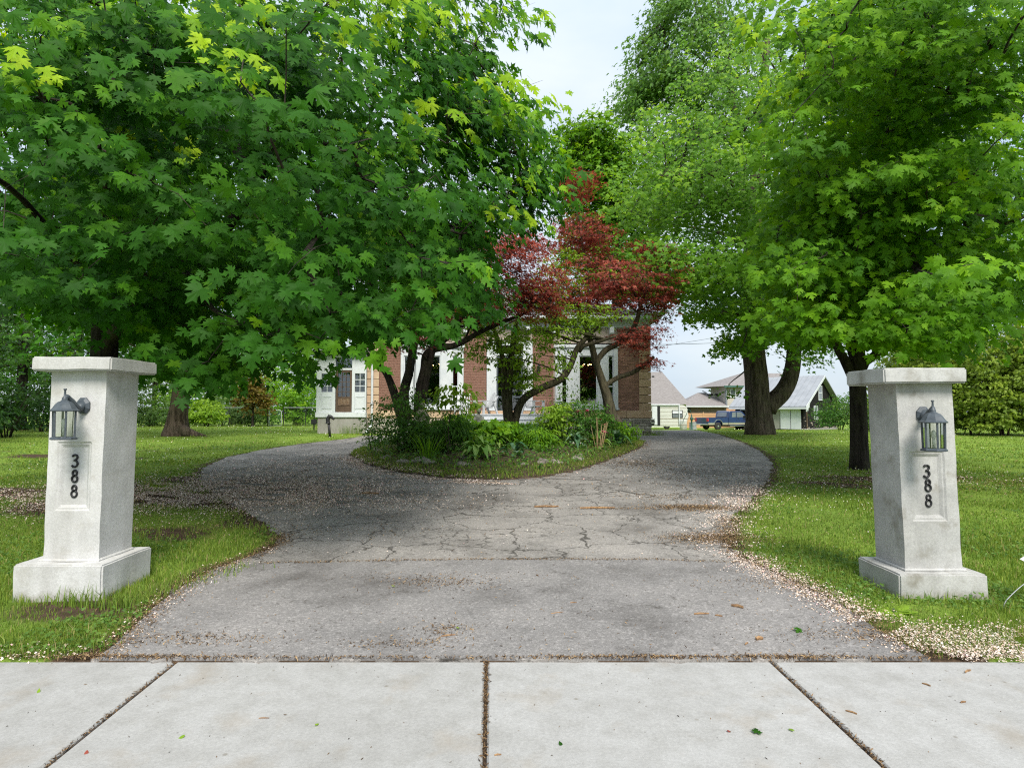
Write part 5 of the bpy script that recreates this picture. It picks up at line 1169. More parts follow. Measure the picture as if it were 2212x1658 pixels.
# ---- A: big maple behind the left pillar
bx_ = at(205, 900, 9.7).x; bA = (bx_, 9.7, gz(bx_, 9.7))
MA = [(-900, -900), (960, -900), (1060, -200), (1085, -50), (1140, 30), (1100, 70), (1040, 85), (1045, 110), (1080, 140), (1050, 175), (1080, 200), (1125, 185), (1150, 235), (1140, 270), (1170, 300), (1180, 345), (1192, 375), (1200, 430), (1175, 470), (1120, 490), (1040, 500), (1020, 540), (1055, 585), (1085, 610), (1070, 650), (1050, 690), (1000, 650), (950, 660), (905, 650), (895, 690), (895, 725), (860, 750), (800, 735), (770, 745), (735, 752), (705, 775), (680, 800), (655, 775), (600, 752), (555, 765), (510, 800), (470, 815), (420, 805), (360, 820), (330, 800), (290, 770), (270, 735), (200, 695), (130, 690), (60, 700), (0, 650), (-900, 600)]
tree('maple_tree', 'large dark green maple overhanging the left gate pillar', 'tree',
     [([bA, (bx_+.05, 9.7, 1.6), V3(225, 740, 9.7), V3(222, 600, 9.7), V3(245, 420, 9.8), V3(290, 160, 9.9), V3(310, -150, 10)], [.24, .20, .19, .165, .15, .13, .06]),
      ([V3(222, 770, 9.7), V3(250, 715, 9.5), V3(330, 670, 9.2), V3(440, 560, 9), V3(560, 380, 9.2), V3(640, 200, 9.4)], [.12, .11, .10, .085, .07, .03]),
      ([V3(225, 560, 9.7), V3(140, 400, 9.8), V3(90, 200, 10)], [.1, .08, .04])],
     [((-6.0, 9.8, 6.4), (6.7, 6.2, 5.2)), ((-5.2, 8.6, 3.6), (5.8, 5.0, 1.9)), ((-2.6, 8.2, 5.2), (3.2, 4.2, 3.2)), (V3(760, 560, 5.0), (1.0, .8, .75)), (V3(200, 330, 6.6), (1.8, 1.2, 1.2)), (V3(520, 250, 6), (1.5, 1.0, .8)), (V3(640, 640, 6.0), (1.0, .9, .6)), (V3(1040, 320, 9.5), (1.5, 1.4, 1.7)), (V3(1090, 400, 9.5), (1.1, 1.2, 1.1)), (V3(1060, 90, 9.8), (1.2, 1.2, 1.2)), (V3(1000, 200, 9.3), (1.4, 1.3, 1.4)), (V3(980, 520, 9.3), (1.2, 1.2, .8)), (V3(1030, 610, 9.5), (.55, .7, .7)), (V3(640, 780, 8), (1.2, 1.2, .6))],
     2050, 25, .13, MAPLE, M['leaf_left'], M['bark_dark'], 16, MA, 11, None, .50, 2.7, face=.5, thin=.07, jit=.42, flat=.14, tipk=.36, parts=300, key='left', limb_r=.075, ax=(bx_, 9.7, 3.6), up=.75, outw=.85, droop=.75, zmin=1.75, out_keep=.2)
# ---- C: near maple on the right
bC = gp(1855, 1013)
MC = [(1500, -900), (1520, -300), (1560, -60), (1600, 0), (1650, 60), (1700, 100), (1690, 150), (1640, 230), (1640, 330), (1680, 400), (1650, 470), (1640, 540), (1670, 600), (1690, 650), (1660, 690), (1700, 725), (1750, 735), (1800, 745), (1850, 700), (1880, 740), (1940, 745), (2000, 750), (2060, 770), (2110, 760), (2130, 700), (2170, 660), (2211, 690), (2900, 700), (2900, -900)]
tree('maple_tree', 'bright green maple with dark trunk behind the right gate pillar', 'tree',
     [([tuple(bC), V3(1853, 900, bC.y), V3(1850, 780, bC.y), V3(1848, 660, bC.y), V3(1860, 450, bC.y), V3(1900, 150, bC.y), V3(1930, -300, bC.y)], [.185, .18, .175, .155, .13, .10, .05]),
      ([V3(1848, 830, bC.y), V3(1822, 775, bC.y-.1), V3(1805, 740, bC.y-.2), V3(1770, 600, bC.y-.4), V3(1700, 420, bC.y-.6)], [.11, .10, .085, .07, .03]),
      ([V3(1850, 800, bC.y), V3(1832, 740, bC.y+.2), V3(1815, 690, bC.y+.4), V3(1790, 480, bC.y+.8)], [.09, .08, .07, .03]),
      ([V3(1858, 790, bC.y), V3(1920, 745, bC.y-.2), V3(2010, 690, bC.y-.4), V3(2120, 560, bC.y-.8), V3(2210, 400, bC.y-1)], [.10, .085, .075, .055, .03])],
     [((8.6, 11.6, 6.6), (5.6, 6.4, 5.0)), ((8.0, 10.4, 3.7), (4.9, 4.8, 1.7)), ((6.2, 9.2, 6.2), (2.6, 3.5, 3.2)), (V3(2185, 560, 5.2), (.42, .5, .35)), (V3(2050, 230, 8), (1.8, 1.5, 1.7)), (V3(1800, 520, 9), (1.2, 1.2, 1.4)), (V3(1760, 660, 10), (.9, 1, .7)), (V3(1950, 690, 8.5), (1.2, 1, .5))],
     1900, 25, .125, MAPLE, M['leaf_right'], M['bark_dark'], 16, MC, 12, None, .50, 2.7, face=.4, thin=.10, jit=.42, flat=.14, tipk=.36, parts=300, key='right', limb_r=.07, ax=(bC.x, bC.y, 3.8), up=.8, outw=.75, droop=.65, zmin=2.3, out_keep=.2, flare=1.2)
# ---- D: old maple with a forked trunk
bD = gp(1640, 938); dY = bD.y
MD = [(1530, -600), (1500, -100), (1490, -20), (1450, 70), (1410, 170), (1375, 240), (1385, 330), (1345, 365), (1322, 420), (1308, 450), (1340, 480), (1330, 530), (1372, 560), (1362, 610), (1385, 650), (1410, 690), (1450, 660), (1490, 680), (1510, 705), (1530, 680), (1560, 690), (1560, 740), (1542, 800), (1555, 835), (1590, 865), (1612, 830), (1640, 740), (1690, 720), (1700, 790), (1790, 800), (1830, 740), (1900, 700), (2300, 600), (2300, -600)]
tree('maple_tree', 'old maple with thick forked trunk beside the right side of the driveway', 'tree',
     [([tuple(bD), V3(1638, 890, dY), V3(1632, 800, dY), V3(1622, 690, dY), V3(1625, 560, dY), V3(1640, 300, dY), V3(1660, 50, dY)], [.57, .56, .50, .45, .42, .3, .1]),
      ([V3(1655, 880, dY), V3(1690, 846, dY-.1), V3(1710, 800, dY-.1), V3(1716, 735, dY), V3(1726, 640, dY), V3(1760, 430, dY), V3(1800, 200, dY)], [.42, .38, .34, .30, .27, .18, .07]),
      ([V3(1633, 770, dY), V3(1660, 730, dY+.4), V3(1690, 690, dY+.8), V3(1720, 600, dY+1.5)], [.16, .13, .11, .05])],
     [((10.4, 24.5, 10), (6.6, 6.0, 7.2)), ((10.5, 24, 6.0), (6.4, 5, 1.8)), ((8.0, 21.5, 9.5), (3.6, 3.5, 5)), (V3(1578, 770, 26), (.9, 1.0, 1.7)), (V3(1575, 790, 26.5), (.9, 1.0, 1.5)), (V3(1582, 740, 26.5), (1.0, 1.2, 1.2)), (V3(1745, 740, 28), (1.5, 1.2, 1.2)), (V3(1690, 720, 29.5), (1.2, 1, .8)), (V3(1460, 560, 20), (1.6, 1.5, 1.6)), (V3(1470, 400, 20), (2.2, 1.8, 2))],
     2100, 19, .16, MAPLE_T, M['leaf_old'], M['bark_grey'], 18, MD, 13, None, .72, 2.8, face=.4, thin=.13, jit=.45, flat=.16, tipk=.32, parts=150, key='old', limb_r=.14, flare=1.2, ax=(bD.x, dY, 5.5), up=.85, outw=.6, droop=.5, out_keep=.15, nsides=24)
# ---- E, F: taller trees behind
bE = at(1630, 900, 42)
tree('tall_tree', 'tallest fine leaved tree rising behind the old maple', 'tree', [([(bE.x, 42, gz(bE.x, 42)), V3(1630, 700, 42), V3(1600, 350, 42), V3(1550, 0, 42)], [.5, .42, .3, .1])],
     [((13.4, 42, 24), (5.4, 5, 10)), ((10.4, 41, 25), (3.0, 3, 3.4)), ((8.6, 41, 22.6), (2.0, 2, 2.6)), ((11.5, 41, 30), (2.6, 3, 3)), ((12, 42, 17), (4, 3, 4))],
     1500, 17, .30, CLUMP, M['leaf_far'], M['bark_grey'], 14, [(1420, -300), (1408, 0), (1395, 60), (1345, 100), (1315, 130), (1300, 165), (1300, 225), (1335, 245), (1380, 270), (1420, 420), (1700, 420), (1760, -300)], 14, None, 1.05, 2.2, face=.4, thin=.15, ax=(bE.x, 42, 14), up=.7, outw=.6, droop=.7, out_keep=.1, limb_r=.12, jit=.6)
bF = at(1330, 900, 36)
tree('maple_tree', 'round green tree standing behind the right half of the brick house', 'tree', [([(bF.x, 38, gz(bF.x, 38)), V3(1330, 700, 38), V3(1335, 500, 38), V3(1340, 330, 38)], [.4, .32, .25, .08])],
     [((6.6, 38, 14.2), (3.9, 3.5, 5.0)), ((4.2, 37.5, 16.6), (2.3, 2, 3.0)), ((5.0, 37.5, 18.6), (2.2, 2, 1.8)), ((7, 37.5, 9.5), (3.6, 3, 2.6))],
     1500, 15, .28, MAPLE_T, M['leaf_old'], M['bark_grey'], 12, [(1188, 280), (1210, 250), (1255, 236), (1320, 240), (1400, 270), (1520, 300), (1520, 640), (1300, 640), (1215, 560), (1232, 470), (1200, 420), (1190, 340)], 15, None, .8, 2.8, ax=(bF.x, 38, 9), out_keep=.1, jit=.5)
# ---- B: second maple on the left lawn with the ridged brown trunk
bB = gp(380, 941); bY = bB.y
tree('maple_tree', 'maple with ridged brown trunk standing on the left lawn', 'tree', [([tuple(bB), V3(382, 905, bY), V3(390, 850, bY), V3(396, 780, bY), V3(420, 600, bY), V3(440, 400, bY)], [.45, .38, .34, .32, .26, .1]), ([V3(398, 800, bY), V3(460, 740, bY), V3(560, 690, bY)], [.2, .14, .05])],
     [((-14.5, bY, 9.5), (7, 6, 6)), ((-13.5, bY-2, 4.6), (6.5, 4.5, 1.5))], 900, 12, .2, MAPLE_S, M['leaf_left'], M['bark_brown'], 10, None, 16, None, .75, 3, ax=(bB.x, bY, 5.5), zmin=3.0, out_keep=.5, flare=1.35, nsides=28)
MB().tube(spline([tuple(bB+Vector((.3, -.2, .25))), tuple(bB+Vector((.9, -.3, .08))), tuple(bB+Vector((1.5, -.2, -.06)))], 4), [.28, .26, .24, .2, .17, .14, .11, .08, .05], 8).build('surface_root', M['bark_brown'], bpy.data.objects['maple_tree.004'] if 'maple_tree.004' in bpy.data.objects else None, smooth=True)
# ---- woods on the far left and behind the fence
for px, py, Y, cr, h, lab, mt, ls in ((-260, 930, 22, 4.2, 9, 'dense dark tree at the far left edge of the lawn', 'leaf_shaded', .17), (40, 935, 32, 4.8, 11, 'leafy green tree in the dark thicket left of the whitewashed pillar', 'leaf_bush', .2), (165, 930, 40, 5.2, 12, 'tall tree in the thicket directly behind the whitewashed pillar', 'leaf_shaded', .24),
        (330, 920, 58, 6, 12, 'tree beyond the fence left of the brown ridged trunk', 'leaf_pale', .3), (640, 915, 62, 6, 13, 'broad tree beyond the fence nearest to the sunroom', 'leaf_old', .3), (500, 915, 66, 6, 10, 'tree beyond the middle of the chain link fence', 'leaf_old', .3), (-90, 930, 44, 6, 13, 'far tall tree behind the thicket at the left edge', 'leaf_left', .3)):
    p = at(px, py, Y); z0 = gz(p.x, Y)
    tree('woodland_tree', lab, 'tree', [([(p.x, Y, z0), (p.x+.1, Y, z0+h*.4), (p.x-.1, Y, z0+h*.85)], [.28, .2, .06])], [((p.x, Y, z0+h*.62), (cr, cr*.9, h*.42)), ((p.x+.5, Y-1, z0+h*.33), (cr*.9, cr*.8, h*.22))],
         520, 11, ls, MAPLE_T, M[mt], M['bark_dark'], 7, None, 20+int(px) % 40, 'trees of the thicket and beyond the fence', cr*.16, 2.6, ax=(p.x, Y, z0+h*.3), out_keep=.4, jit=.6)
def shrub(name, label, cat, p, lobes, n, nl, ls, shp, mat, group=None, sr=.3, stems=6, seed=1, stemmat='twig', shell=2.2, up=.7, outw=.6, droop=.3, jit=.6, stem_r=.014):
    r = np.random.default_rng(seed); st_ = []
    c = lobes[0][0]; rr = lobes[0][1]
    for i in range(stems):
        a = r.random()*2*PI; e = (c[0]+math.cos(a)*rr[0]*.6, c[1]+math.sin(a)*rr[1]*.6, c[2]+rr[2]*r.uniform(.1, .7)); b = (p[0]+math.cos(a)*.12, p[1]+math.sin(a)*.1, p[2])
        st_.append(([b, ((b[0]*.6+e[0]*.4), (b[1]*.6+e[1]*.4), b[2]*.45+e[2]*.55), e], [stem_r, stem_r*.7, stem_r*.3]))
    root = tree(name, label, cat, st_, lobes, n, nl, ls, shp, mat, M[stemmat], 0, None, seed, group, sr, shell, ax=(p[0], p[1], p[2]+.1), up=up, outw=outw, droop=droop, jit=jit, flare=0, nsides=5, out_keep=1)
    return root
lp = lambda px, py, Y: (at(px, py, Y).x, Y, gz(at(px, py, Y).x, Y))
for i, (px, Y, r_, h, mt, lab) in enumerate(((15, 25, 2.2, 2.4, 'leaf_shaded', 'dark undergrowth bush left of the whitewashed pillar'), (-140, 21, 2.6, 2.6, 'leaf_shaded', 'dark undergrowth bush at the left picture edge'), (95, 30, 2.4, 2.6, 'leaf_shaded', 'dark bush just behind the whitewashed pillar'), (325, 47, 2.6, 2.6, 'leaf_pale', 'pale grey green bush left of the brown ridged trunk'),
        (445, 45.5, 1.6, 2.0, 'leaf_lime', 'bright lime bush right of the brown ridged trunk'), (480, 51, 2.4, 3.4, 'leaf_pale', 'pale shrub behind the fence beside the bronze tree'), (540, 50, 1.7, 2.4, 'leaf_pale', 'low feathery shrub behind the middle of the fence'), (585, 54, 3.0, 4.4, 'leaf_old', 'tall green shrub behind the tubular gate'), (650, 52, 2.6, 3.8, 'leaf_old', 'wide green shrub between gate and sunroom'), (690, 55, 2.6, 4.6, 'leaf_bush', 'tall dark shrub directly behind the sunroom'), (400, 54, 3, 4.2, 'leaf_old', 'green shrub behind the fence near its left end'))):
    p = lp(px, 915, Y)
    shrub('woodland_shrub', lab, 'shrub', p, [((p[0], Y, p[2]+h*.5), (r_, r_*.8, h*.55)), ((p[0]-r_*.4, Y-.4, p[2]+h*.35), (r_*.6, r_*.6, h*.4))], 240, 12, .16 if Y < 40 else .2, OVAL if mt != 'leaf_old' else MAPLE_T, M[mt], 'shrubs at the edge of the left lawn', r_*.2, 7, 60+i, stem_r=.03)
p = lp(545, 918, 46); tree('bronze_tree', 'small tree with hanging bronze leaves before the fence', 'tree', [([p, (p[0], 46, p[2]+1.6), (p[0]-.2, 46, p[2]+4.2)], [.09, .07, .03])], [((p[0]-.2, 46, p[2]+2.9), (1.5, 1.3, 1.7)), ((p[0]+.9, 46, p[2]+1.8), (.7, .7, .8))], 220, 11, .2, MAPLE_T, M['leaf_bronze'], M['bark_dark'], 6, None, 33, None, .4, 2, ax=(p[0], 46, p[2]+1.5), droop=.9, out_keep=1, jit=.7)
# ---- cedars and bushes on the right
for i, (px, Y, w_, h, lab) in enumerate(((2030, 30, 1.9, 5.0, 'cedar just right of the weathered pillar at the lawn edge'), (2105, 28.5, 2.0, 4.6, 'second cedar right of the weathered pillar'), (2170, 27.5, 2.0, 4.9, 'cedar next to the right picture edge'), (2250, 27, 2.2, 5.4, 'cedar cut by the right picture edge'), (1960, 33, 2.0, 5.2, 'cedar hidden behind the weathered pillar'))):
    p = lp(px, 945, Y)
    shrub('cedar_tree', lab, 'tree', p, [((p[0], Y, p[2]+h*.42), (w_, w_*.9, h*.46)), ((p[0]+.3, Y, p[2]+h*.68), (w_*.7, w_*.65, h*.36)), ((p[0]-.5, Y-.4, p[2]+h*.25), (w_*.7, w_*.7, h*.28))], 620, 14, .17, CLUMP, M['leaf_cedar'], 'cedars along the right lawn edge', .42, 4, 80+i, 'bark_brown', 3.5, .5, .9, .1, .7, .05)
p = lp(1815, 925, 46); shrub('lilac_bush', 'rounded bush in front of the black brick building', 'bush', p, [((p[0], 46, p[2]+1.35), (1.9, 1.6, 1.5)), ((p[0]+1.2, 46, p[2]+1.7), (1.4, 1.2, 1.3)), ((p[0]-1.0, 45.8, p[2]+.9), (1.1, 1.1, .95))], 420, 13, .15, OVAL, M['leaf_bush'], None, .4, 7, 91, stem_r=.03)
p = lp(1880, 925, 42); shrub('lilac_bush', 'green bush between dark trunk and weathered pillar', 'bush', p, [((p[0], 42, p[2]+1.3), (2.0, 1.6, 1.5))], 320, 13, .15, OVAL, M['leaf_pale'], None, .4, 7, 92, stem_r=.03)
for i, (px, Y, h) in enumerate(((2330, 40, 10), (1985, 60, 9))):
    p = lp(px, 930, Y); tree('woodland_tree', ('pale leafy tree far beyond the cedars' if i else 'tall tree beyond the cedars outside the right edge'), 'tree', [([p, (p[0], Y, p[2]+h*.5), (p[0], Y, p[2]+h*.8)], [.25, .2, .06])], [((p[0], Y, p[2]+h*.6), (4.5, 4, h*.4))], 420, 11, .3, MAPLE_T, M['leaf_pale'], M['bark_grey'], 7, None, 95+i, 'trees of the thicket and beyond the fence', .75, 2.6, out_keep=.5, jit=.6)
# ================================================================== GARDEN ISLAND
iz = z_at
def gi(px, Y, py=950): x = at(px, py, Y).x; return (x, Y, iz(x, Y))
# red Japanese maples: one with several stems on the left, one forked on the right
y1 = 17.2; l0 = gi(890, y1)
MR1 = [(700, 480), (790, 430), (1000, 480), (1050, 490), (1130, 490), (1200, 520), (1215, 560), (1225, 600), (1230, 680), (1170, 700), (1110, 690), (1060, 735), (1000, 760), (960, 735), (930, 780), (880, 800), (820, 805), (790, 770), (760, 700)]
R_ = lambda px, py: V3(px, py, y1)
tree('red_maple', 'red japanese maple with several dark stems left on the garden island', 'tree',
     [([l0, R_(872, 860), R_(884, 800), R_(895, 740), R_(915, 660), R_(930, 560)], [.16, .14, .125, .11, .07, .03]),
      ([(l0[0]-.1, y1, l0[2]), R_(860, 880), R_(848, 840), R_(830, 800), R_(790, 760)], [.13, .125, .115, .09, .04]),
      ([(l0[0]+.15, y1, l0[2]), R_(905, 850), R_(915, 800), R_(925, 760), R_(985, 745), R_(1040, 715), R_(1100, 690), R_(1150, 670)], [.14, .12, .11, .10, .085, .07, .05, .02]),
      ([R_(925, 765), R_(975, 720), R_(1000, 680), R_(1040, 640), R_(1060, 580)], [.08, .07, .055, .04, .02]),
      ([R_(912, 860), R_(924, 800), R_(935, 750), R_(940, 690)], [.12, .10, .09, .04])],
     [(V3(1110, 590, 16.6), (1.9, 1.5, 1.0)), (V3(1160, 640, 16.6), (1.0, 1.2, .5)), (V3(1070, 540, 16.4), (1.3, 1.2, .6)), (V3(1120, 680, 17), (1.5, 1.3, .32)), (V3(1000, 650, 17.3), (1.9, 1.6, .7)), (V3(870, 720, 17), (1.3, 1.4, .55)), (V3(1010, 520, 17.6), (1.8, 1.4, .5)), (V3(830, 560, 17.6), (1.6, 1.5, 1.0)), (V3(1140, 520, 17.2), (.9, .9, .5))],
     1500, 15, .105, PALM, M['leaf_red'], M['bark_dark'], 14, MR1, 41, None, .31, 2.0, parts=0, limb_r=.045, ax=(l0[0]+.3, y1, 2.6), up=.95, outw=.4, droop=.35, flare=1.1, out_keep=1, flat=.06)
y2 = 20.2; r0 = gi(1316, y2); S_ = lambda px, py: V3(px, py, y2)
MR2 = [(1170, 400), (1175, 345), (1215, 335), (1240, 350), (1320, 395), (1300, 440), (1290, 480), (1350, 490), (1400, 520), (1480, 530), (1560, 500), (1560, 560), (1480, 590), (1450, 660), (1460, 720), (1440, 790), (1400, 805), (1370, 770), (1330, 750), (1260, 760), (1230, 720), (1180, 690), (1190, 600), (1210, 560), (1190, 480)]
tree('red_maple', 'red japanese maple with forked mossy stem right on the garden island', 'tree',
     [([r0, S_(1318, 900), S_(1312, 860), S_(1296, 810), S_(1285, 775), S_(1275, 735), S_(1262, 700), S_(1245, 660)], [.24, .21, .165, .13, .115, .10, .07, .03]),
      ([S_(1288, 780), S_(1310, 755), S_(1345, 735), S_(1372, 700), S_(1385, 655), S_(1400, 620), S_(1430, 560)], [.10, .10, .095, .08, .06, .045, .02]),
      ([S_(1303, 835), S_(1335, 815), S_(1365, 805), S_(1395, 785), S_(1412, 770)], [.085, .08, .075, .065, .05]),
      ([S_(1385, 660), S_(1350, 600), S_(1310, 550)], [.05, .04, .02]), ([S_(1266, 705), S_(1270, 620), S_(1250, 480), S_(1235, 400)], [.05, .045, .035, .015])],
     [(V3(1330, 620, 20), (2.2, 1.7, 1.0)), (V3(1260, 520, 20.4), (1.3, 1.2, 1.2)), (V3(1250, 400, 20.6), (.7, .7, .7)), (V3(1380, 730, 20), (1.0, 1, .55)), (V3(1425, 640, 20), (.7, .9, 1.0)), (V3(1415, 540, 20.3), (1.0, 1, .5)), (V3(1405, 785, 20), (.5, .6, .28)), (V3(1230, 650, 20), (1.0, 1.0, .6))],
     1250, 15, .105, PALM, M['leaf_red'], M['bark_moss'], 14, MR2, 42, None, .31, 2.0, limb_r=.045, ax=(r0[0], y2, 3.2), up=.95, outw=.4, droop=.35, flare=1.5, out_keep=1, flat=.06)
t = thing('dead_stump', 'grey broken stump against the forked red maple', 'stump', gi(1332, 20.15)); c_ = gi(1333, 20.1)
MB().tube([(c_[0], c_[1], c_[2]-.1), (c_[0]+.02, c_[1], c_[2]+.4), (c_[0]-.02, c_[1], c_[2]+.72), (c_[0]-.06, c_[1], c_[2]+.95)], [.20, .17, .15, .06], 9, wob=.3).build('stump_wood', M['bark_grey'], t, smooth=True)
MB().tube([(c_[0]+.1, c_[1], c_[2]+.5), (c_[0]+.14, c_[1], c_[2]+.85)], [.06, .015], 5).build('splinter', M['bark_grey'], t)
# lime leaved magnolia in the middle
y3 = 19.3; m0 = gi(1102, y3); Q_ = lambda px, py: V3(px, py, y3)
tree('magnolia_tree', 'lime leaved magnolia with leaning mossy stems in the middle of the island', 'tree',
     [([m0, Q_(1097, 850), Q_(1103, 780), Q_(1110, 730), Q_(1120, 670)], [.15, .13, .11, .09, .04]), ([(m0[0]+.05, y3, m0[2]), Q_(1125, 870), Q_(1165, 840), Q_(1210, 820), Q_(1232, 790), Q_(1248, 750), Q_(1280, 715), Q_(1305, 690)], [.13, .12, .115, .11, .10, .09, .075, .03]),
      ([(m0[0]-.05, y3, m0[2]), Q_(1088, 840), Q_(1085, 770), Q_(1060, 700), Q_(1010, 640)], [.11, .10, .08, .06, .03]), ([Q_(1250, 750), Q_(1300, 735), Q_(1330, 725)], [.07, .06, .03])],
     [(V3(1080, 750, 19.2), (1.5, 1.2, .8)), (V3(1010, 690, 19.3), (1.3, 1.2, .7)), (V3(1260, 690, 19.3), (1.5, 1.2, .6)), (V3(1200, 620, 19.5), (1.1, 1.0, .6)), (V3(1170, 720, 19.3), (1.2, 1.0, .6)), (V3(1225, 560, 19.8), (.7, .8, .5)), (V3(1130, 820, 19.2), (1.0, .9, .5)), (V3(1180, 660, 19.2), (1.3, 1.0, .7)), (V3(1040, 640, 19.3), (1.3, 1.0, .7)), (V3(990, 610, 19.4), (1.2, 1, .8)), (V3(1215, 780, 19.2), (.5, .6, .5))],
     1000, 13, .11, OVAL, M['leaf_lime'], M['bark_moss'], 16, None, 43, None, .26, 2.0, limb_r=.04, ax=(m0[0], y3, 2.4), up=.7, outw=.5, droop=.2, flare=1.2, out_keep=1, jit=.6)
# garden shrubs, lilies, hostas, roses ...
def bush(px, Y, w_, h, name, lab, cat, mat, shp=OVAL, ls=.085, n=150, nl=10, seed=1, grp='leafy plants of the garden island', dy=0):
    p = gi(px, Y); return shrub(name, lab, cat, p, [((p[0], Y, p[2]+h*.5), (w_, w_*.8, h*.5)), ((p[0]+w_*.3, Y-.1, p[2]+h*.7), (w_*.6, w_*.5, h*.4))], n, nl, ls, shp, M[mat], grp, .2, 8, seed, 'twig', 2.4, .7, .6, .35, .5, .010)
bush(860, 15.6, .95, 1.55, 'rose_bush', 'dark green rose bush at the left end of the island', 'bush', 'leaf_bush', OVAL, .075, 230, 11, 101)
bush(898, 15.9, .7, .75, 'rose_bush', 'leafy bush around the tall stone statue', 'bush', 'leaf_bush', OVAL, .085, 200, 10, 102)
bush(955, 14.9, .8, .95, 'peony_plant', 'dense dark peony left of the striped hosta', 'peony', 'leaf_bush', LANCE, .14, 180, 12, 103)
bush(1052, 15.6, .7, .62, 'astilbe_plant', 'lobed leafy plant in front of the small grey statue', 'plant', 'leaf_old', MAPLE_S, .12, 150, 9, 104)
bush(1080, 16.0, .6, .7, 'astilbe_plant', 'low leafy plant right of the small grey statue', 'plant', 'leaf_old', MAPLE_S, .11, 100, 9, 105)
bush(985, 17.6, .8, .9, 'garden_shrub', 'shrub between the two statues', 'shrub', 'leaf_old', OVAL, .10, 150, 9, 106)
bush(1190, 17.6, .75, 1.25, 'garden_shrub', 'bright fresh green shrub right of the strap leaved lilies', 'shrub', 'leaf_lime', OVAL, .11, 120, 9, 107)
bush(1245, 18.2, 1.0, 1.35, 'rose_bush', 'rose bush with pink blooms before the right window', 'bush', 'leaf_bush', OVAL, .08, 260, 10, 108)
bush(1290, 18.8, .7, 1.0, 'rose_bush', 'rose bush at the foot of the forked red maple', 'bush', 'leaf_bush', OVAL, .08, 160, 10, 109)
bush(1215, 18.8, .9, 1.9, 'garden_shrub', 'airy tall shrub with thin arching stems before the right window', 'shrub', 'leaf_pale', OVAL, .075, 110, 8, 110)
bush(1160, 15.7, .5, .55, 'phlox_plant', 'spiky leaved plant at the island front', 'plant', 'leaf_old', LANCE, .16, 90, 10, 111)
bush(1130, 16.8, .8, .5, 'garden_shrub', 'low dark ground shrub below the lilies', 'shrub', 'leaf_bush', OVAL, .08, 120, 9, 112)
bush(810, 16.8, .5, 1.0, 'garden_shrub', 'sparse twiggy shrub at the left tip of the island', 'shrub', 'leaf_bush', OVAL, .07, 60, 8, 113)
bush(1345, 19.8, .5, .7, 'garden_shrub', 'small shrub at the right tip of the island', 'shrub', 'leaf_old', OVAL, .10, 80, 9, 114)
# young tree with compound leaves
yc = 14.3; sp0 = gi(975, yc); tree('young_ash', 'young sapling with drooping leaflets standing on the island front', 'sapling', [([sp0, V3(968, 930, yc), V3(975, 880, yc), V3(985, 840, yc)], [.014, .012, .009, .004]), ([(sp0[0]-.06, yc, sp0[2]), V3(962, 940, yc), V3(955, 890, yc)], [.011, .009, .004]), ([V3(970, 900, yc), V3(995, 880, yc), V3(1010, 860, yc)], [.008, .006, .003])],
     [(V3(985, 850, yc), (.55, .4, .3)), (V3(945, 872, yc), (.3, .3, .2)), (V3(1015, 868, yc), (.3, .3, .18))], 40, 11, .12, OVAL, M['leaf_lime'], M['twig'], 0, None, 51, None, .26, 2, ax=(sp0[0], yc, 1.2), flare=0, nsides=5, out_keep=1, droop=.7)
# strap leaved clumps
def blades(name, lab, cat, p, n, h, sp_, wd, mat, seed, grp=None, parent=None, kind=None, arch=.9):
    r = np.random.default_rng(seed); V = []; F = []; R = []; c = 0
    for i in range(n):
        a = r.random()*2*PI; q = math.sqrt(r.random()); b = np.array([p[0]+math.cos(a)*q*sp_*.5, p[1]+math.sin(a)*q*sp_*.5, p[2]]); d = np.array([math.cos(a), math.sin(a), 0])*sp_*(.3+.8*q); hh = h*r.uniform(.6, 1.1); w_ = wd*r.uniform(.7, 1.2)
        sd_ = np.array([-math.sin(a+r.normal()*.5), math.cos(a), 0])
        for t_ in (0, .35, .7, 1):
            c_ = b + d*t_**1.6 + np.array([0, 0, hh*(t_-arch*.55*t_**2.6)]); wt = w_*(1-.25*t_ if t_ < 1 else .08)
            V += [c_-sd_*wt/2, c_+sd_*wt/2]; R += [min(.99, .2+.5*r.random())]*2
        for k in range(3): F.append((c+2*k, c+2*k+1, c+2*k+3, c+2*k+2))
        c += 8
    if parent is None: parent = thing(name, lab, cat, p, grp)
    npmesh('leaves', np.array(V), np.array(F), M[mat], parent, R, kind); return parent
for i, (px, Y, n, h, lab) in enumerate(((1130, 17.4, 300, 1.05, 'large clump of strap leaved daylilies in the middle of the island'), (1165, 17.8, 240, 1.0, 'daylily clump right of the leaning magnolia stem'), (1090, 17.7, 200, .95, 'daylily clump left of the leaning magnolia stem'), (1060, 18.2, 120, .8, 'daylily clump behind the small grey statue'))):
    blades('daylily_clump', lab, 'lily clump', gi(px, Y), n, h, .75, .026, 'leaf_bush', 120+i, 'daylily clumps on the island', kind='stuff')
blades('iris_clump', 'thin upright iris leaves under the dark peony', 'iris', gi(925, 13.9), 60, .75, .4, .018, 'leaf_old', 130, None, kind='stuff', arch=.3)
t = thing('dry_stalks', 'upright bunch of dry tan stalks at the island right side', 'dry stalks', gi(1292, 17.2)); c_ = gi(1292, 17.2)
for i in range(16):
    a = random.uniform(-.25, .3); b = random.uniform(-.15, .15); h = random.uniform(.5, .95); MB().tube([(c_[0]+a*.3, c_[1]+b, c_[2]-.03), (c_[0]+a*1.0, c_[1]+b, c_[2]+h)], [.008, .005], 5).build('stalk', M['stalk'], t)
HOSTA = None
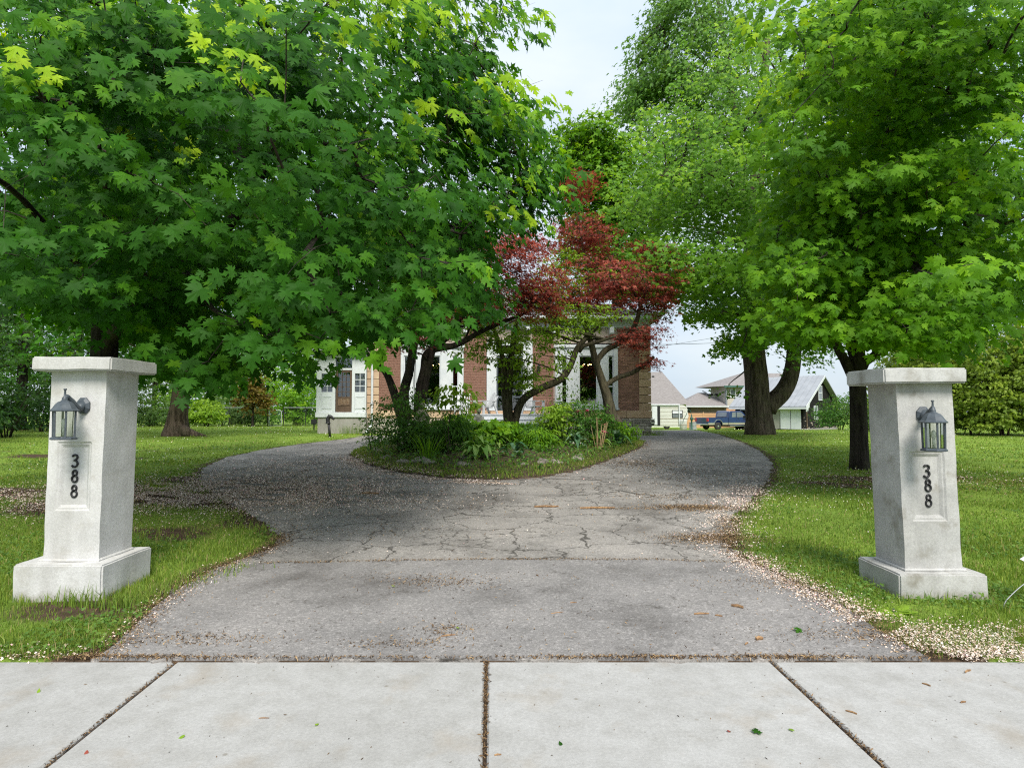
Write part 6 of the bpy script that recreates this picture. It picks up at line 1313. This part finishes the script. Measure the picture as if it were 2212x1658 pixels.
def hosta(px, Y, n, ls, w_, lab, mat, seed, py=980):
    r = np.random.default_rng(seed); p = gi(px, Y, py); t = thing('hosta_plant', lab, 'hosta', p, 'hostas along the island front')
    k = 9; V = []; 
    for i in range(k):
        y = i/(k-1); wv = .30*math.sin(PI*min(1, y**.75))**.8 + (.015 if i == 0 else 0)
        for s_ in (-1, -.5, 0, .5, 1): V.append((s_*wv, y, .22*abs(s_)*wv*1.6 + .30*math.sin(y*PI*.9)-.42*y*y))
    V = np.array(V); F = []
    for i in range(k-1):
        for j in range(4): a = i*5+j; F.append((a, a+1, a+6)); F.append((a, a+6, a+5))
    P = []; N_ = []; T_ = []
    for i in range(n):
        a = r.random()*2*PI; q = r.uniform(.0, 1); e = .95-.8*q; P.append((p[0]+math.cos(a)*w_*.35*q, p[1]+math.sin(a)*w_*.35*q, p[2]+.04+ls*.9*(1-q)*r.uniform(.5, 1.1)))
        d = np.array([math.cos(a), math.sin(a), 0]); T_.append(d*(.5+.5*q)+np.array([0, 0, e*.9])); N_.append(np.array([0, 0, 1])-d*.8*e)
    R = orient(np.array(N_), np.array(T_)); leaf_objects((V, np.array(F)), lab, np.array(P), R, ls*r.uniform(.75, 1.2, n), np.clip(r.normal(.55, .25, n), .05, .95), M[mat], t)
    MB().lathe([(.05, -.05), (.04, .05), (.015, .12)], p, 8).build('crown', M['stem'], t)
hosta(1032, 13.6, 40, .30, .65, 'large bright green hosta at the island front', 'leaf_hosta', 140)
hosta(1110, 14.0, 14, .26, .5, 'blue green round leaved hosta right of the bright hosta', 'leaf_blue', 141)
hosta(1290, 17.9, 18, .30, .6, 'bright hosta at the foot of the forked red maple', 'leaf_hosta', 142, 960)
hosta(1245, 17.2, 22, .28, .6, 'dark blue hosta beside the dry stalks', 'leaf_blue', 143, 960)
hosta(1330, 19.0, 14, .32, .6, 'dark hosta behind the forked red maple stem', 'leaf_blue', 144, 960)
hosta(1070, 15.2, 12, .24, .45, 'variegated hosta between bright and blue hostas', 'leaf_hosta', 145, 960)
# pink and white blooms
def bloom(nm, lab, c, s, mat, grp, npet=16, stem=.35):
    r = np.random.default_rng(int(c[0]*1000) % 9999); t = thing(nm, lab, 'flower', c, grp); P = np.repeat(np.array([c]), npet, 0)
    a = r.random(npet)*2*PI; lay = r.random(npet); d = np.stack([np.cos(a), np.sin(a), .2+1.6*lay], 1); nn = np.stack([-np.cos(a)*(.4+lay), -np.sin(a)*(.4+lay), 1-lay*.6], 1)
    leaves('petals', OVAL, P, orient(nn, d), s*(1-.3*lay), lay, M[mat], t, None); MB().tube([(c[0], c[1], c[2]-stem), c], .006, 5).build('stem', M['stem'], t)
for px, py, Y, s, lab in ((1267, 888, 18.0, .12, 'pink peony rose bloom highest on the right'), (1249, 890, 17.9, .12, 'pink rose bloom left of the highest pink bloom'), (1297, 907, 17.9, .08, 'small pink rose bloom near the forked stem'), (1305, 918, 17.9, .08, 'small pink rose bloom below its neighbour'), (1303, 934, 17.3, .11, 'pink rose bloom above the dry stalks'), (1287, 905, 18, .05, 'pink rose bud left of the small blooms')):
    bloom('pink_bloom', lab, at(px, py, Y), s, 'pink', 'pink blooms')
for px, py, Y, lab in ((1235, 960, 16.9, 'white flower above the dark blue hosta'), (1256, 961, 16.9, 'white flower left of the dry stalks')): bloom('white_flower', lab, at(px, py, Y), .13, 'flower_white', 'white flowers', 7, .3)
for px, py, ps in ((866, 945, 'in the middle of the dark rose bush'), (879, 934, 'second highest in the dark rose bush'), (868, 958, 'lowest in the dark rose bush'), (884, 917, 'highest in the dark rose bush'), (848, 939, 'leftmost in the dark rose bush')): bloom('cream_rose', 'small cream rose '+ps, at(px, py, 14.7), .05, 'flower_white', 'cream roses', 9, .12)
# statues
def statue(nm, lab, px, Y, h, mat, kind_):
    p = Vector(gi(px, Y)); t = thing(nm, lab, 'statue', p); s = h/1.0; m = MB(); P = lambda x, y, z: (p.x+x*s, p.y+y*s, p.z+z*s)
    MB().box(p.x-.17*s, p.x+.17*s, p.y-.15*s, p.y+.15*s, p.z-.1, p.z+.06*s, .01).build('statue_base', mat, t)
    prof = [(.15, .05), (.15, .1), (.125, .3), (.115, .45), (.10, .55), (.085, .62), (.11, .70), (.115, .76), (.085, .81), (.04, .835), (.036, .87)]
    n = 28; V = []
    for r_, z in prof:
        for k in range(n):
            a = 2*PI*k/n; f = 1+(.09*math.sin(a*9+z*5)*max(0, .7-z)); V.append(P(r_*f*math.cos(a)+.02*math.sin(z*5), .72*r_*f*math.sin(a), z))
    F = [(i*n+k, i*n+(k+1) % n, (i+1)*n+(k+1) % n, (i+1)*n+k) for i in range(len(prof)-1) for k in range(n)]+[tuple(range(n-1, -1, -1)), tuple(range((len(prof)-1)*n, len(prof)*n))]
    m.raw(V, F); m.ball(P(.0, -.01, .92), (.062*s, .07*s, .08*s), 14, 10); m.ball(P(0, .03, .94), (.075*s, .07*s, .075*s), 12, 8); m.ball(P(0, -.078, .915), (.012*s, .016*s, .018*s), 8, 6)
    if kind_ == 0:
        m.tube([P(-.11, 0, .75), P(-.15, -.04, .62), P(-.06, -.13, .55), P(.03, -.14, .58)], [.038*s, .034*s, .028*s, .022*s], 10); m.tube([P(.11, 0, .75), P(.15, .0, .6), P(.14, -.05, .45), P(.145, -.06, .38)], [.038*s, .034*s, .028*s, .022*s], 10)
    else:
        m.tube([P(-.11, 0, .75), P(-.14, -.06, .6), P(-.04, -.14, .5)], [.04*s, .035*s, .025*s], 10); m.tube([P(.11, 0, .75), P(.14, -.06, .6), P(.06, -.14, .52)], [.04*s, .035*s, .025*s], 10)
        m.ball(P(-.06, -.15, .46), (.055*s, .05*s, .07*s), 10, 8); m.tube([P(-.06, -.17, .5), P(-.08, -.2, .54)], [.05*s, .055*s], 10)
    m.build('figure', mat, t, remesh=.016*s)
statue('stone_statue', 'tall grey stone statue of a robed woman among the left shrubs', 911, 16.6, 1.22, M['statue'], 0)
statue('stone_statue', 'small dark stone statue of a figure holding a jug', 1034, 17.0, .92, M['statue_dark'], 1)
# wind chime cords hanging in the left red maple
t = thing('hanging_cords', 'dark cords hanging down between the stems of the left red maple', 'cords', V3(893, 780, y1-.1))
for k, px in enumerate((891, 894, 897)): MB().tube([V3(px, 770, y1-.15), V3(px+1.5, 830, y1-.16), V3(px-1, 885, y1-.15)], .009, 5).build('cord', M['black'], t)
# pot plant on the porch
pp = at(1024, 892, HY-1.6); t = thing('potted_plant', 'potted green plant between the porch chairs', 'potted plant', (pp.x, pp.y, pz)); MB().lathe([(.10, .003), (.14, .22), (.155, .22), (.155, .26), (.13, .26), (.12, .2)], (pp.x, pp.y, pz), 14).build('pot', M['clay'], t, smooth=False); blades('', '', '', (pp.x, pp.y, pz+.22), 70, .5, .5, .035, 'leaf_lime', 150, parent=t)
# stones along the island edge
for i, (px, py, s) in enumerate(((815, 985, .16), (835, 1000, .12), (872, 1010, .14), (905, 1012, .17), (930, 1016, .15), (1000, 1022, .13), (1170, 1014, .15), (1200, 1012, .12), (1245, 1003, .14), (1250, 997, .10), (1005, 1012, .1), (800, 975, .13), (1130, 1020, .1))):
    p = gnd(px, py); zz_ = iz(p.x, p.y); bm = bmesh.new(); bmesh.ops.create_icosphere(bm, subdivisions=3, radius=s)
    for v in bm.verts: k_ = 1+.55*mnoise.noise(v.co*6/s*.16+Vector((i*7, 0, 0))); v.co = Vector((v.co.x*1.25*k_, v.co.y*k_, v.co.z*.55*k_))
    me = bpy.data.meshes.new('rock'); bm.to_mesh(me); bm.free(); me.polygons.foreach_set('use_smooth', [True]*len(me.polygons)); o = link('rock', me, None, M['rock']); o.location = (p.x, p.y, zz_+s*.12); o.rotation_euler = (0, 0, i*1.3)
    tag(o, ('field stone ' + ('nearest the left tip of the island', 'left of the rose bush at the island edge', 'below the rose bush at the island edge', 'larger than its neighbours below the dark peony', 'just right of the largest stone below the dark peony', 'at the foot of the young sapling', 'in the grass right of the blue hosta', 'in the grass left of the white flowers', 'lower one of the pair below the dry stalks', 'upper one of the pair below the dry stalks', 'touching the front of the bright hosta', 'uppermost at the left tip of the island', 'in the grass below the blue hosta')[i]), 'stone', 'field stones along the island edge')

# ================================================================== GRASS, PETALS, LITTER
PB = [(-3.83, -3.12, 4.62, 5.31), (2.95, 3.70, 4.66, 5.29)]
def blocked(x, y):
    b = np.zeros(x.shape, bool)
    for a in PB: b |= (x > a[0]) & (x < a[1]) & (y > a[2]) & (y < a[3])
    b |= (x > xL-.1) & (x < xR+.1) & (y > HY-.05) & (y < HY+DEP); b |= (x > sx0) & (x < sx1) & (y > SY) & (y < SY+3.2); b |= (x > px0) & (x < px1) & (y > HY-3.2) & (y < HY)
    return b
def scatter_pts(n, y0, y1, pw, r, wide=.92):
    u = r.random(n); y = (y0**(1-pw) + u*(y1**(1-pw)-y0**(1-pw)))**(1/(1-pw)); x = (r.random(n)*2-1)*(y*wide+.8); return x, y
def grassmesh(name, x, y, z, h, wd, rnd, seed, bend=.5):
    r = np.random.default_rng(seed); n = len(x); a = r.random(n)*2*PI; la = r.random(n)*2*PI; ln = bend*r.random(n)
    s_ = np.stack([np.cos(a), np.sin(a), np.zeros(n)], 1)*wd[:, None]*.5; d = np.stack([np.cos(la)*ln*h, np.sin(la)*ln*h, np.zeros(n)], 1); b = np.stack([x, y, z-.01], 1)
    m1 = b + d*.3; m1[:, 2] += h*.55; tp = b + d*1.1; tp[:, 2] += h*(1-.35*ln)
    V = np.stack([b-s_, b+s_, m1-s_*.8, m1+s_*.8, tp], 1).reshape(-1, 3); k = (np.arange(n)*5)[:, None]
    F = np.concatenate([k+np.array([[0, 1, 3]]), k+np.array([[0, 3, 2]]), k+np.array([[2, 3, 4]])]); return npmesh(name, V, F, M['grass'], None, np.repeat(rnd, 5), 'stuff')
r = np.random.default_rng(5)
x, y = scatter_pts(520000, SWY1+.03, 62, 1.75, r)
dr = inpoly(x, y, DRIVE) & ~inpoly(x, y, ISLE); e = np.minimum(seg_dist(x, y, LEFT_EDGE, False), seg_dist(x, y, RIGHT_EDGE, False)); inI = inpoly(x, y, ISLE)
cl = np.sin(x*3.1+np.sin(y*2.3)*1.5)*np.sin(y*2.7+np.sin(x*1.9)) ; cl = .5+.5*cl
pr = (1-.93*np.clip(bare(x, y), 0, 1))*(.55+.45*cl)
dI = seg_dist(x, y, ISLE); pr = np.where(inI, np.clip(1.5-dI/1.2, .1, 1), pr)
keep = ~dr & ~blocked(x, y) & (r.random(len(x)) < pr) & ~((y > 45) & (x > 11))
x, y, cl, e, inI = x[keep], y[keep], cl[keep], e[keep], inI[keep]
h = (.022+.03*r.random(len(x)))*(1+.6*cl) + np.where(y < 7, .012*r.random(len(x))*cl, 0); tall = (r.random(len(x)) < .03) & (y < 25); h = np.where(tall, h*2.0, h); h = np.where(inI, h*.9, h)
wd = np.maximum(.0035, y*.00105)*r.uniform(.7, 1.4, len(x)); rn = np.clip(.45+.3*r.normal(size=len(x))*.6+.12*(cl-.5), .0, .99); rn = np.where(r.random(len(x)) < .075, .98, np.minimum(rn, .9))
tag(grassmesh('grass', x, y, surf(x, y), h, wd, rn, 6), 'short green lawn grass on both sides of the driveway')
x = r.uniform(-5, 5.4, 60000); y = r.uniform(11.2, 24.3, 60000); dI = seg_dist(x, y, ISLE); keep = inpoly(x, y, ISLE) & (r.random(len(x)) < np.clip(1.25-dI/1.1, .05, 1)); x, y = x[keep], y[keep]
tag(grassmesh('grass', x, y, surf(x, y)+.01, r.uniform(.04, .10, len(x)), np.full(len(x), .014), np.where(r.random(len(x)) < .1, .98, np.clip(r.normal(.45, .2, len(x)), 0, .92)), 8), 'green grass rim round the garden island')
# long tufts round the pillars and along the sidewalk
def tufts(lst, name, lab, seed):
    r = np.random.default_rng(seed); X_, Y_, H_ = [], [], []
    for (x0, y0, n, sp_, h) in lst: X_.append(x0+r.normal(size=n)*sp_); Y_.append(y0+r.normal(size=n)*sp_*.5); H_.append(h*r.uniform(.45, 1.1, n))
    X_, Y_, H_ = map(np.concatenate, (X_, Y_, H_)); k = ~blocked(X_, Y_) & (Y_ > SWY1+.01); X_, Y_, H_ = X_[k], Y_[k], H_[k]
    tag(grassmesh(name, X_, Y_, surf(X_, Y_), H_, np.full(len(X_), .006)*r.uniform(.7, 1.3, len(X_)), np.clip(r.normal(.4, .2, len(X_)), 0, .93), seed+1, .55), lab)
tf = [(-3.3+.1*i, 4.55-.02*i, 36, .06, .15+.06*random.random()) for i in range(6)] + [(-3.75+.09*i, 4.6, 14, .05, .10) for i in range(6)]
tf += [(-3.6+.13*i, 3.75+.05*random.random(), 30, .06, .11) for i in range(9)] + [(-2.85+.06*i, 4.55+.14*i, 36, .09, .11) for i in range(8)] + [(2.95+.09*i, 4.64, 9, .05, .09) for i in range(9)] + [(3.75, 4.8+.12*i, 14, .06, .12) for i in range(5)]
for q_ in RIGHT_EDGE[3:12] + LEFT_EDGE[2:10]:
    for k in range(3): tf.append((q_[0]+(.25+.3*random.random())*(1 if q_[0] > 0 else -1), q_[1]+.3*random.random(), 26, .10, .09))
tufts(tf, 'grass', 'longer grass tufts round the pillars and driveway edges', 71)
tf = [(at(p_, 930, HY-.5).x, HY-.6, 90, .18, .55) for p_ in (745, 765, 775, 1420)] + [(at(690, 930, HY-.5).x, HY-.9, 60, .25, .2), (at(1402, 930, HY-.3).x, HY-.3, 60, .2, .3)]
for px in range(300, 700, 12): pq = at(px, 918, 47.3); tf.append((pq.x, 47.3, 40, .25, .5))
tufts(tf, 'grass', 'tall weeds along the foundation and the back fence', 75)
# clover and broad leaved weeds
x, y = scatter_pts(60000, SWY1+.05, 20, 2.0, r); cw = np.sin(x*1.3+1)*np.sin(y*1.7+x*.6); dr = inpoly(x, y, DRIVE)
keep = ~dr & ~blocked(x, y) & (cw > .1) & (r.random(len(x)) < 1-.85*bare(x, y)); x, y = x[keep], y[keep]; n = len(x)
P = np.stack([x, y, surf(x, y)+r.uniform(.01, .06, n)], 1)
tag(leaves('clover', MAPLE_T, P, orient(np.stack([r.normal(size=n)*.5, r.normal(size=n)*.5-.2, np.ones(n)], 1), r.normal(size=(n, 3))), np.maximum(.024, y*.0032)*r.uniform(.6, 1.4, n), r.random(n), M['clover'], None), 'patches of clover and broad leaved weeds in the lawn')
x, y = scatter_pts(3200, 8, 45, 1.3, r); keep = ~inpoly(x, y, DRIVE) & ~blocked(x, y) & (np.sin(x*.7+2)*np.sin(y*.5) > .0) & (bare(x, y) < .3); x, y = x[keep], y[keep]; n = len(x)
tag(leaves('clover_flowers', MAPLE_T, np.stack([x, y, surf(x, y)+.09], 1), orient(np.tile([[0, -.6, 1.]], (n, 1))+r.normal(size=(n, 3))*.2, r.normal(size=(n, 3))), y*.0011+.004, r.random(n), M['flower_white'], None), 'tiny white clover blossoms dotting the lawn')
# ground cover on the island
x = r.uniform(-4.8, 5.2, 16000); y = r.uniform(11.5, 24, 16000); keep = inpoly(x, y, ISLE) & (seg_dist(x, y, ISLE) > .25); x, y = x[keep], y[keep]; n = len(x)
tag(leaves('ground_cover', OVAL, np.stack([x, y, surf(x, y)+r.uniform(.02, .22, n)], 1), orient(np.stack([r.normal(size=n)*.6, r.normal(size=n)*.6-.2, np.ones(n)], 1), r.normal(size=(n, 3))), .07*r.uniform(.6, 1.3, n), r.random(n), M['leaf_bush'], None), 'low green ground cover between the island plants')
# ---- petals
def along(pts, n, spread, r):
    P = np.array(pts); sl = np.hypot(*np.diff(P, axis=0).T); c = np.concatenate([[0], np.cumsum(sl)]); u = r.random(n)*c[-1]
    return np.interp(u, c, P[:, 0])+r.normal(size=n)*spread, np.interp(u, c, P[:, 1])+r.normal(size=n)*spread
XS, YS = [], []
def addp(x, y): XS.append(x); YS.append(y)
RE = [G(*p) for p in [(1640, 1050), (1600, 1085), (1575, 1120), (1562, 1160), (1600, 1203), (1660, 1238)]]; RE2 = [G(*p) for p in [(1600, 1203), (1700, 1255), (1760, 1285), (1850, 1330), (1935, 1374), (1990, 1396)]]
addp(*along(RE, 6500, .22, r)); addp(*along(RE2, 6500, .12, r)); addp(*along([G(1960, 1378), G(2050, 1390), (3.9, 3.78)], 8500, .16, r)); addp(*along([G(1985, 1418), (3.3, SWY1+.08), (4.2, SWY1+.06)], 3500, .05, r))
addp(*along([G(*p) for p in [(757, 990), (800, 1010), (870, 1026), (960, 1038), (1060, 1042)]], 7000, .2, r)); addp(*along([G(1000, 1042), G(1110, 1046)], 500, .06, r))
addp(*along([G(250, 1405), G(335, 1320), G(470, 1236), G(590, 1190)], 900, .10, r)); addp(*along([(-4.2, SWY1+.06), (-2.6, SWY1+.06)], 900, .07, r))
c_ = G(480, 1062); addp(c_[0]+r.normal(size=26000)*1.5, c_[1]+r.normal(size=26000)*1.1); c_ = G(330, 1075); addp(c_[0]+r.normal(size=20000)*1.9, c_[1]+r.normal(size=20000)*.8)
c_ = G(640, 1010); addp(c_[0]+r.normal(size=3600)*1.1, c_[1]+r.normal(size=3600)*1.6); c_ = G(760, 1085); addp(c_[0]+r.normal(size=1800)*.9, c_[1]+r.normal(size=1800)*.5)
c_ = G(1900, 1035); addp(c_[0]+r.normal(size=2500)*2, c_[1]+r.normal(size=2500)*.8); c_ = G(1470, 1010); addp(c_[0]+r.normal(size=800)*1.3, c_[1]+r.normal(size=800)*3)
xx, yy = scatter_pts(1200, 6, 22, 1.5, r, .6); addp(xx, yy)
x, y = np.concatenate(XS), np.concatenate(YS); keep = (y > SWY1-.04) & ~blocked(x, y) & (y < 26) & (mnz := (np.sin(x*5+np.sin(y*4)*2)*np.sin(y*6+x) > -.55)); x, y = x[keep], y[keep]; n = len(x)
ind = inpoly(x, y, DRIVE); zz_ = surf(x, y)+np.where(ind, .022, .012+.03*r.random(n))
tag(leaves('fallen_petals', MAPLE_T, np.stack([x, y, zz_], 1), orient(np.stack([r.normal(size=n)*.5, r.normal(size=n)*.5, np.ones(n)], 1), r.normal(size=(n, 3))), np.maximum(.0105, y*.0019)*r.uniform(.35, 1.45, n), np.clip(r.normal(.5, .26, n), 0, .99), M['petal'], None), 'fallen pale pink petals drifted along the driveway edges')
# ---- brown litter: patches, edges, joints, specks
XS, YS = [], []
for px, py, sx_, sy_, n in ((1500, 1098, .32, .14, 2600), (1545, 1165, .30, .16, 3000), (1440, 1075, .4, .25, 500), (960, 1262, .22, .1, 500), (960, 1365, .12, .07, 260), (880, 1395, .2, .05, 300), (410, 1385, .3, .06, 500), (1420, 1010, .7, 1.0, 1200), (1380, 1000, .4, .5, 500), (1900, 1045, 2.4, .7, 5000), (330, 1090, 2.4, 1.0, 4000), (520, 1070, 1.6, 1.2, 4000), (1330, 1100, .35, .05, 260), (900, 1250, .3, .1, 200), (690, 1150, .8, .3, 700), (1700, 1265, .3, .12, 700), (1880, 1375, .3, .08, 700)):  # dark litter on the left arm also stands in for the maple's shade
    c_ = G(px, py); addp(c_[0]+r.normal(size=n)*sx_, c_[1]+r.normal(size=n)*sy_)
addp(*along(LEFT_EDGE[:9], 4200, .07, r)); addp(*along(RIGHT_EDGE[:9], 3800, .08, r)); xx = r.uniform(-2.6, 2.7, 1100); addp(xx, SWY1+.004+np.abs(r.normal(size=1100))*.014); xx = np.concatenate([r.normal(size=500)*.3+.75, r.normal(size=600)*.35-2.3, r.normal(size=400)*.2+1.6]); addp(xx, SWY1+.01+np.abs(r.normal(size=1500))*.02)
addp(*along([G(560, 1219), G(830, 1214), G(1000, 1211), G(1400, 1211), G(1600, 1218)], 1500, .018, r)); addp(*along(ISLE[:10], 1500, .15, r)); xx, yy = scatter_pts(2600, 3.6, 14, 1.5, r, .55); addp(xx, yy)
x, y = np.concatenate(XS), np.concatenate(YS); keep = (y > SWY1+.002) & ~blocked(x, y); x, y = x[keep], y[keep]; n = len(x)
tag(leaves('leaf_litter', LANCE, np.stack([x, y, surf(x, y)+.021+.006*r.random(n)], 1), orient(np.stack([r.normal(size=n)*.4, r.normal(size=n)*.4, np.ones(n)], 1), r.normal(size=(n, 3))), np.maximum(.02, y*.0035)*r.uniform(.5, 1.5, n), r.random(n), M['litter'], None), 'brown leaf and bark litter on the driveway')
XS, YS = [], []
for a_j, i in ((LJ, 0), (CJ, 1), (RJ, 2)):
    yy = r.uniform(SWY0, SWY1, 900 if i else 500); addp(np.array([line_at(a_j, q_) for q_ in yy])+r.normal(size=len(yy))*(.007 if i else .005), yy)
x, y = np.concatenate(XS), np.concatenate(YS); n = len(x)
tag(leaves('joint_litter', LANCE, np.stack([x, y, .0115*y+.001+.006*r.random(n)], 1), orient(np.stack([r.normal(size=n)*.8, r.normal(size=n)*.8, np.ones(n)], 1), r.normal(size=(n, 3))), .016*r.uniform(.5, 1.6, n), r.random(n)*.75, M['litter'], None), 'brown debris packed in the sidewalk joints')
x, y = r.uniform(-2.9, 2.9, 330), r.uniform(2.3, SWY1-.03, 330); n = 330; tag(leaves('sidewalk_specks', LANCE, np.stack([x, y, .0115*y+.0075+0*x], 1), orient(np.tile([[0., 0, 1]], (n, 1))+r.normal(size=(n, 3))*.15, r.normal(size=(n, 3))*[1, 1, 0]), .012*r.uniform(.3, 1.4, n)**1.6, r.random(n)*.6, M['litter'], None), 'small brown seeds and specks on the sidewalk')
# ---- single pieces lying about
def fallen_leaf(px, py, s, lab, mat, shp=MAPLE, k=.4):
    p = gnd(px, py); on = p.y < SWY1; z = (sw_z(p.x, p.y)+.006) if on else surf(np.array([p.x]), np.array([p.y]))[0]+.03
    o = leaves('fallen_leaf', shp, np.array([[p.x, p.y, z+s*.12]]), orient(np.array([[.15, -.25, 1]]), np.array([[random.uniform(-1, 1), random.uniform(-1, 1), 0]])), np.array([s]), np.array([k]), M[mat], None, None); tag(o, lab, 'leaf')
fallen_leaf(1725, 1367, .055, 'dark green fallen leaf on the asphalt apron near the right edge', 'leaf_left'); fallen_leaf(1207, 1606, .045, 'dark green leaf lying on the sidewalk right of the middle joint', 'leaf_left', OVAL, .05); fallen_leaf(1635, 1588, .045, 'curled dark green leaf on the sidewalk near the right joint', 'leaf_left', MAPLE, .05)
fallen_leaf(85, 1492, .07, 'lime green maple seed wing on the left sidewalk slab', 'leaf_lime', LANCE, .6); fallen_leaf(400, 1592, .035, 'small bright green leaf scrap on the sidewalk left of centre', 'leaf_lime', OVAL, .5); fallen_leaf(1570, 1583, .03, 'tiny dark red leaf on the sidewalk near the right joint', 'leaf_red', OVAL, .4); fallen_leaf(188, 1625, .035, 'reddish leaf scrap on the left sidewalk slab', 'leaf_red', OVAL, .5); fallen_leaf(1716, 1583, .03, 'small green scrap right of the right sidewalk joint', 'leaf_lime', OVAL, .4)
fallen_leaf(680, 1571, .03, 'green scrap between the left and middle sidewalk joints', 'leaf_lime', OVAL, .6); fallen_leaf(985, 1366, .04, 'yellow green scrap beside a dark stain on the apron', 'leaf_lime', OVAL, .8); fallen_leaf(845, 1273, .04, 'yellow fallen leaf scrap on the upper apron', 'leaf_lime', OVAL, .95)
def stick(px, py, ln, r_, lab, ang_, nm='bark_piece', mat='wood_chip'):
    p = gnd(px, py); z = (sw_z(p.x, p.y) if p.y < SWY1 else p.z+.017)+r_*.7; d = Vector((math.cos(ang_), math.sin(ang_), 0))*ln/2
    o = MB().tube([Vector((p.x, p.y, z))-d, Vector((p.x, p.y, z+r_*.3))-d*.2+Vector((0, r_*.4, 0)), Vector((p.x, p.y, z))+d*.5, Vector((p.x, p.y, z))+d], [r_*.8, r_, r_*.95, r_*.6], 7, wob=.5, sq=.6).build(nm, M[mat]); tag(o, lab, 'bark')
for a in ((1592, 1316, .085, .012, 'short thick bark piece on the right of the apron', 2.5), (1515, 1331, .11, .007, 'long flat bark strip on the right of the apron', .1), (1552, 1335, .05, .006, 'splintered bark crumb beside the long bark strip', -.4), (1640, 1387, .05, .014, 'chunky bark piece near the sidewalk edge', .3), (1612, 1396, .045, .006, 'tan bark chip left of the chunky bark piece', .8), (1238, 1306, .05, .004, 'brown twig scrap in the middle of the apron', .2), (1160, 1247, .04, .006, 'tan bark chip near the upper seam of the apron', 2), (968, 1378, .09, .005, 'dark twig lying at a stain on the apron', .3), (1203, 1328, .10, .003, 'thin twig in the middle of the apron', .4)): stick(*a)
for a in ((1075, 1632, .03, .004, 'small brown seed husk right of the middle joint', .2), (570, 1552, .05, .0025, 'thin dark twig on the sidewalk left of the middle joint', .05), (1838, 1540, .05, .0055, 'brown seed pod on the right sidewalk slab', 2.4), (2080, 1518, .035, .005, 'brown pod at the far right of the sidewalk', .3), (2090, 1451, .06, .006, 'small dark twig end near the right sidewalk edge', .5), (2000, 1480, .04, .005, 'dark pod lying on the right sidewalk slab', 2.2)): stick(*a)
for a in ((1180, 1097, .35, .012, 'fallen twig with debris in the middle of the driveway', .05), (1290, 1100, .5, .012, 'long fallen twig lying across the driveway', .1), (800, 1068, .3, .014, 'dark twig among petals on the left branch of the driveway', -.15)): stick(*a, nm='fallen_twig')
# lawn sign wire at the right edge
t = thing('lawn_sign', 'white lawn sign on a bent wire stake at the right edge', 'lawn sign', gnd(2168, 1312)); q0 = gnd(2168, 1312); Yq = q0.y
MB().tube(spline([tuple(q0-Vector((0, 0, .08))), V3(2168, 1306, Yq), V3(2182, 1286, Yq), V3(2215, 1258, Yq), V3(2260, 1235, Yq)], 5), .0035, 6).build('wire_stake', M['wire'], t, smooth=True)
s0 = at(2203, 1207, Yq); MB().prism([(s0.x, Yq, s0.z), (s0.x+.05, Yq, s0.z+.03), (s0.x+.5, Yq+.1, s0.z+.06), (s0.x+.5, Yq+.1, s0.z-.2), (s0.x+.1, Yq, s0.z-.05)], (0, .006, 0)).build('sign_board', M['sign'], t)
p = gnd(1930, 1322); r3 = np.random.default_rng(9)
t = thing('young_hosta', 'small yellow green leafy plant at the foot of the weathered pillar', 'plant', p)
n = 12; a = r3.random(n)*2*PI; leaf_objects(OVAL, 'yh', np.stack([p.x+.02*np.cos(a), p.y+.02*np.sin(a), np.full(n, p.z+.01)], 1), orient(np.stack([-np.cos(a)*.4, -np.sin(a)*.4, np.ones(n)], 1), np.stack([np.cos(a), np.sin(a), .5+0*a], 1)), r3.uniform(.09, .15, n), np.full(n, .7), M['leaf_lime'], t)
MB().lathe([(.012, -.02), (.01, .03)], p, 6).build('stem', M['stem'], t)
